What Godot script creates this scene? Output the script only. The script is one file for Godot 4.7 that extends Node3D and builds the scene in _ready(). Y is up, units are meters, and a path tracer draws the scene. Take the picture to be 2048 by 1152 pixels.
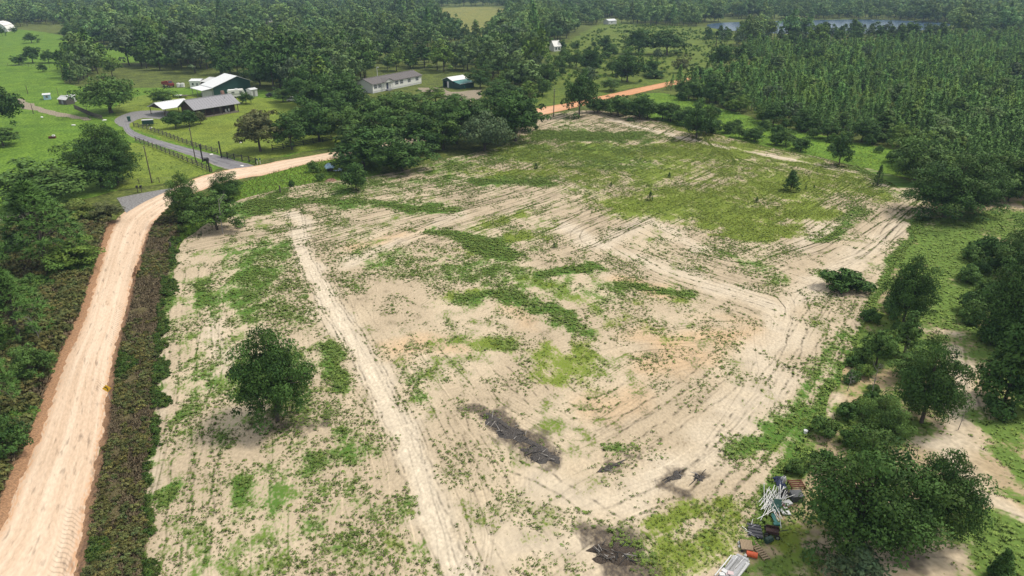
extends Node3D

# Late-summer country seen from forty metres up: a cleared sandy field, a clay road, a farmstead and woods.

var rng := RandomNumberGenerator.new()
var taken := {}
var tones := {}
var kinds := {}
var noise := FastNoiseLite.new()
var warp := FastNoiseLite.new()


func _ready() -> void:
	rng.seed = 4711
	noise.seed = 5
	noise.frequency = 0.05
	noise.fractal_octaves = 3
	warp.seed = 17
	warp.frequency = 0.35
	camera_and_light()
	materials()
	terrain()
	tree_kinds()
	buildings()
	vehicles()
	fences_and_poles()
	small_things()
	junk()
	hand_trees()
	woods()
	plantation()
	undergrowth()


func camera_and_light() -> void:
	var cam := Camera3D.new()
	cam.name = "camera"
	cam.position = Vector3(0, 40, 0)
	cam.rotation_degrees = Vector3(-25, 0, 0)
	cam.fov = 45.76
	cam.near = 0.5
	cam.far = 6000.0
	add_child(cam)
	cam.current = true
	var env := Environment.new()
	env.background_mode = Environment.BG_SKY
	var sky := Sky.new()
	var sm := ProceduralSkyMaterial.new()
	sm.sky_top_color = Color(0.79, 0.79, 0.79)
	sm.sky_horizon_color = Color(0.70, 0.75, 0.81)
	sm.sky_curve = 0.12
	sm.ground_bottom_color = Color(0.18, 0.22, 0.16)
	sm.ground_horizon_color = Color(0.5, 0.58, 0.6)
	var cover_noise := FastNoiseLite.new()
	cover_noise.seed = 3
	cover_noise.frequency = 0.006
	cover_noise.fractal_octaves = 5
	var ct := NoiseTexture2D.new()
	ct.width = 1024
	ct.height = 512
	ct.seamless = true
	ct.noise = cover_noise
	var ramp := Gradient.new()
	ramp.offsets = PackedFloat32Array([0.0, 0.35, 0.7, 1.0])
	ramp.colors = PackedColorArray([Color(1, 1, 1, 0.0), Color(1, 1, 1, 0.25), Color(1, 1, 1, 0.8), Color(1, 1, 1, 0.95)])
	ct.color_ramp = ramp
	sm.sky_cover = ct
	sm.sky_cover_modulate = Color(0.30, 0.30, 0.31)
	sky.sky_material = sm
	env.sky = sky
	env.background_energy_multiplier = 0.6
	env.ambient_light_source = Environment.AMBIENT_SOURCE_SKY
	env.tonemap_mode = Environment.TONE_MAPPER_LINEAR
	env.tonemap_exposure = 2.35
	env.sdfgi_enabled = true
	env.ssao_enabled = true
	env.ssil_enabled = true
	env.fog_enabled = true
	env.fog_density = 0.00017
	env.fog_light_color = Color(0.66, 0.78, 0.9)
	var we := WorldEnvironment.new()
	we.name = "environment"
	we.environment = env
	add_child(we)
	var sun := DirectionalLight3D.new()
	sun.name = "sun"
	sun.light_energy = 0.5
	sun.light_color = Color(1.0, 0.96, 0.9)
	sun.light_angular_distance = 14.0
	sun.shadow_enabled = true
	sun.rotation_degrees = Vector3(-58, 104, 0)
	add_child(sun)


# ---------------------------------------------------------------- helpers

func numbered(called: String, parent: Node) -> String:
	var key := str(parent.get_instance_id()) + called
	var n: int = taken.get(key, 0)
	taken[key] = n + 1
	return called if n == 0 else "%s_%03d" % [called, n]


func tag(o: Node, label: String, category: String, group := "") -> Node:
	o.set_meta("label", label)
	o.set_meta("category", category)
	if group:
		o.set_meta("group", group)
	return o


func thing(called: String, label: String, category: String, at := Vector3.ZERO, turn := 0.0, group := "") -> Node3D:
	var o := Node3D.new()
	o.name = numbered(called, self)
	o.position = at
	o.rotation.y = turn
	add_child(o)
	tag(o, label, category, group)
	return o


func put(called: String, mesh: Mesh, m: Material, parent: Node = self, xf := Transform3D()) -> MeshInstance3D:
	var o := MeshInstance3D.new()
	o.name = numbered(called, parent)
	o.mesh = mesh
	if m:
		for i in mesh.get_surface_count():
			o.set_surface_override_material(i, m)
	o.transform = xf
	parent.add_child(o)
	return o


func struct(called: String, mesh: Mesh, m: Material) -> MeshInstance3D:
	var o := put(called, mesh, m)
	o.set_meta("kind", "structure")
	return o


func box(st: SurfaceTool, size: Vector3, at: Vector3, turn := Vector3.ZERO) -> void:
	var b := BoxMesh.new()
	b.size = size
	st.append_from(b, 0, Transform3D(Basis.from_euler(turn), at))


func part_box(called: String, size: Vector3, at: Vector3, m: Material, parent: Node, turn := Vector3.ZERO) -> MeshInstance3D:
	var b := BoxMesh.new()
	b.size = size
	return put(called, b, m, parent, Transform3D(Basis.from_euler(turn), at))


func tube(st: SurfaceTool, a: Vector3, b: Vector3, r0: float, r1: float, sides := 6) -> void:
	var c := CylinderMesh.new()
	c.bottom_radius = r0
	c.top_radius = r1
	c.height = a.distance_to(b)
	c.radial_segments = sides
	c.rings = 0
	st.append_from(c, 0, Transform3D(along(b - a), (a + b) * 0.5))


func along(d: Vector3) -> Basis:
	var y := d.normalized()
	var x := y.cross(Vector3.FORWARD if absf(y.z) < 0.9 else Vector3.RIGHT).normalized()
	return Basis(x, y, x.cross(y))


func part_tube(called: String, a: Vector3, b: Vector3, r0: float, r1: float, m: Material, parent: Node, sides := 8) -> MeshInstance3D:
	var st := tool()
	tube(st, a, b, r0, r1, sides)
	return put(called, st.commit(), m, parent)


func tool() -> SurfaceTool:
	var st := SurfaceTool.new()
	st.begin(Mesh.PRIMITIVE_TRIANGLES)
	return st


# a solid slab between an outline in the x-y plane and the same outline pushed back along -z
func prism(outline: PackedVector2Array, back: float) -> ArrayMesh:
	var st := tool()
	var tri := Geometry2D.triangulate_polygon(outline)
	for side in 2:
		var z := 0.0 if side == 0 else -back
		for i in range(0, tri.size(), 3):
			var q := [outline[tri[i]], outline[tri[i + 1]], outline[tri[i + 2]]]
			var clock: bool = (q[1] - q[0]).cross(q[2] - q[0]) < 0.0
			for k in ([0, 1, 2] if clock == (side == 0) else [0, 2, 1]):
				st.set_normal(Vector3(0, 0, 1 if side == 0 else -1))
				st.add_vertex(Vector3(q[k].x, q[k].y, z))
	var turn := 0.0
	for i in outline.size():
		turn += outline[i].cross(outline[(i + 1) % outline.size()])
	for i in outline.size():
		var a := outline[i]
		var b := outline[(i + 1) % outline.size()]
		var n := Vector3(b.y - a.y, a.x - b.x, 0).normalized() * signf(turn)
		var c := [Vector3(a.x, a.y, 0), Vector3(b.x, b.y, 0), Vector3(b.x, b.y, -back), Vector3(a.x, a.y, -back)]
		for k in ([0, 2, 1, 0, 3, 2] if turn < 0 else [0, 1, 2, 0, 2, 3]):
			st.set_normal(n)
			st.add_vertex(c[k])
	return st.commit()


func lin(r: float, g: float, b: float) -> Color:
	return Color(r, g, b).linear_to_srgb()


func mat(c: Color, rough := 0.85, metal := 0.0) -> StandardMaterial3D:
	var m := StandardMaterial3D.new()
	m.albedo_color = c
	m.roughness = rough
	m.metallic = metal
	return m


# a material with uneven tone, laid on along the world's axes
func worn(c: Color, rough: float, strength: float, size: float, seed_no: int, stretch := Vector3.ONE) -> StandardMaterial3D:
	var m := mat(c, rough)
	var n := FastNoiseLite.new()
	n.seed = seed_no
	n.frequency = 0.03
	n.fractal_octaves = 5
	var im := n.get_seamless_image(256, 256)
	im.convert(Image.FORMAT_RGBA8)
	var d := im.get_data()
	for i in range(0, d.size(), 4):
		var v := 1.0 - strength + strength * d[i] / 255.0
		d[i] = int(255.0 * v)
		d[i + 1] = int(255.0 * v)
		d[i + 2] = int(255.0 * v)
	m.albedo_texture = ImageTexture.create_from_image(Image.create_from_data(256, 256, false, Image.FORMAT_RGBA8, d))
	m.uv1_triplanar = true
	m.uv1_world_triplanar = true
	m.uv1_scale = stretch / size
	return m


func tinted(c: Color, rough := 0.9) -> StandardMaterial3D:
	var m := mat(c, rough)
	m.vertex_color_use_as_albedo = true
	m.cull_mode = BaseMaterial3D.CULL_DISABLED
	m.metallic_specular = 0.25
	return m


var M := {}


func materials() -> void:
	for t in [["dark", 0.056, 0.118, 0.026], ["mid", 0.086, 0.160, 0.036], ["bright", 0.128, 0.212, 0.040], ["live", 0.098, 0.150, 0.070], ["yellow", 0.160, 0.210, 0.050], ["pine", 0.090, 0.185, 0.042], ["young", 0.110, 0.222, 0.058], ["brown", 0.125, 0.135, 0.055], ["dull", 0.118, 0.138, 0.055], ["wood", 0.130, 0.208, 0.068]]:
		var m := tinted(lin(t[1], t[2], t[3]), 0.65)
		m.backlight_enabled = true
		m.backlight = Color(0.16, 0.2, 0.06)
		tones[t[0]] = m
	M.bark = worn(lin(0.13, 0.105, 0.085), 0.95, 0.5, 1.5, 31)
	M.grey_bark = worn(lin(0.38, 0.36, 0.34), 0.95, 0.4, 1.0, 32)
	M.weed = tinted(lin(0.135, 0.205, 0.05))
	M.dry = tinted(lin(0.20, 0.18, 0.12))
	M.wood_grey = worn(lin(0.17, 0.155, 0.14), 0.95, 0.5, 0.8, 33)
	M.wood_black = mat(lin(0.018, 0.018, 0.02), 0.7)
	M.wood_pale = worn(lin(0.46, 0.35, 0.23), 0.9, 0.4, 0.5, 34)
	M.wood_dark = worn(lin(0.07, 0.036, 0.022), 0.85, 0.5, 1.2, 35, Vector3(1, 6, 1))
	M.white = worn(lin(0.78, 0.79, 0.78), 0.6, 0.12, 3.0, 36)
	M.off_white = worn(lin(0.62, 0.64, 0.66), 0.6, 0.15, 2.0, 37)
	M.roof_grey = worn(lin(0.30, 0.305, 0.34), 0.6, 0.2, 3.0, 38)
	M.roof_white = worn(lin(0.72, 0.75, 0.78), 0.45, 0.12, 2.5, 39)
	M.shingle = worn(lin(0.22, 0.205, 0.21), 0.95, 0.4, 0.9, 40)
	M.roof_teal = worn(lin(0.045, 0.20, 0.19), 0.5, 0.15, 2.0, 41)
	M.green_metal = worn(lin(0.012, 0.062, 0.052), 0.55, 0.2, 2.0, 42)
	M.glass = mat(lin(0.03, 0.04, 0.05), 0.08)
	M.shutter = mat(lin(0.045, 0.055, 0.10), 0.7)
	M.red = worn(lin(0.28, 0.03, 0.025), 0.55, 0.4, 1.0, 43)
	M.black = mat(lin(0.015, 0.015, 0.017), 0.6)
	M.tyre = mat(lin(0.012, 0.012, 0.012), 0.9)
	M.navy = mat(lin(0.02, 0.03, 0.085), 0.4)
	M.grey = mat(lin(0.22, 0.23, 0.24), 0.6)
	M.steel = mat(lin(0.45, 0.46, 0.48), 0.35, 0.7)
	M.rust = worn(lin(0.19, 0.062, 0.032), 0.9, 0.5, 0.6, 44)
	M.orange = mat(lin(0.50, 0.085, 0.025), 0.55)
	M.bin_green = mat(lin(0.015, 0.075, 0.06), 0.55)
	M.chimney = worn(lin(0.36, 0.22, 0.18), 0.9, 0.3, 0.6, 45)
	M.yellow = mat(lin(0.80, 0.50, 0.01), 0.4)
	M.ash = worn(lin(0.12, 0.11, 0.105), 1.0, 0.6, 1.6, 46)
	M.clay = worn(lin(0.50, 0.29, 0.16), 0.95, 0.5, 1.6, 47)
	M.tarp = mat(lin(0.35, 0.52, 0.68), 0.5)
	M.plank = worn(lin(0.30, 0.26, 0.215), 0.9, 0.5, 0.7, 48)
	M.pole = worn(lin(0.15, 0.125, 0.10), 0.95, 0.4, 1.0, 49)


# ---------------------------------------------------------------- the ground

func smooth_line(pts: Array, step: float) -> PackedVector2Array:
	var c := Curve2D.new()
	for i in pts.size():
		var a: Vector2 = pts[maxi(i - 1, 0)]
		var b: Vector2 = pts[mini(i + 1, pts.size() - 1)]
		var h := (b - a) * 0.16
		c.add_point(pts[i], -h, h)
	c.bake_interval = step
	return c.get_baked_points()


func ring(pts: Array, jitter := 0.5) -> PackedVector2Array:
	var out := PackedVector2Array()
	var n := pts.size()
	for i in n:
		var p0: Vector2 = pts[(i - 1 + n) % n]
		var p1: Vector2 = pts[i]
		var p2: Vector2 = pts[(i + 1) % n]
		var p3: Vector2 = pts[(i + 2) % n]
		var cuts := clampi(int(p1.distance_to(p2) / 2.5), 1, 24)
		for k in cuts:
			var p := p1.cubic_interpolate(p2, p0, p3, float(k) / cuts)
			out.append(p + Vector2(warp.get_noise_2d(p.x, p.y), warp.get_noise_2d(p.x + 91.0, p.y)) * jitter * 2.0)
	return out


# a level sheet inside an outline, in squares of «step», with uneven vertex tones and UVs over «over»
func sheet(outline: PackedVector2Array, y: float, step: float, over: Rect2, uneven := false) -> ArrayMesh:
	var v := PackedVector3Array()
	var n := PackedVector3Array()
	var uv := PackedVector2Array()
	var col := PackedColorArray()
	var lo := outline[0]
	var hi := outline[0]
	for p in outline:
		lo = lo.min(p)
		hi = hi.max(p)
	var nx := int(ceil((hi.x - lo.x) / step))
	var nz := int(ceil((hi.y - lo.y) / step))
	var near := {}
	for i in outline.size():
		var a := outline[i]
		var b := outline[(i + 1) % outline.size()]
		var cuts := maxi(1, int(a.distance_to(b) / (step * 0.4)))
		for k in cuts + 1:
			var q := (a.lerp(b, float(k) / cuts) - lo) / step
			for dx in [-0.02, 0.02]:
				for dz in [-0.02, 0.02]:
					near[Vector2i(int(floor(q.x + dx)), int(floor(q.y + dz)))] = true
	for ix in nx:
		for iz in nz:
			var a := lo + Vector2(ix, iz) * step
			var cell := PackedVector2Array([a, a + Vector2(step, 0), a + Vector2(step, step), a + Vector2(0, step)])
			var shapes := [cell]
			if near.has(Vector2i(ix, iz)):
				shapes = Geometry2D.intersect_polygons(cell, outline)
			elif not Geometry2D.is_point_in_polygon(a + Vector2(step, step) * 0.5, outline):
				continue
			for s: PackedVector2Array in shapes:
				var tri := Geometry2D.triangulate_polygon(s)
				for t in range(0, tri.size(), 3):
					var q := [s[tri[t]], s[tri[t + 1]], s[tri[t + 2]]]
					if (q[1] - q[0]).cross(q[2] - q[0]) < 0.0:
						q = [q[0], q[2], q[1]]
					for p: Vector2 in q:
						v.append(Vector3(p.x, y + (field_rise(p) if uneven else 0.0), p.y))
						n.append(Vector3.UP)
						uv.append((p - over.position) / over.size)
						var w := 1.0 + 0.3 * noise.get_noise_2d(p.x, p.y)
						var g := 0.10 * noise.get_noise_2d(p.x * 0.6 + 300.0, p.y * 0.6)
						col.append(Color(w * (1.0 + g), w, w * (1.0 - g)))
	var arrays := []
	arrays.resize(Mesh.ARRAY_MAX)
	arrays[Mesh.ARRAY_VERTEX] = v
	arrays[Mesh.ARRAY_NORMAL] = n
	arrays[Mesh.ARRAY_TEX_UV] = uv
	arrays[Mesh.ARRAY_COLOR] = col
	var m := ArrayMesh.new()
	m.add_surface_from_arrays(Mesh.PRIMITIVE_TRIANGLES, arrays)
	return m


# a band between two lines of equal count: rows of (share across, height)
func band(left: PackedVector2Array, right: PackedVector2Array, rows: Array, y: float, length_uv: float, far_tint := Color.WHITE) -> ArrayMesh:
	var st := tool()
	st.set_smooth_group(0)
	var count := mini(left.size(), right.size())
	var d := 0.0
	var k := rows.size()
	for i in count:
		if i:
			d += ((left[i] + right[i]) * 0.5).distance_to((left[i - 1] + right[i - 1]) * 0.5)
		for r in k:
			var p := left[i].lerp(right[i], rows[r].x)
			if r == 0 or r == k - 1:
				p += (right[i] - left[i]).normalized() * 0.4 * warp.get_noise_2d(d * 1.6, r * 9.0)
			st.set_uv(Vector2(rows[r].x, d / length_uv))
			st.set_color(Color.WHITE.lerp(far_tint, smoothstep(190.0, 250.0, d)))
			st.add_vertex(Vector3(p.x, y + rows[r].y, p.y))
	for i in count - 1:
		for r in k - 1:
			var a := i * k + r
			for q in [a, a + k, a + 1, a + 1, a + k, a + k + 1]:
				st.add_index(q)
	st.generate_normals()
	return st.commit()


func even(line: PackedVector2Array, count: int) -> PackedVector2Array:
	var c := Curve2D.new()
	for p in line:
		c.add_point(p)
	var out := PackedVector2Array()
	for i in count:
		out.append(c.sample_baked(c.get_baked_length() * i / (count - 1)))
	return out


# turf and soil patterns that repeat every few dozen metres
func turf(c0: Color, c1: Color, c2: Color, seed_no: int, size: float) -> StandardMaterial3D:
	var n1 := FastNoiseLite.new()
	n1.seed = seed_no
	n1.frequency = 0.012
	n1.fractal_octaves = 6
	n1.fractal_gain = 0.62
	var n2 := FastNoiseLite.new()
	n2.seed = seed_no + 1
	n2.frequency = 0.09
	n2.fractal_octaves = 3
	n2.fractal_gain = 0.7
	var a := n1.get_seamless_image(512, 512).get_data()
	var b := n2.get_seamless_image(512, 512).get_data()
	var out := PackedByteArray()
	out.resize(512 * 512 * 3)
	for i in 512 * 512:
		var t := clampf((a[i] - 128) / 90.0 + 0.5, 0, 1)
		var s := clampf((b[i] - 128) / 150.0 + 0.5, 0, 1)
		var c := c0.lerp(c1, t).lerp(c2, s * 0.45)
		var w := 0.82 + 0.36 * s
		out[i * 3] = int(clampf(c.r * w, 0, 1) * 255)
		out[i * 3 + 1] = int(clampf(c.g * w, 0, 1) * 255)
		out[i * 3 + 2] = int(clampf(c.b * w, 0, 1) * 255)
	var m := mat(Color.WHITE, 0.95)
	m.metallic_specular = 0.2
	m.vertex_color_use_as_albedo = true
	m.albedo_texture = ImageTexture.create_from_image(Image.create_from_data(512, 512, false, Image.FORMAT_RGB8, out))
	m.uv1_triplanar = true
	m.uv1_world_triplanar = true
	m.uv1_scale = Vector3.ONE / size
	return m


# how strongly a list of rounded strokes [x0, z0, x1, z1, radius, strength] covers a grid laid over «area»
func coverage(caps: Array, area: Rect2, n: int) -> PackedFloat32Array:
	var out := PackedFloat32Array()
	out.resize(n * n)
	for c in caps:
		var a := Vector2(c[0], c[1])
		var b := Vector2(c[2], c[3])
		var r: float = c[4]
		var lo := ((a.min(b) - Vector2(r + 3.0, r + 3.0) * 2.0 - area.position) / area.size * n).floor()
		var hi := ((a.max(b) + Vector2(r + 3.0, r + 3.0) * 2.0 - area.position) / area.size * n).ceil()
		for iy in range(maxi(0, int(lo.y)), mini(n, int(hi.y) + 1)):
			for ix in range(maxi(0, int(lo.x)), mini(n, int(hi.x) + 1)):
				var p := area.position + area.size * Vector2(ix + 0.5, iy + 0.5) / n
				p += Vector2(noise.get_noise_2d(p.x * 2.2, p.y * 2.2 + 700.0), noise.get_noise_2d(p.x * 2.2 + 400.0, p.y * 2.2)) * minf(r * 1.3, 4.5)
				var d := p.distance_to(Geometry2D.get_closest_point_to_segment(p, a, b)) / r
				if d < 2.0:
					out[iy * n + ix] = maxf(out[iy * n + ix], c[5] * (1.0 - smoothstep(0.1, 2.0, d)))
	return out


func grown(grid: PackedFloat32Array, n: int, to: int) -> PackedByteArray:
	var b := PackedByteArray()
	b.resize(n * n)
	for i in n * n:
		b[i] = int(clampf(grid[i], 0, 1.3) * 195.0)
	var im := Image.create_from_data(n, n, false, Image.FORMAT_L8, b)
	im.resize(to, to, Image.INTERPOLATE_CUBIC)
	return im.get_data()


func noise_bytes(seed_no: int, freq: float, octaves: int, to: int, gain := 0.5) -> PackedByteArray:
	var f := FastNoiseLite.new()
	f.seed = seed_no
	f.frequency = freq
	f.fractal_octaves = octaves
	f.fractal_gain = gain
	return f.get_image(to, to).get_data()


func stamp(line: PackedByteArray, n: int, x: float, y: float, width: float, depth: float) -> void:
	var r := int(ceil(width))
	var cx := int(x)
	var cy := int(y)
	for dy in range(-r, r + 1):
		for dx in range(-r, r + 1):
			var px := cx + dx
			var py := cy + dy
			if px < 0 or py < 0 or px >= n or py >= n:
				continue
			var d := Vector2(px + 0.5 - x, py + 0.5 - y).length() / width
			if d < 1.0:
				var i := py * n + px
				line[i] = clampi(int(line[i] + depth * (1.0 - d)), 0, 255)


# paints soil, sparse growth, furrows and wheel marks of one worked plot; keeps what the weeds need
func paint(plot: Dictionary) -> void:
	var n: int = plot.n
	var area: Rect2 = plot.area
	var k := 160
	var green := coverage(plot.green, area, k)
	var olive := coverage(plot.olive, area, k)
	var bare := coverage(plot.bare, area, k)
	var peach := coverage(plot.peach, area, k)
	var dark := coverage(plot.dark, area, k)
	plot.green_grid = green
	plot.olive_grid = olive
	plot.bare_grid = bare
	plot.k = k
	# the direction in which the plot was worked, on a coarse grid
	var fk := 48
	var flow := PackedVector2Array()
	flow.resize(fk * fk)
	for i in fk * fk:
		var p := area.position + area.size * Vector2(i % fk + 0.5, i / fk + 0.5) / fk
		var s := Vector2.ZERO
		for d in plot.flow:
			s += Vector2.from_angle(2.0 * d[2]) / pow(p.distance_to(Vector2(d[0], d[1])) + 2.0, 3.0)
		flow[i] = Vector2.from_angle(s.angle() * 0.5)
	plot.flow_grid = flow
	plot.fk = fk
	var line := PackedByteArray()
	line.resize(n * n)
	line.fill(128)
	var px := Vector2(n, n) / area.size
	for s in plot.strokes:
		var p := area.position + area.size * Vector2(rng.randf(), rng.randf())
		if not Geometry2D.is_point_in_polygon(p, plot.outline):
			continue
		var steps := rng.randi_range(30, 190)
		var deep := rng.randf_range(-42, 26) * (0.4 if rng.randf() < 0.5 else 1.0)
		var wide := rng.randf_range(0.8, 1.6)
		if p.y < -95.0:
			wide *= 1.7
			deep *= 1.35 if deep < 0.0 else 0.35
			steps *= 2
		var last := Vector2.ZERO
		var drift := rng.randf_range(-0.12, 0.12)
		for t in steps:
			var g := (p - area.position) / area.size * fk
			if g.x < 0 or g.y < 0 or g.x >= fk or g.y >= fk:
				break
			var d := flow[int(g.y) * fk + int(g.x)].rotated(drift)
			if last != Vector2.ZERO and d.dot(last) < 0.0:
				d = -d
			d = (d + last * 2.5).normalized()
			last = d
			p += d * 0.075
			var q: Vector2 = (p - area.position) * px
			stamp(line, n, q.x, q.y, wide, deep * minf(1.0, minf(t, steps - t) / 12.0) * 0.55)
	for r in plot.ruts:
		var path := smooth_line(r[0], 0.06)
		for side in r[1]:
			var wob := rng.randf() * 50.0
			for i in path.size() - 1:
				var d := (path[i + 1] - path[i]).normalized().orthogonal()
				var q: Vector2 = (path[i] + d * (side + 0.25 * noise.get_noise_1d(i * 0.25 + wob)) - area.position) * px
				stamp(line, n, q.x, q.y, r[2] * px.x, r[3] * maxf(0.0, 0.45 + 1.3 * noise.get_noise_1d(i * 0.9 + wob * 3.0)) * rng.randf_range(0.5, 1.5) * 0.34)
	plot.line = line
	plot.b_green = grown(green, k, n)
	plot.b_olive = grown(olive, k, n)
	plot.b_bare = grown(bare, k, n)
	plot.b_peach = grown(peach, k, n)
	plot.b_dark = grown(dark, k, n)
	plot.n_fine = noise_bytes(plot.seed, 0.17, 3, n, 0.7)
	plot.n_mid = noise_bytes(plot.seed + 1, 0.022, 5, n, 0.6)
	plot.n_low = noise_bytes(plot.seed + 2, 0.004, 3, n)
	plot.rows = []
	plot.rows.resize(8)
	var job := WorkerThreadPool.add_group_task(paint_rows.bind(plot), 8)
	WorkerThreadPool.wait_for_group_task_completion(job)
	var all := PackedByteArray()
	for r in plot.rows:
		all.append_array(r)
	plot.image = Image.create_from_data(n, n, false, Image.FORMAT_RGB8, all)
	for key in ["b_green", "b_olive", "b_bare", "b_peach", "b_dark", "n_fine", "n_mid", "n_low", "rows"]:
		plot.erase(key)


func paint_rows(part: int, plot: Dictionary) -> void:
	var n: int = plot.n
	var rows := n / 8
	var line: PackedByteArray = plot.line
	var bg: PackedByteArray = plot.b_green
	var bo: PackedByteArray = plot.b_olive
	var bb: PackedByteArray = plot.b_bare
	var bp: PackedByteArray = plot.b_peach
	var bd: PackedByteArray = plot.b_dark
	var nf: PackedByteArray = plot.n_fine
	var nm: PackedByteArray = plot.n_mid
	var nl: PackedByteArray = plot.n_low
	var sand: Color = plot.sand
	var wash: Color = plot.wash
	var base: float = plot.base
	var clay := Color(0.80, 0.64, 0.47)
	var pale := Color(0.765, 0.725, 0.655)
	var litter := Color(0.47, 0.43, 0.36)
	var leaf: Color = plot.leaf
	var straw := Color(0.405, 0.48, 0.185)
	var earth := Color(0.585, 0.545, 0.485)
	var char_c := Color(0.31, 0.285, 0.265)
	var out := PackedByteArray()
	out.resize(rows * n * 3)
	var i := part * rows * n
	var o := 0
	for j in rows * n:
		var fine := (nf[i] - 128) / 128.0
		var mid := (nm[i] - 128) / 128.0
		var low := (nl[i] - 128) / 128.0
		var cut := (line[i] - 128) / 128.0
		var g := bg[i] / 150.0
		var ol := bo[i] / 150.0
		var b := bb[i] / 150.0
		var c := sand.lerp(wash, clampf(0.5 + low * 1.5 + mid * 0.5, 0, 1))
		c = c.lerp(clay, clampf(bp[i] / 150.0 + mid * 0.25, 0, 1) * 0.42 if bp[i] > 8 else 0.0)
		c = c.lerp(pale, clampf(b * 0.8 + mid * 0.3 * b, 0, 0.8))
		c = c.lerp(earth, clampf((mid * 0.9 + low * 0.6 + fine * 0.5 - 0.12) * 1.4, 0, 0.5) * (1.0 - 0.6 * b))
		# scattered dry litter
		var lit := clampf((mid * 0.9 + fine * 0.9 - cut * 1.2 - 0.32 - b * 0.5) * 1.8, 0, 0.75)
		c = c.lerp(litter, lit)
		# low growth: thin where the plot is bare, closed where it is green
		var grow := base + maxf(g, ol) * 0.86 - b * 0.5
		var t := clampf((grow + mid * 0.62 + low * 0.45 + fine * 0.45 - cut * 0.8 - 0.50) * 2.2, 0, 1)
		var kind := clampf((ol - g) * 1.2 + 0.35 + mid * 0.7, 0, 1)
		c = c.lerp(leaf.lerp(straw, kind), t * 0.9)
		var d := bd[i] / 150.0
		if d > 0.05:
			c = c.lerp(char_c.lerp(litter, clampf(0.3 + fine * 0.8, 0, 1)), clampf((d + mid * 0.7 - 0.2) * 1.7, 0, 0.95))
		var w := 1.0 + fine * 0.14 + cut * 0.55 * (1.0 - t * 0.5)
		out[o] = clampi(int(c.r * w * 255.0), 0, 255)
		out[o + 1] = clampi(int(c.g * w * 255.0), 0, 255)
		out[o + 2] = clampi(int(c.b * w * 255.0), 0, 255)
		o += 3
		i += 1
	plot.rows[part] = out


func soil(plot: Dictionary) -> StandardMaterial3D:
	var m := mat(Color.WHITE, 0.97)
	m.metallic_specular = 0.15
	m.albedo_texture = ImageTexture.create_from_image(plot.image)
	m.texture_repeat = false
	m.heightmap_enabled = true
	var im := Image.create_from_data(plot.n, plot.n, false, Image.FORMAT_L8, plot.line)
	m.heightmap_texture = ImageTexture.create_from_image(im)
	m.heightmap_scale = 8.0
	return m


var field := {}
var yard := {}
var field_y := 0.06


func field_rise(p: Vector2) -> float:
	return 0.30 * (0.5 + 0.5 * noise.get_noise_2d(p.x * 0.35, p.y * 0.35 + 40.0))


func field_outline() -> PackedVector2Array:
	return ring([Vector2(-26.66, -29.50), Vector2(-28.03, -36.17), Vector2(-32.09, -46.48), Vector2(-37.36, -59.50), Vector2(-44.17, -76.24), Vector2(-51.20, -93.92), Vector2(-53.16, -106.65), Vector2(-52.33, -116.31), Vector2(-51.91, -125.07), Vector2(-47.45, -130.55), Vector2(-43.27, -135.04), Vector2(-34.89, -138.68), Vector2(-24.38, -145.27), Vector2(-14.46, -156.96), Vector2(-1.75, -169.92), Vector2(3.70, -195.42), Vector2(11.55, -210.16), Vector2(25.93, -216.64), Vector2(39.33, -204.03), Vector2(51.46, -187.46), Vector2(62.10, -169.92), Vector2(73.38, -155.13), Vector2(81.96, -142.49), Vector2(80.56, -128.24), Vector2(73.28, -114.16), Vector2(59.00, -95.85), Vector2(48.12, -80.48), Vector2(38.23, -66.51), Vector2(30.19, -55.16), Vector2(23.61, -46.48), Vector2(18.26, -39.12), Vector2(14.45, -33.67), Vector2(12.66, -29.50)], 0.45)


func yard_outline() -> PackedVector2Array:
	return ring([Vector2(11.85, -28.81), Vector2(13.93, -33.67), Vector2(18.03, -39.63), Vector2(23.18, -46.48), Vector2(29.70, -55.16), Vector2(37.66, -66.51), Vector2(47.46, -80.48), Vector2(58.24, -95.85), Vector2(72.40, -114.16), Vector2(80.56, -128.24), Vector2(93.78, -132.25), Vector2(110.31, -135.75), Vector2(124.21, -125.69), Vector2(86.82, -68.75), Vector2(52.82, -28.81)], 0.5)


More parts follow.
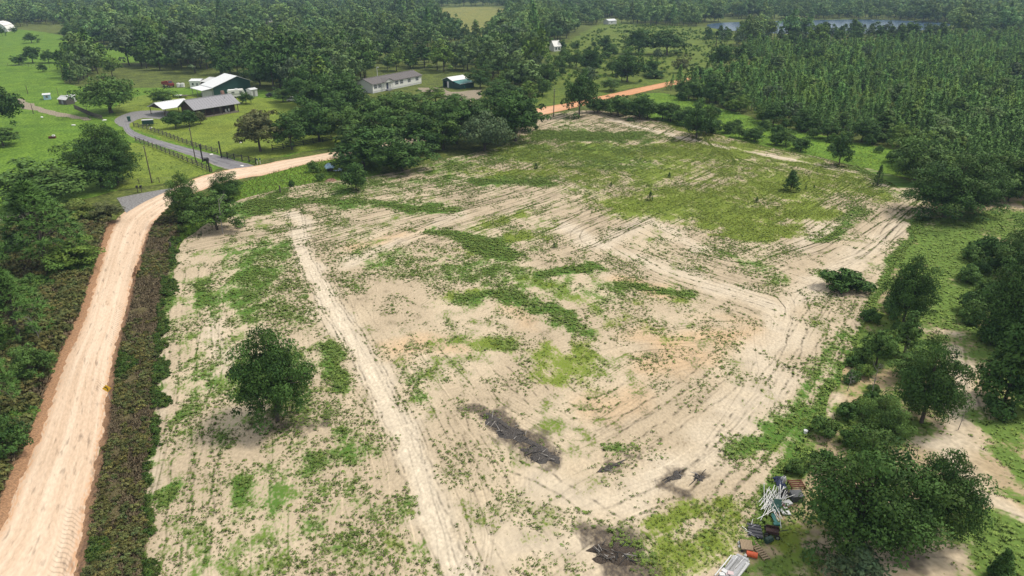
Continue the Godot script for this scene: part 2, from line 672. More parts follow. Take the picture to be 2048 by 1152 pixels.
func terrain() -> void:
	var base := turf(Color(0.27, 0.32, 0.17), Color(0.35, 0.41, 0.19), Color(0.43, 0.42, 0.26), 100, 46.0)
	struct("ground", sheet(PackedVector2Array([Vector2(-3200, 60), Vector2(3200, 60), Vector2(3200, -3600), Vector2(-3200, -3600)]), 0.0, 80.0, Rect2(0, 0, 50, 50)), base)
	var lush := turf(Color(0.29, 0.42, 0.14), Color(0.36, 0.49, 0.16), Color(0.45, 0.51, 0.24), 110, 38.0)
	var lawn := turf(Color(0.35, 0.43, 0.17), Color(0.42, 0.50, 0.19), Color(0.50, 0.51, 0.27), 120, 30.0)
	var rough := turf(Color(0.28, 0.36, 0.16), Color(0.38, 0.45, 0.19), Color(0.46, 0.48, 0.25), 130, 27.0)
	var straw := turf(Color(0.38, 0.42, 0.22), Color(0.48, 0.48, 0.26), Color(0.56, 0.54, 0.35), 140, 45.0)
	var unit := Rect2(0, 0, 50, 50)
	struct("pasture", sheet(ring([Vector2(-577.31, -551.88), Vector2(-444.72, -551.88), Vector2(-384.60, -547.02), Vector2(-350.15, -528.40), Vector2(-305.71, -490.68), Vector2(-269.98, -441.33), Vector2(-235.56, -417.20), Vector2(-206.98, -406.06), Vector2(-177.55, -366.67), Vector2(-173.18, -341.61), Vector2(-204.63, -333.97), Vector2(-187.85, -297.12), Vector2(-171.70, -272.24), Vector2(-153.77, -262.40), Vector2(-135.11, -262.40), Vector2(-116.44, -262.40), Vector2(-92.49, -257.73), Vector2(-70.48, -231.71), Vector2(-50.09, -214.17), Vector2(-40.92, -187.46), Vector2(-41.82, -169.92), Vector2(-51.48, -164.21), Vector2(-58.15, -155.13), Vector2(-64.68, -148.15), Vector2(-67.09, -143.27), Vector2(-71.45, -138.68), Vector2(-77.55, -132.25), Vector2(-81.34, -128.24), Vector2(-84.80, -122.62), Vector2(-88.36, -115.23), Vector2(-105.82, -111.56), Vector2(-152.02, -114.16)], 1.2), 0.02, 6.0, unit), lush)
	struct("lawn", sheet(ring([Vector2(-106.26, -191.36), Vector2(-116.65, -204.03), Vector2(-128.27, -225.27), Vector2(-129.32, -246.70), Vector2(-105.57, -244.59), Vector2(-82.63, -238.48), Vector2(-52.99, -213.35), Vector2(-41.33, -187.46), Vector2(-41.94, -170.45), Vector2(-51.62, -164.71), Vector2(-58.46, -156.04), Vector2(-64.94, -157.90), Vector2(-77.25, -167.80), Vector2(-89.30, -176.56)], 0.8), 0.026, 4.0, unit), lawn)
	struct("verge_lawn", sheet(ring([Vector2(-97.34, -173.74), Vector2(-84.96, -165.73), Vector2(-71.44, -153.77), Vector2(-65.19, -146.08), Vector2(-67.09, -143.27), Vector2(-70.41, -138.68), Vector2(-74.90, -135.04), Vector2(-78.55, -132.25), Vector2(-90.30, -151.57), Vector2(-97.68, -167.80)], 0.8), 0.026, 3.0, unit), lawn)
	struct("meadow", sheet(ring([Vector2(5.62, -216.64), Vector2(12.64, -269.72), Vector2(22.93, -382.97), Vector2(36.44, -454.43), Vector2(77.07, -605.44), Vector2(114.37, -605.44), Vector2(156.02, -532.94), Vector2(119.89, -395.48), Vector2(82.76, -312.86), Vector2(63.67, -280.09), Vector2(39.47, -256.58), Vector2(21.10, -233.61)], 1.5), 0.02, 8.0, unit), rough)
	struct("far_field", sheet(ring([Vector2(-83.33, -806.99), Vector2(-49.76, -873.48), Vector2(-10.25, -838.95), Vector2(-5.86, -611.36), Vector2(-12.80, -475.53), Vector2(-27.40, -461.26), Vector2(-34.49, -490.68), Vector2(-52.14, -542.25)], 9.0), 0.02, 12.0, unit), straw)
	struct("grass_lane", sheet(ring([Vector2(43.87, -244.59), Vector2(56.12, -248.83), Vector2(68.11, -216.64), Vector2(78.82, -187.46), Vector2(94.48, -164.71), Vector2(97.48, -156.96), Vector2(87.33, -138.68), Vector2(82.35, -143.27), Vector2(73.77, -156.04), Vector2(62.45, -170.99), Vector2(51.78, -188.74), Vector2(41.08, -205.53)], 0.8), 0.02, 4.0, unit), lush)
	struct("roadside_grass", sheet(ring([Vector2(-57.74, -106.65), Vector2(-59.89, -119.68), Vector2(-59.17, -128.90), Vector2(-56.29, -137.20), Vector2(-52.01, -144.87), Vector2(-46.13, -153.33), Vector2(-38.80, -161.73), Vector2(-32.32, -165.73), Vector2(-28.73, -145.27), Vector2(-34.56, -137.20), Vector2(-42.67, -132.93), Vector2(-46.72, -128.24), Vector2(-51.25, -123.23), Vector2(-51.50, -114.16), Vector2(-52.37, -104.79), Vector2(-49.90, -92.04), Vector2(-49.93, -88.47), Vector2(-54.28, -95.85)], 0.5), 0.03, 2.5, unit), lush)
	# the two worked plots
	field = {"n": 2048, "seed": 700, "area": Rect2(-58, -214, 136, 190), "outline": field_outline(), "base": 0.2, "leaf": Color(0.28, 0.42, 0.16), "sand": Color(0.668, 0.615, 0.53), "wash": Color(0.72, 0.667, 0.578), "strokes": 9500,
		"green": field_green(), "olive": field_olive(), "bare": field_bare(), "peach": field_peach(), "dark": field_dark(), "flow": field_flow(), "ruts": field_ruts()}
	paint(field)
	struct("sandy_field", sheet(field.outline, field_y, 2.0, field.area, true), soil(field))
	yard = {"n": 1024, "seed": 800, "area": Rect2(14, -136, 126, 118), "outline": yard_outline(), "base": 0.3, "leaf": Color(0.34, 0.45, 0.20), "sand": Color(0.63, 0.57, 0.47), "wash": Color(0.68, 0.60, 0.48), "strokes": 1100,
		"green": yard_green(), "olive": yard_olive(), "bare": yard_bare(), "peach": [], "dark": yard_dark(), "flow": yard_flow(), "ruts": yard_ruts()}
	paint(yard)
	struct("yard_ground", sheet(yard.outline, 0.04, 2.0, yard.area), soil(yard))
	roads()
	var water := mat(lin(0.05, 0.095, 0.16), 0.22)
	water.metallic_specular = 0.5
	struct("pond", sheet(ring([Vector2(164.62, -599.64), Vector2(192.57, -617.39), Vector2(250.44, -636.18), Vector2(308.69, -649.34), Vector2(337.39, -636.18), Vector2(357.27, -617.39), Vector2(355.06, -588.35), Vector2(317.75, -547.02), Vector2(275.07, -515.22), Vector2(232.16, -498.60), Vector2(185.53, -502.66), Vector2(156.02, -532.94), Vector2(152.03, -566.96)], 1.0), 0.06, 15.0, unit), water)


func field_green() -> Array:
	return [[-16.27, -151.57, 3.10, -160.76, 5.22, 0.42], [-36.47, -132.25, -13.01, -139.42, 4.00, 0.36], [-41.26, -99.94, -30.09, -79.03, 4.91, 0.40], [-23.11, -95.85, -4.55, -88.47, 4.41, 0.30], [-9.11, -92.04, 11.76, -81.99, 5.25, 0.33], [-44.38, -88.47, -22.97, -38.63, 3.72, 0.22], [-20.07, -46.48, -11.76, -39.63, 4.90, 0.30], [6.86, -165.73, 24.41, -151.57, 7.05, 0.50], [8.76, -181.26, 30.95, -178.88, 4.75, 1.00], [-6.11, -137.20, 6.89, -138.68, 2.81, 0.85], [-36.17, -123.23, -24.66, -122.03, 2.81, 0.75], [-24.66, -122.03, -12.21, -118.54, 2.77, 0.80], [-46.49, -120.26, -41.71, -124.45, 2.81, 1.00], [-13.43, -108.57, -5.17, -102.98, 1.86, 0.95], [-5.17, -102.98, -1.09, -98.89, 2.38, 0.95], [5.48, -89.87, 11.21, -93.16, 1.54, 0.95], [0.40, -82.29, 3.94, -78.74, 1.58, 0.95], [3.93, -78.32, 10.06, -72.59, 1.50, 0.80], [-6.91, -81.38, -0.95, -83.53, 1.41, 0.80], [14.42, -86.77, 24.76, -83.22, 0.93, 0.85], [-21.70, -69.92, -17.54, -60.43, 0.92, 0.85], [-37.27, -88.47, -35.75, -99.94, 2.91, 0.50], [-36.35, -81.99, -28.82, -74.90, 1.93, 0.52], [-40.74, -80.48, -43.18, -87.62, 1.02, 0.70], [-37.74, -76.24, -39.56, -81.99, 0.78, 0.60], [-17.11, -48.46, -13.97, -50.55, 2.31, 0.60], [-28.33, -43.73, -28.37, -44.93, 0.88, 0.90], [-22.64, -44.03, -23.27, -46.48, 0.76, 0.80], [-33.03, -58.60, -32.67, -54.35, 0.75, 0.55], [-28.00, -53.56, -26.28, -50.55, 0.56, 0.60], [20.95, -50.55, 28.55, -55.99, 1.29, 0.68], [26.47, -54.35, 40.80, -73.61, 0.73, 0.60], [30.61, -61.39, 37.40, -69.92, 0.75, 0.50], [8.76, -50.41, 10.89, -50.84, 0.69, 0.65], [50.30, -104.33, 63.93, -119.68, 1.82, 0.70], [76.40, -151.57, 79.19, -135.04, 2.25, 0.70], [72.66, -114.16, 49.31, -81.99, 1.03, 1.10], [49.31, -81.99, 31.38, -56.84, 0.77, 1.10], [31.38, -56.84, 18.15, -39.38, 0.59, 1.10], [-50.75, -93.92, -36.95, -59.50, 0.46, 0.95], [-36.95, -59.50, -27.72, -36.72, 0.32, 1.00], [-51.50, -114.16, -45.66, -129.55, 1.67, 0.95], [8.29, -39.12, 9.94, -37.66, 0.68, 0.80], [-10.49, -41.21, -9.32, -44.03, 1.22, 0.50], [-19.31, -44.03, -14.73, -39.12, 2.40, 0.42], [-15.67, -145.27, -2.78, -156.04, 3.03, 0.55], [3.18, -165.73, 33.79, -165.73, 4.04, 0.50], [12.94, -149.42, 25.41, -150.70, 1.68, 0.70], [44.53, -88.47, 48.34, -85.94, 1.37, 1.00], [-27.37, -66.51, -21.75, -58.60, 3.23, 0.55], [-23.05, -88.47, -20.95, -85.13, 1.05, 0.50], [-17.03, -95.85, -4.55, -88.47, 2.65, 0.35], [30.14, -102.09, 38.12, -88.47, 1.81, 0.35], [13.86, -99.94, 22.49, -92.04, 1.60, 0.30], [-38.50, -64.91, -37.46, -63.36, 0.58, 0.80], [-33.56, -62.36, -32.10, -61.39, 0.48, 0.70], [-33.16, -55.99, -31.17, -55.99, 0.59, 0.60], [-27.87, -83.22, -27.53, -81.99, 0.40, 0.90], [-12.76, -40.67, -10.62, -37.66, 1.04, 0.40], [-10.97, -62.36, -8.92, -58.60, 0.63, 0.55], [-0.82, -69.92, 2.04, -66.51, 1.56, 0.50]]


func field_olive() -> Array:
	return [[4.29, -160.76, 55.83, -165.73, 10.14, 0.72], [16.77, -143.27, 52.45, -147.32, 9.14, 0.58], [24.01, -122.62, 63.74, -137.20, 8.27, 0.74], [37.56, -114.16, 54.18, -118.26, 5.91, 0.86], [54.32, -160.76, 74.83, -143.27, 5.76, 0.50], [-13.66, -147.32, 4.41, -165.73, 5.22, 0.50], [36.76, -105.48, 46.96, -108.57, 2.50, 0.92], [-2.57, -142.49, 24.29, -150.70, 4.28, 0.70], [-6.56, -98.89, 2.97, -105.48, 2.16, 0.60], [-1.41, -69.92, 6.99, -64.91, 2.23, 0.58], [1.94, -62.36, 8.29, -61.39, 1.12, 0.60], [13.01, -41.48, 17.28, -43.15, 0.97, 0.74], [10.51, -40.88, 12.96, -41.21, 0.42, 0.70], [16.19, -80.48, 24.46, -81.99, 1.19, 0.50], [2.56, -88.47, 10.27, -80.48, 2.05, 0.50], [68.49, -151.57, 70.54, -125.69, 2.49, 0.60], [-5.53, -111.56, 2.34, -116.86, 1.85, 0.45], [44.92, -195.42, 52.09, -179.47, 2.87, 0.70], [-20.16, -60.43, -17.75, -61.39, 0.95, 0.60], [-10.40, -40.67, -8.82, -38.14, 0.69, 0.60], [11.07, -37.66, 15.82, -38.63, 1.47, 0.55], [16.39, -40.67, 19.09, -41.75, 0.95, 0.55], [-8.29, -81.99, -1.63, -83.53, 1.62, 0.50], [7.31, -68.75, 12.80, -74.90, 1.26, 0.50], [14.24, -76.24, 19.17, -69.92, 1.46, 0.30]]


func field_bare() -> Array:
	return [[-38.51, -116.86, -33.07, -99.94, 1.26, 0.90], [-33.07, -99.94, -25.37, -83.53, 1.31, 1.00], [-25.37, -83.53, -17.64, -68.75, 1.22, 1.00], [-17.64, -68.75, -10.74, -53.56, 1.26, 1.00], [-10.74, -53.56, -6.76, -43.44, 1.26, 1.00], [-6.76, -43.44, -3.34, -34.93, 1.38, 1.00], [-24.96, -93.92, -18.16, -103.43, 1.28, 0.60], [-18.16, -103.43, -9.36, -116.86, 1.28, 0.50], [9.08, -110.29, 13.98, -101.01, 1.85, 0.80], [13.98, -101.01, 23.46, -114.16, 1.50, 0.60], [23.46, -114.16, 29.61, -99.94, 1.50, 0.60], [17.48, -97.86, 27.72, -86.77, 1.54, 0.60], [27.72, -86.77, 34.76, -79.03, 1.82, 0.70], [34.76, -79.03, 44.53, -88.47, 1.63, 0.60], [44.53, -88.47, 67.09, -111.56, 1.64, 0.55], [33.77, -76.24, 27.76, -62.36, 2.26, 0.60], [27.76, -62.36, 18.20, -50.55, 2.08, 0.60], [18.20, -50.55, 9.32, -43.44, 1.69, 0.60], [9.32, -43.44, 2.38, -45.23, 1.63, 0.55], [-42.51, -73.61, -30.13, -44.03, 0.59, 0.50], [-37.42, -76.24, -30.88, -62.36, 1.04, 0.50], [-26.20, -79.03, -23.56, -76.24, 0.96, 0.50], [28.60, -201.08, 49.86, -170.99, 1.01, 0.80], [49.86, -170.99, 73.57, -145.27, 1.05, 0.80], [36.36, -62.36, 22.31, -44.03, 0.49, 0.50], [-0.93, -39.63, 4.79, -38.63, 2.30, 0.50], [53.26, -111.56, 46.14, -99.94, 1.98, 0.50]]


func field_peach() -> Array:
	return [[-25.51, -99.94, -14.70, -108.57, 1.71, 0.60], [-13.00, -68.75, -6.12, -69.92, 2.10, 0.70], [18.58, -69.92, 27.47, -72.09, 2.68, 0.75], [14.65, -88.47, 21.44, -83.53, 1.46, 0.70], [12.25, -59.50, 7.82, -56.84, 1.68, 0.50], [14.11, -64.39, 21.82, -68.75, 2.04, 0.60], [-0.26, -79.03, 0.99, -74.90, 1.33, 0.40]]


func field_dark() -> Array:
	return [[-3.94, -56.41, -0.68, -54.35, 0.74, 0.95], [-1.16, -54.35, 1.68, -51.65, 1.21, 0.75], [1.66, -50.92, 3.85, -48.80, 0.89, 0.80], [7.97, -47.65, 9.42, -48.59, 0.27, 0.90], [9.70, -49.00, 11.05, -49.56, 0.27, 0.80], [13.35, -45.98, 14.84, -47.46, 0.33, 0.95], [15.83, -46.48, 16.60, -46.80, 0.33, 0.95], [13.63, -44.32, 14.82, -44.93, 0.38, 0.40], [6.53, -38.87, 8.82, -37.66, 1.47, 0.85], [6.84, -36.72, 8.24, -36.26, 1.10, 0.70], [-23.95, -54.35, -19.58, -54.35, 1.45, 0.35]]


func field_flow() -> Array:
	return [[-35.57, -57.43, -1.97], [-28.12, -57.43, -1.89], [-45.79, -84.14, -1.93], [-35.03, -67.42, -1.90], [-27.53, -88.09, 1.11], [-15.30, -61.16, 1.08], [-6.99, -43.87, 1.23], [-18.79, -44.59, -1.76], [-4.98, -60.39, 1.19], [-4.24, -47.38, -1.84], [3.25, -41.14, -0.70], [12.89, -57.48, -0.76], [18.83, -54.74, -0.84], [25.25, -54.81, -0.90], [40.03, -69.41, -0.94], [58.51, -99.43, -0.89], [46.71, -95.55, -0.58], [22.60, -90.21, 0.84], [26.70, -82.36, 0.71], [10.82, -147.31, -0.95], [34.01, -144.18, -0.84], [47.06, -126.78, -0.84], [67.23, -120.23, -0.78], [68.16, -154.50, 0.85], [-19.18, -124.56, -0.58], [-9.72, -102.74, -0.80], [-0.55, -86.26, -0.65], [2.41, -56.08, 0.61], [12.80, -60.43, -0.78], [-40.63, -103.29, -0.56], [-16.59, -96.40, -0.89], [12.12, -42.35, -0.31], [27.50, -66.75, 1.82], [16.71, -79.11, -0.66], [18.58, -69.92, 0.00], [-20.52, -41.37, 1.17]]


func field_ruts() -> Array:
	return [
		[[Vector2(-43.39, -130.22), Vector2(-38.87, -116.86), Vector2(-33.07, -99.94), Vector2(-25.37, -83.53), Vector2(-17.64, -68.75), Vector2(-10.74, -53.56), Vector2(-6.76, -43.44), Vector2(-3.34, -34.93)], [-1.5, -1.1, 0.9, 1.35], 0.14, -36.0],
		[[Vector2(-35.27, -106.65), Vector2(-27.31, -88.47), Vector2(-19.54, -73.61), Vector2(-13.50, -61.39), Vector2(-7.75, -48.46), Vector2(-3.86, -37.18), Vector2(-2.77, -34.08)], [-0.2, 1.6, 3.0], 0.12, -30.0],
		[[Vector2(-39.05, -116.86), Vector2(-33.31, -99.94), Vector2(-26.05, -83.53), Vector2(-18.45, -68.75), Vector2(-11.41, -53.56), Vector2(-7.34, -43.44), Vector2(-4.06, -34.93)], [-0.6, 0.2, 0.7], 0.3, 9.0],
		[[Vector2(-48.80, -92.04), Vector2(-39.40, -68.75), Vector2(-31.89, -50.55), Vector2(-26.40, -36.26)], [-0.8, 0.8, 2.6, 4.2], 0.13, -44.0],
		[[Vector2(-39.69, -81.99), Vector2(-34.09, -71.11), Vector2(-31.10, -64.39), Vector2(-30.31, -59.50), Vector2(-30.43, -55.99), Vector2(-28.11, -52.02), Vector2(-25.97, -44.03), Vector2(-23.11, -35.81)], [-0.8, 0.8], 0.13, -44.0],
		[[Vector2(-24.96, -93.92), Vector2(-18.16, -103.43), Vector2(-9.36, -116.86), Vector2(-2.31, -126.32)], [-0.9, 0.9], 0.16, -34.0],
		[[Vector2(14.95, -125.69), Vector2(15.12, -116.86), Vector2(10.48, -106.65), Vector2(12.62, -101.66), Vector2(23.36, -113.63)], [-0.8, 0.8], 0.16, -34.0],
		[[Vector2(13.07, -99.94), Vector2(19.47, -87.62), Vector2(26.38, -81.68), Vector2(31.88, -76.24)], [-0.9, 0.9, 3.0, 4.6, 7.0], 0.15, -48.0],
		[[Vector2(21.06, -110.29), Vector2(28.59, -95.85), Vector2(35.28, -88.47), Vector2(38.49, -81.99), Vector2(31.44, -66.51), Vector2(23.07, -54.35), Vector2(15.40, -46.48), Vector2(7.86, -41.75)], [-1.0, 0.8, 3.2, 5.0], 0.15, -40.0],
		[[Vector2(72.52, -116.86), Vector2(57.95, -99.94), Vector2(46.36, -91.13), Vector2(36.37, -83.53)], [-0.9, 0.9, 2.8, 4.5], 0.16, -44.0],
		[[Vector2(47.46, -80.48), Vector2(37.66, -66.51), Vector2(29.46, -55.16), Vector2(22.96, -46.48), Vector2(17.96, -40.67)], [-3.4, -2.0, -0.6, -5.0, -6.6], 0.15, -42.0],
		[[Vector2(-0.62, -48.46), Vector2(2.85, -46.48), Vector2(7.12, -42.30), Vector2(10.20, -39.12)], [-0.8, 0.8], 0.16, -40.0],
		[[Vector2(-3.98, -52.78), Vector2(-1.47, -46.48), Vector2(1.42, -40.67), Vector2(4.13, -34.93)], [-0.9, 0.9], 0.13, -36.0],
		[[Vector2(-6.36, -58.60), Vector2(-4.41, -52.02), Vector2(-1.02, -45.23)], [-0.8, 0.8], 0.12, -34.0],
		[[Vector2(8.65, -47.79), Vector2(14.67, -53.56), Vector2(22.37, -60.43), Vector2(26.92, -66.51)], [-0.8, 0.8, 2.6, 4.0], 0.14, -38.0],
		[[Vector2(-1.32, -64.39), Vector2(1.85, -58.60), Vector2(6.11, -54.35), Vector2(11.57, -55.16), Vector2(19.15, -62.36)], [-0.8, 0.8, 2.5, 4.5], 0.14, -36.0],
		[[Vector2(28.22, -198.22), Vector2(47.62, -172.08), Vector2(62.17, -156.04), Vector2(74.47, -142.49)], [-0.9, 0.9], 0.2, -34.0]]


func yard_green() -> Array:
	return [[73.14, -111.56, 91.35, -114.16, 6.55, 1.00], [69.90, -104.33, 52.04, -76.24, 3.84, 1.20], [75.61, -104.33, 56.45, -76.24, 2.56, 1.00], [58.97, -76.24, 69.23, -81.99, 5.84, 0.90], [39.23, -68.75, 51.02, -71.11, 4.41, 0.85], [34.33, -53.56, 41.43, -55.99, 4.39, 0.80], [31.17, -55.16, 22.74, -45.23, 1.23, 0.80], [46.82, -54.35, 50.75, -55.99, 2.21, 0.90], [44.39, -50.55, 44.81, -46.48, 1.07, 0.75], [39.51, -44.93, 42.28, -44.03, 0.75, 0.80], [35.61, -41.21, 39.06, -38.14, 2.55, 1.30], [33.96, -37.18, 38.91, -35.81, 2.20, 1.30], [17.50, -36.72, 23.03, -37.66, 1.33, 0.75], [17.11, -39.12, 20.69, -41.75, 0.82, 0.80], [60.12, -68.75, 65.45, -58.60, 8.17, 0.80], [21.11, -40.67, 24.16, -43.44, 0.85, 0.60], [49.68, -68.75, 47.63, -76.24, 1.45, 0.70]]


func yard_olive() -> Array:
	return [[20.74, -39.63, 27.11, -41.75, 1.77, 0.75], [18.39, -37.18, 24.12, -36.72, 1.44, 0.60], [37.77, -39.63, 38.73, -37.66, 1.03, 0.70], [34.50, -40.67, 35.91, -39.12, 0.82, 0.60], [42.59, -76.24, 48.26, -76.24, 1.89, 0.70], [62.31, -88.47, 73.70, -99.94, 2.02, 0.40], [49.03, -79.03, 51.41, -76.24, 1.34, 0.60], [23.14, -44.03, 26.13, -45.23, 1.01, 0.60]]


func yard_bare() -> Array:
	return [[51.42, -68.75, 47.33, -59.50, 1.64, 0.80], [47.33, -59.50, 40.68, -51.28, 1.91, 0.80], [40.68, -51.28, 39.70, -45.23, 1.20, 0.70], [39.70, -45.23, 41.17, -41.21, 0.86, 0.70], [44.89, -55.16, 51.93, -56.84, 0.59, 0.60], [27.00, -38.14, 34.29, -39.63, 2.52, 0.60], [34.04, -59.50, 29.86, -54.35, 0.60, 0.70], [70.55, -111.56, 78.82, -116.86, 1.06, 0.50], [91.59, -124.14, 95.55, -120.26, 0.84, 0.50], [48.20, -74.90, 54.13, -72.34, 0.74, 0.55], [55.86, -81.99, 52.04, -76.24, 0.58, 0.40], [21.35, -37.18, 26.16, -39.63, 1.14, 0.40]]


func yard_dark() -> Array:
	return [[85.92, -122.62, 91.14, -125.69, 1.71, 0.60], [26.70, -39.12, 33.72, -40.67, 2.33, 0.30]]


func yard_flow() -> Array:
	return [[61.45, -88.09, 2.14], [49.78, -63.67, 2.07], [40.06, -46.71, 1.62], [38.06, -38.64, 0.97], [27.75, -38.88, -0.06], [27.87, -50.42, 2.22]]


func yard_ruts() -> Array:
	return [
		[[Vector2(95.16, -119.68), Vector2(84.74, -114.16), Vector2(73.16, -104.33), Vector2(62.24, -90.23), Vector2(55.52, -79.03), Vector2(52.21, -71.11), Vector2(48.73, -62.36), Vector2(45.20, -55.99), Vector2(41.63, -50.55), Vector2(40.37, -44.62), Vector2(41.20, -40.67)], [-1.0, 1.0], 0.3, 10.0],
		[[Vector2(52.10, -69.92), Vector2(48.57, -61.39), Vector2(44.89, -55.16)], [-1.6, -0.4, 0.7, 1.5], 0.12, -44.0],
		[[Vector2(35.43, -40.57), Vector2(39.48, -37.66)], [-1.5, -0.5, 0.5, 1.5, 2.5, 3.5, 4.5], 0.2, -30.0],
		[[Vector2(34.97, -60.43), Vector2(30.93, -55.16)], [-0.6, 0.6], 0.15, -40.0]]


var road_left := PackedVector2Array()
var road_right := PackedVector2Array()


func road_material(across: int, c0: Color, c1: Color, c2: Color, seed_no: int) -> StandardMaterial3D:
	var tall := 1024
	var out := PackedByteArray()
	out.resize(across * tall * 3)
	var streak := FastNoiseLite.new()
	streak.seed = seed_no
	streak.frequency = 0.035
	streak.fractal_octaves = 4
	var grit := FastNoiseLite.new()
	grit.seed = seed_no + 1
	grit.frequency = 0.11
	grit.fractal_octaves = 3
	for y in tall:
		for x in across:
			var u := (x + 0.5) / across
			var s := streak.get_noise_2d(x * 1.0, y * 0.035)
			var g := grit.get_noise_2d(x, y * 0.6)
			var b := streak.get_noise_2d(x * 0.25 + 900, y * 0.25)
			var edge := smoothstep(0.34, 0.5, absf(u - 0.5) + 0.05 * b)
			var c := c0.lerp(c1, clampf(0.5 + s * 1.3 + b * 0.5, 0, 1)).lerp(c2, clampf(edge * (0.55 + g * 1.4 + s), 0, 0.85))
			var hole := maxf(0.0, streak.get_noise_2d(x * 1.2 + 300, y * 0.5 + 777) - 0.28) * 0.5
			var tick := 0.0
			if across > 100:
				var run := smoothstep(0.70, 0.78, u + 0.03 * b) * (1.0 - smoothstep(0.88, 0.95, u + 0.03 * b))
				tick = maxf(0.0, sin(y * 0.75 + x * 0.16 + 4.0 * s) - 0.3) * run * clampf(streak.get_noise_2d(50, y * 0.12) * 5.0, 0, 1) * 0.2
			var w := 1.0 + 0.07 * g + 0.06 * s - hole - tick
			var o := (y * across + x) * 3
			out[o] = clampi(int(c.r * w * 255), 0, 255)
			out[o + 1] = clampi(int(c.g * w * 255), 0, 255)
			out[o + 2] = clampi(int(c.b * w * 255), 0, 255)
	var m := mat(Color.WHITE, 0.95)
	m.metallic_specular = 0.2
	m.vertex_color_use_as_albedo = true
	m.albedo_texture = ImageTexture.create_from_image(Image.create_from_data(across, tall, false, Image.FORMAT_RGB8, out))
	return m


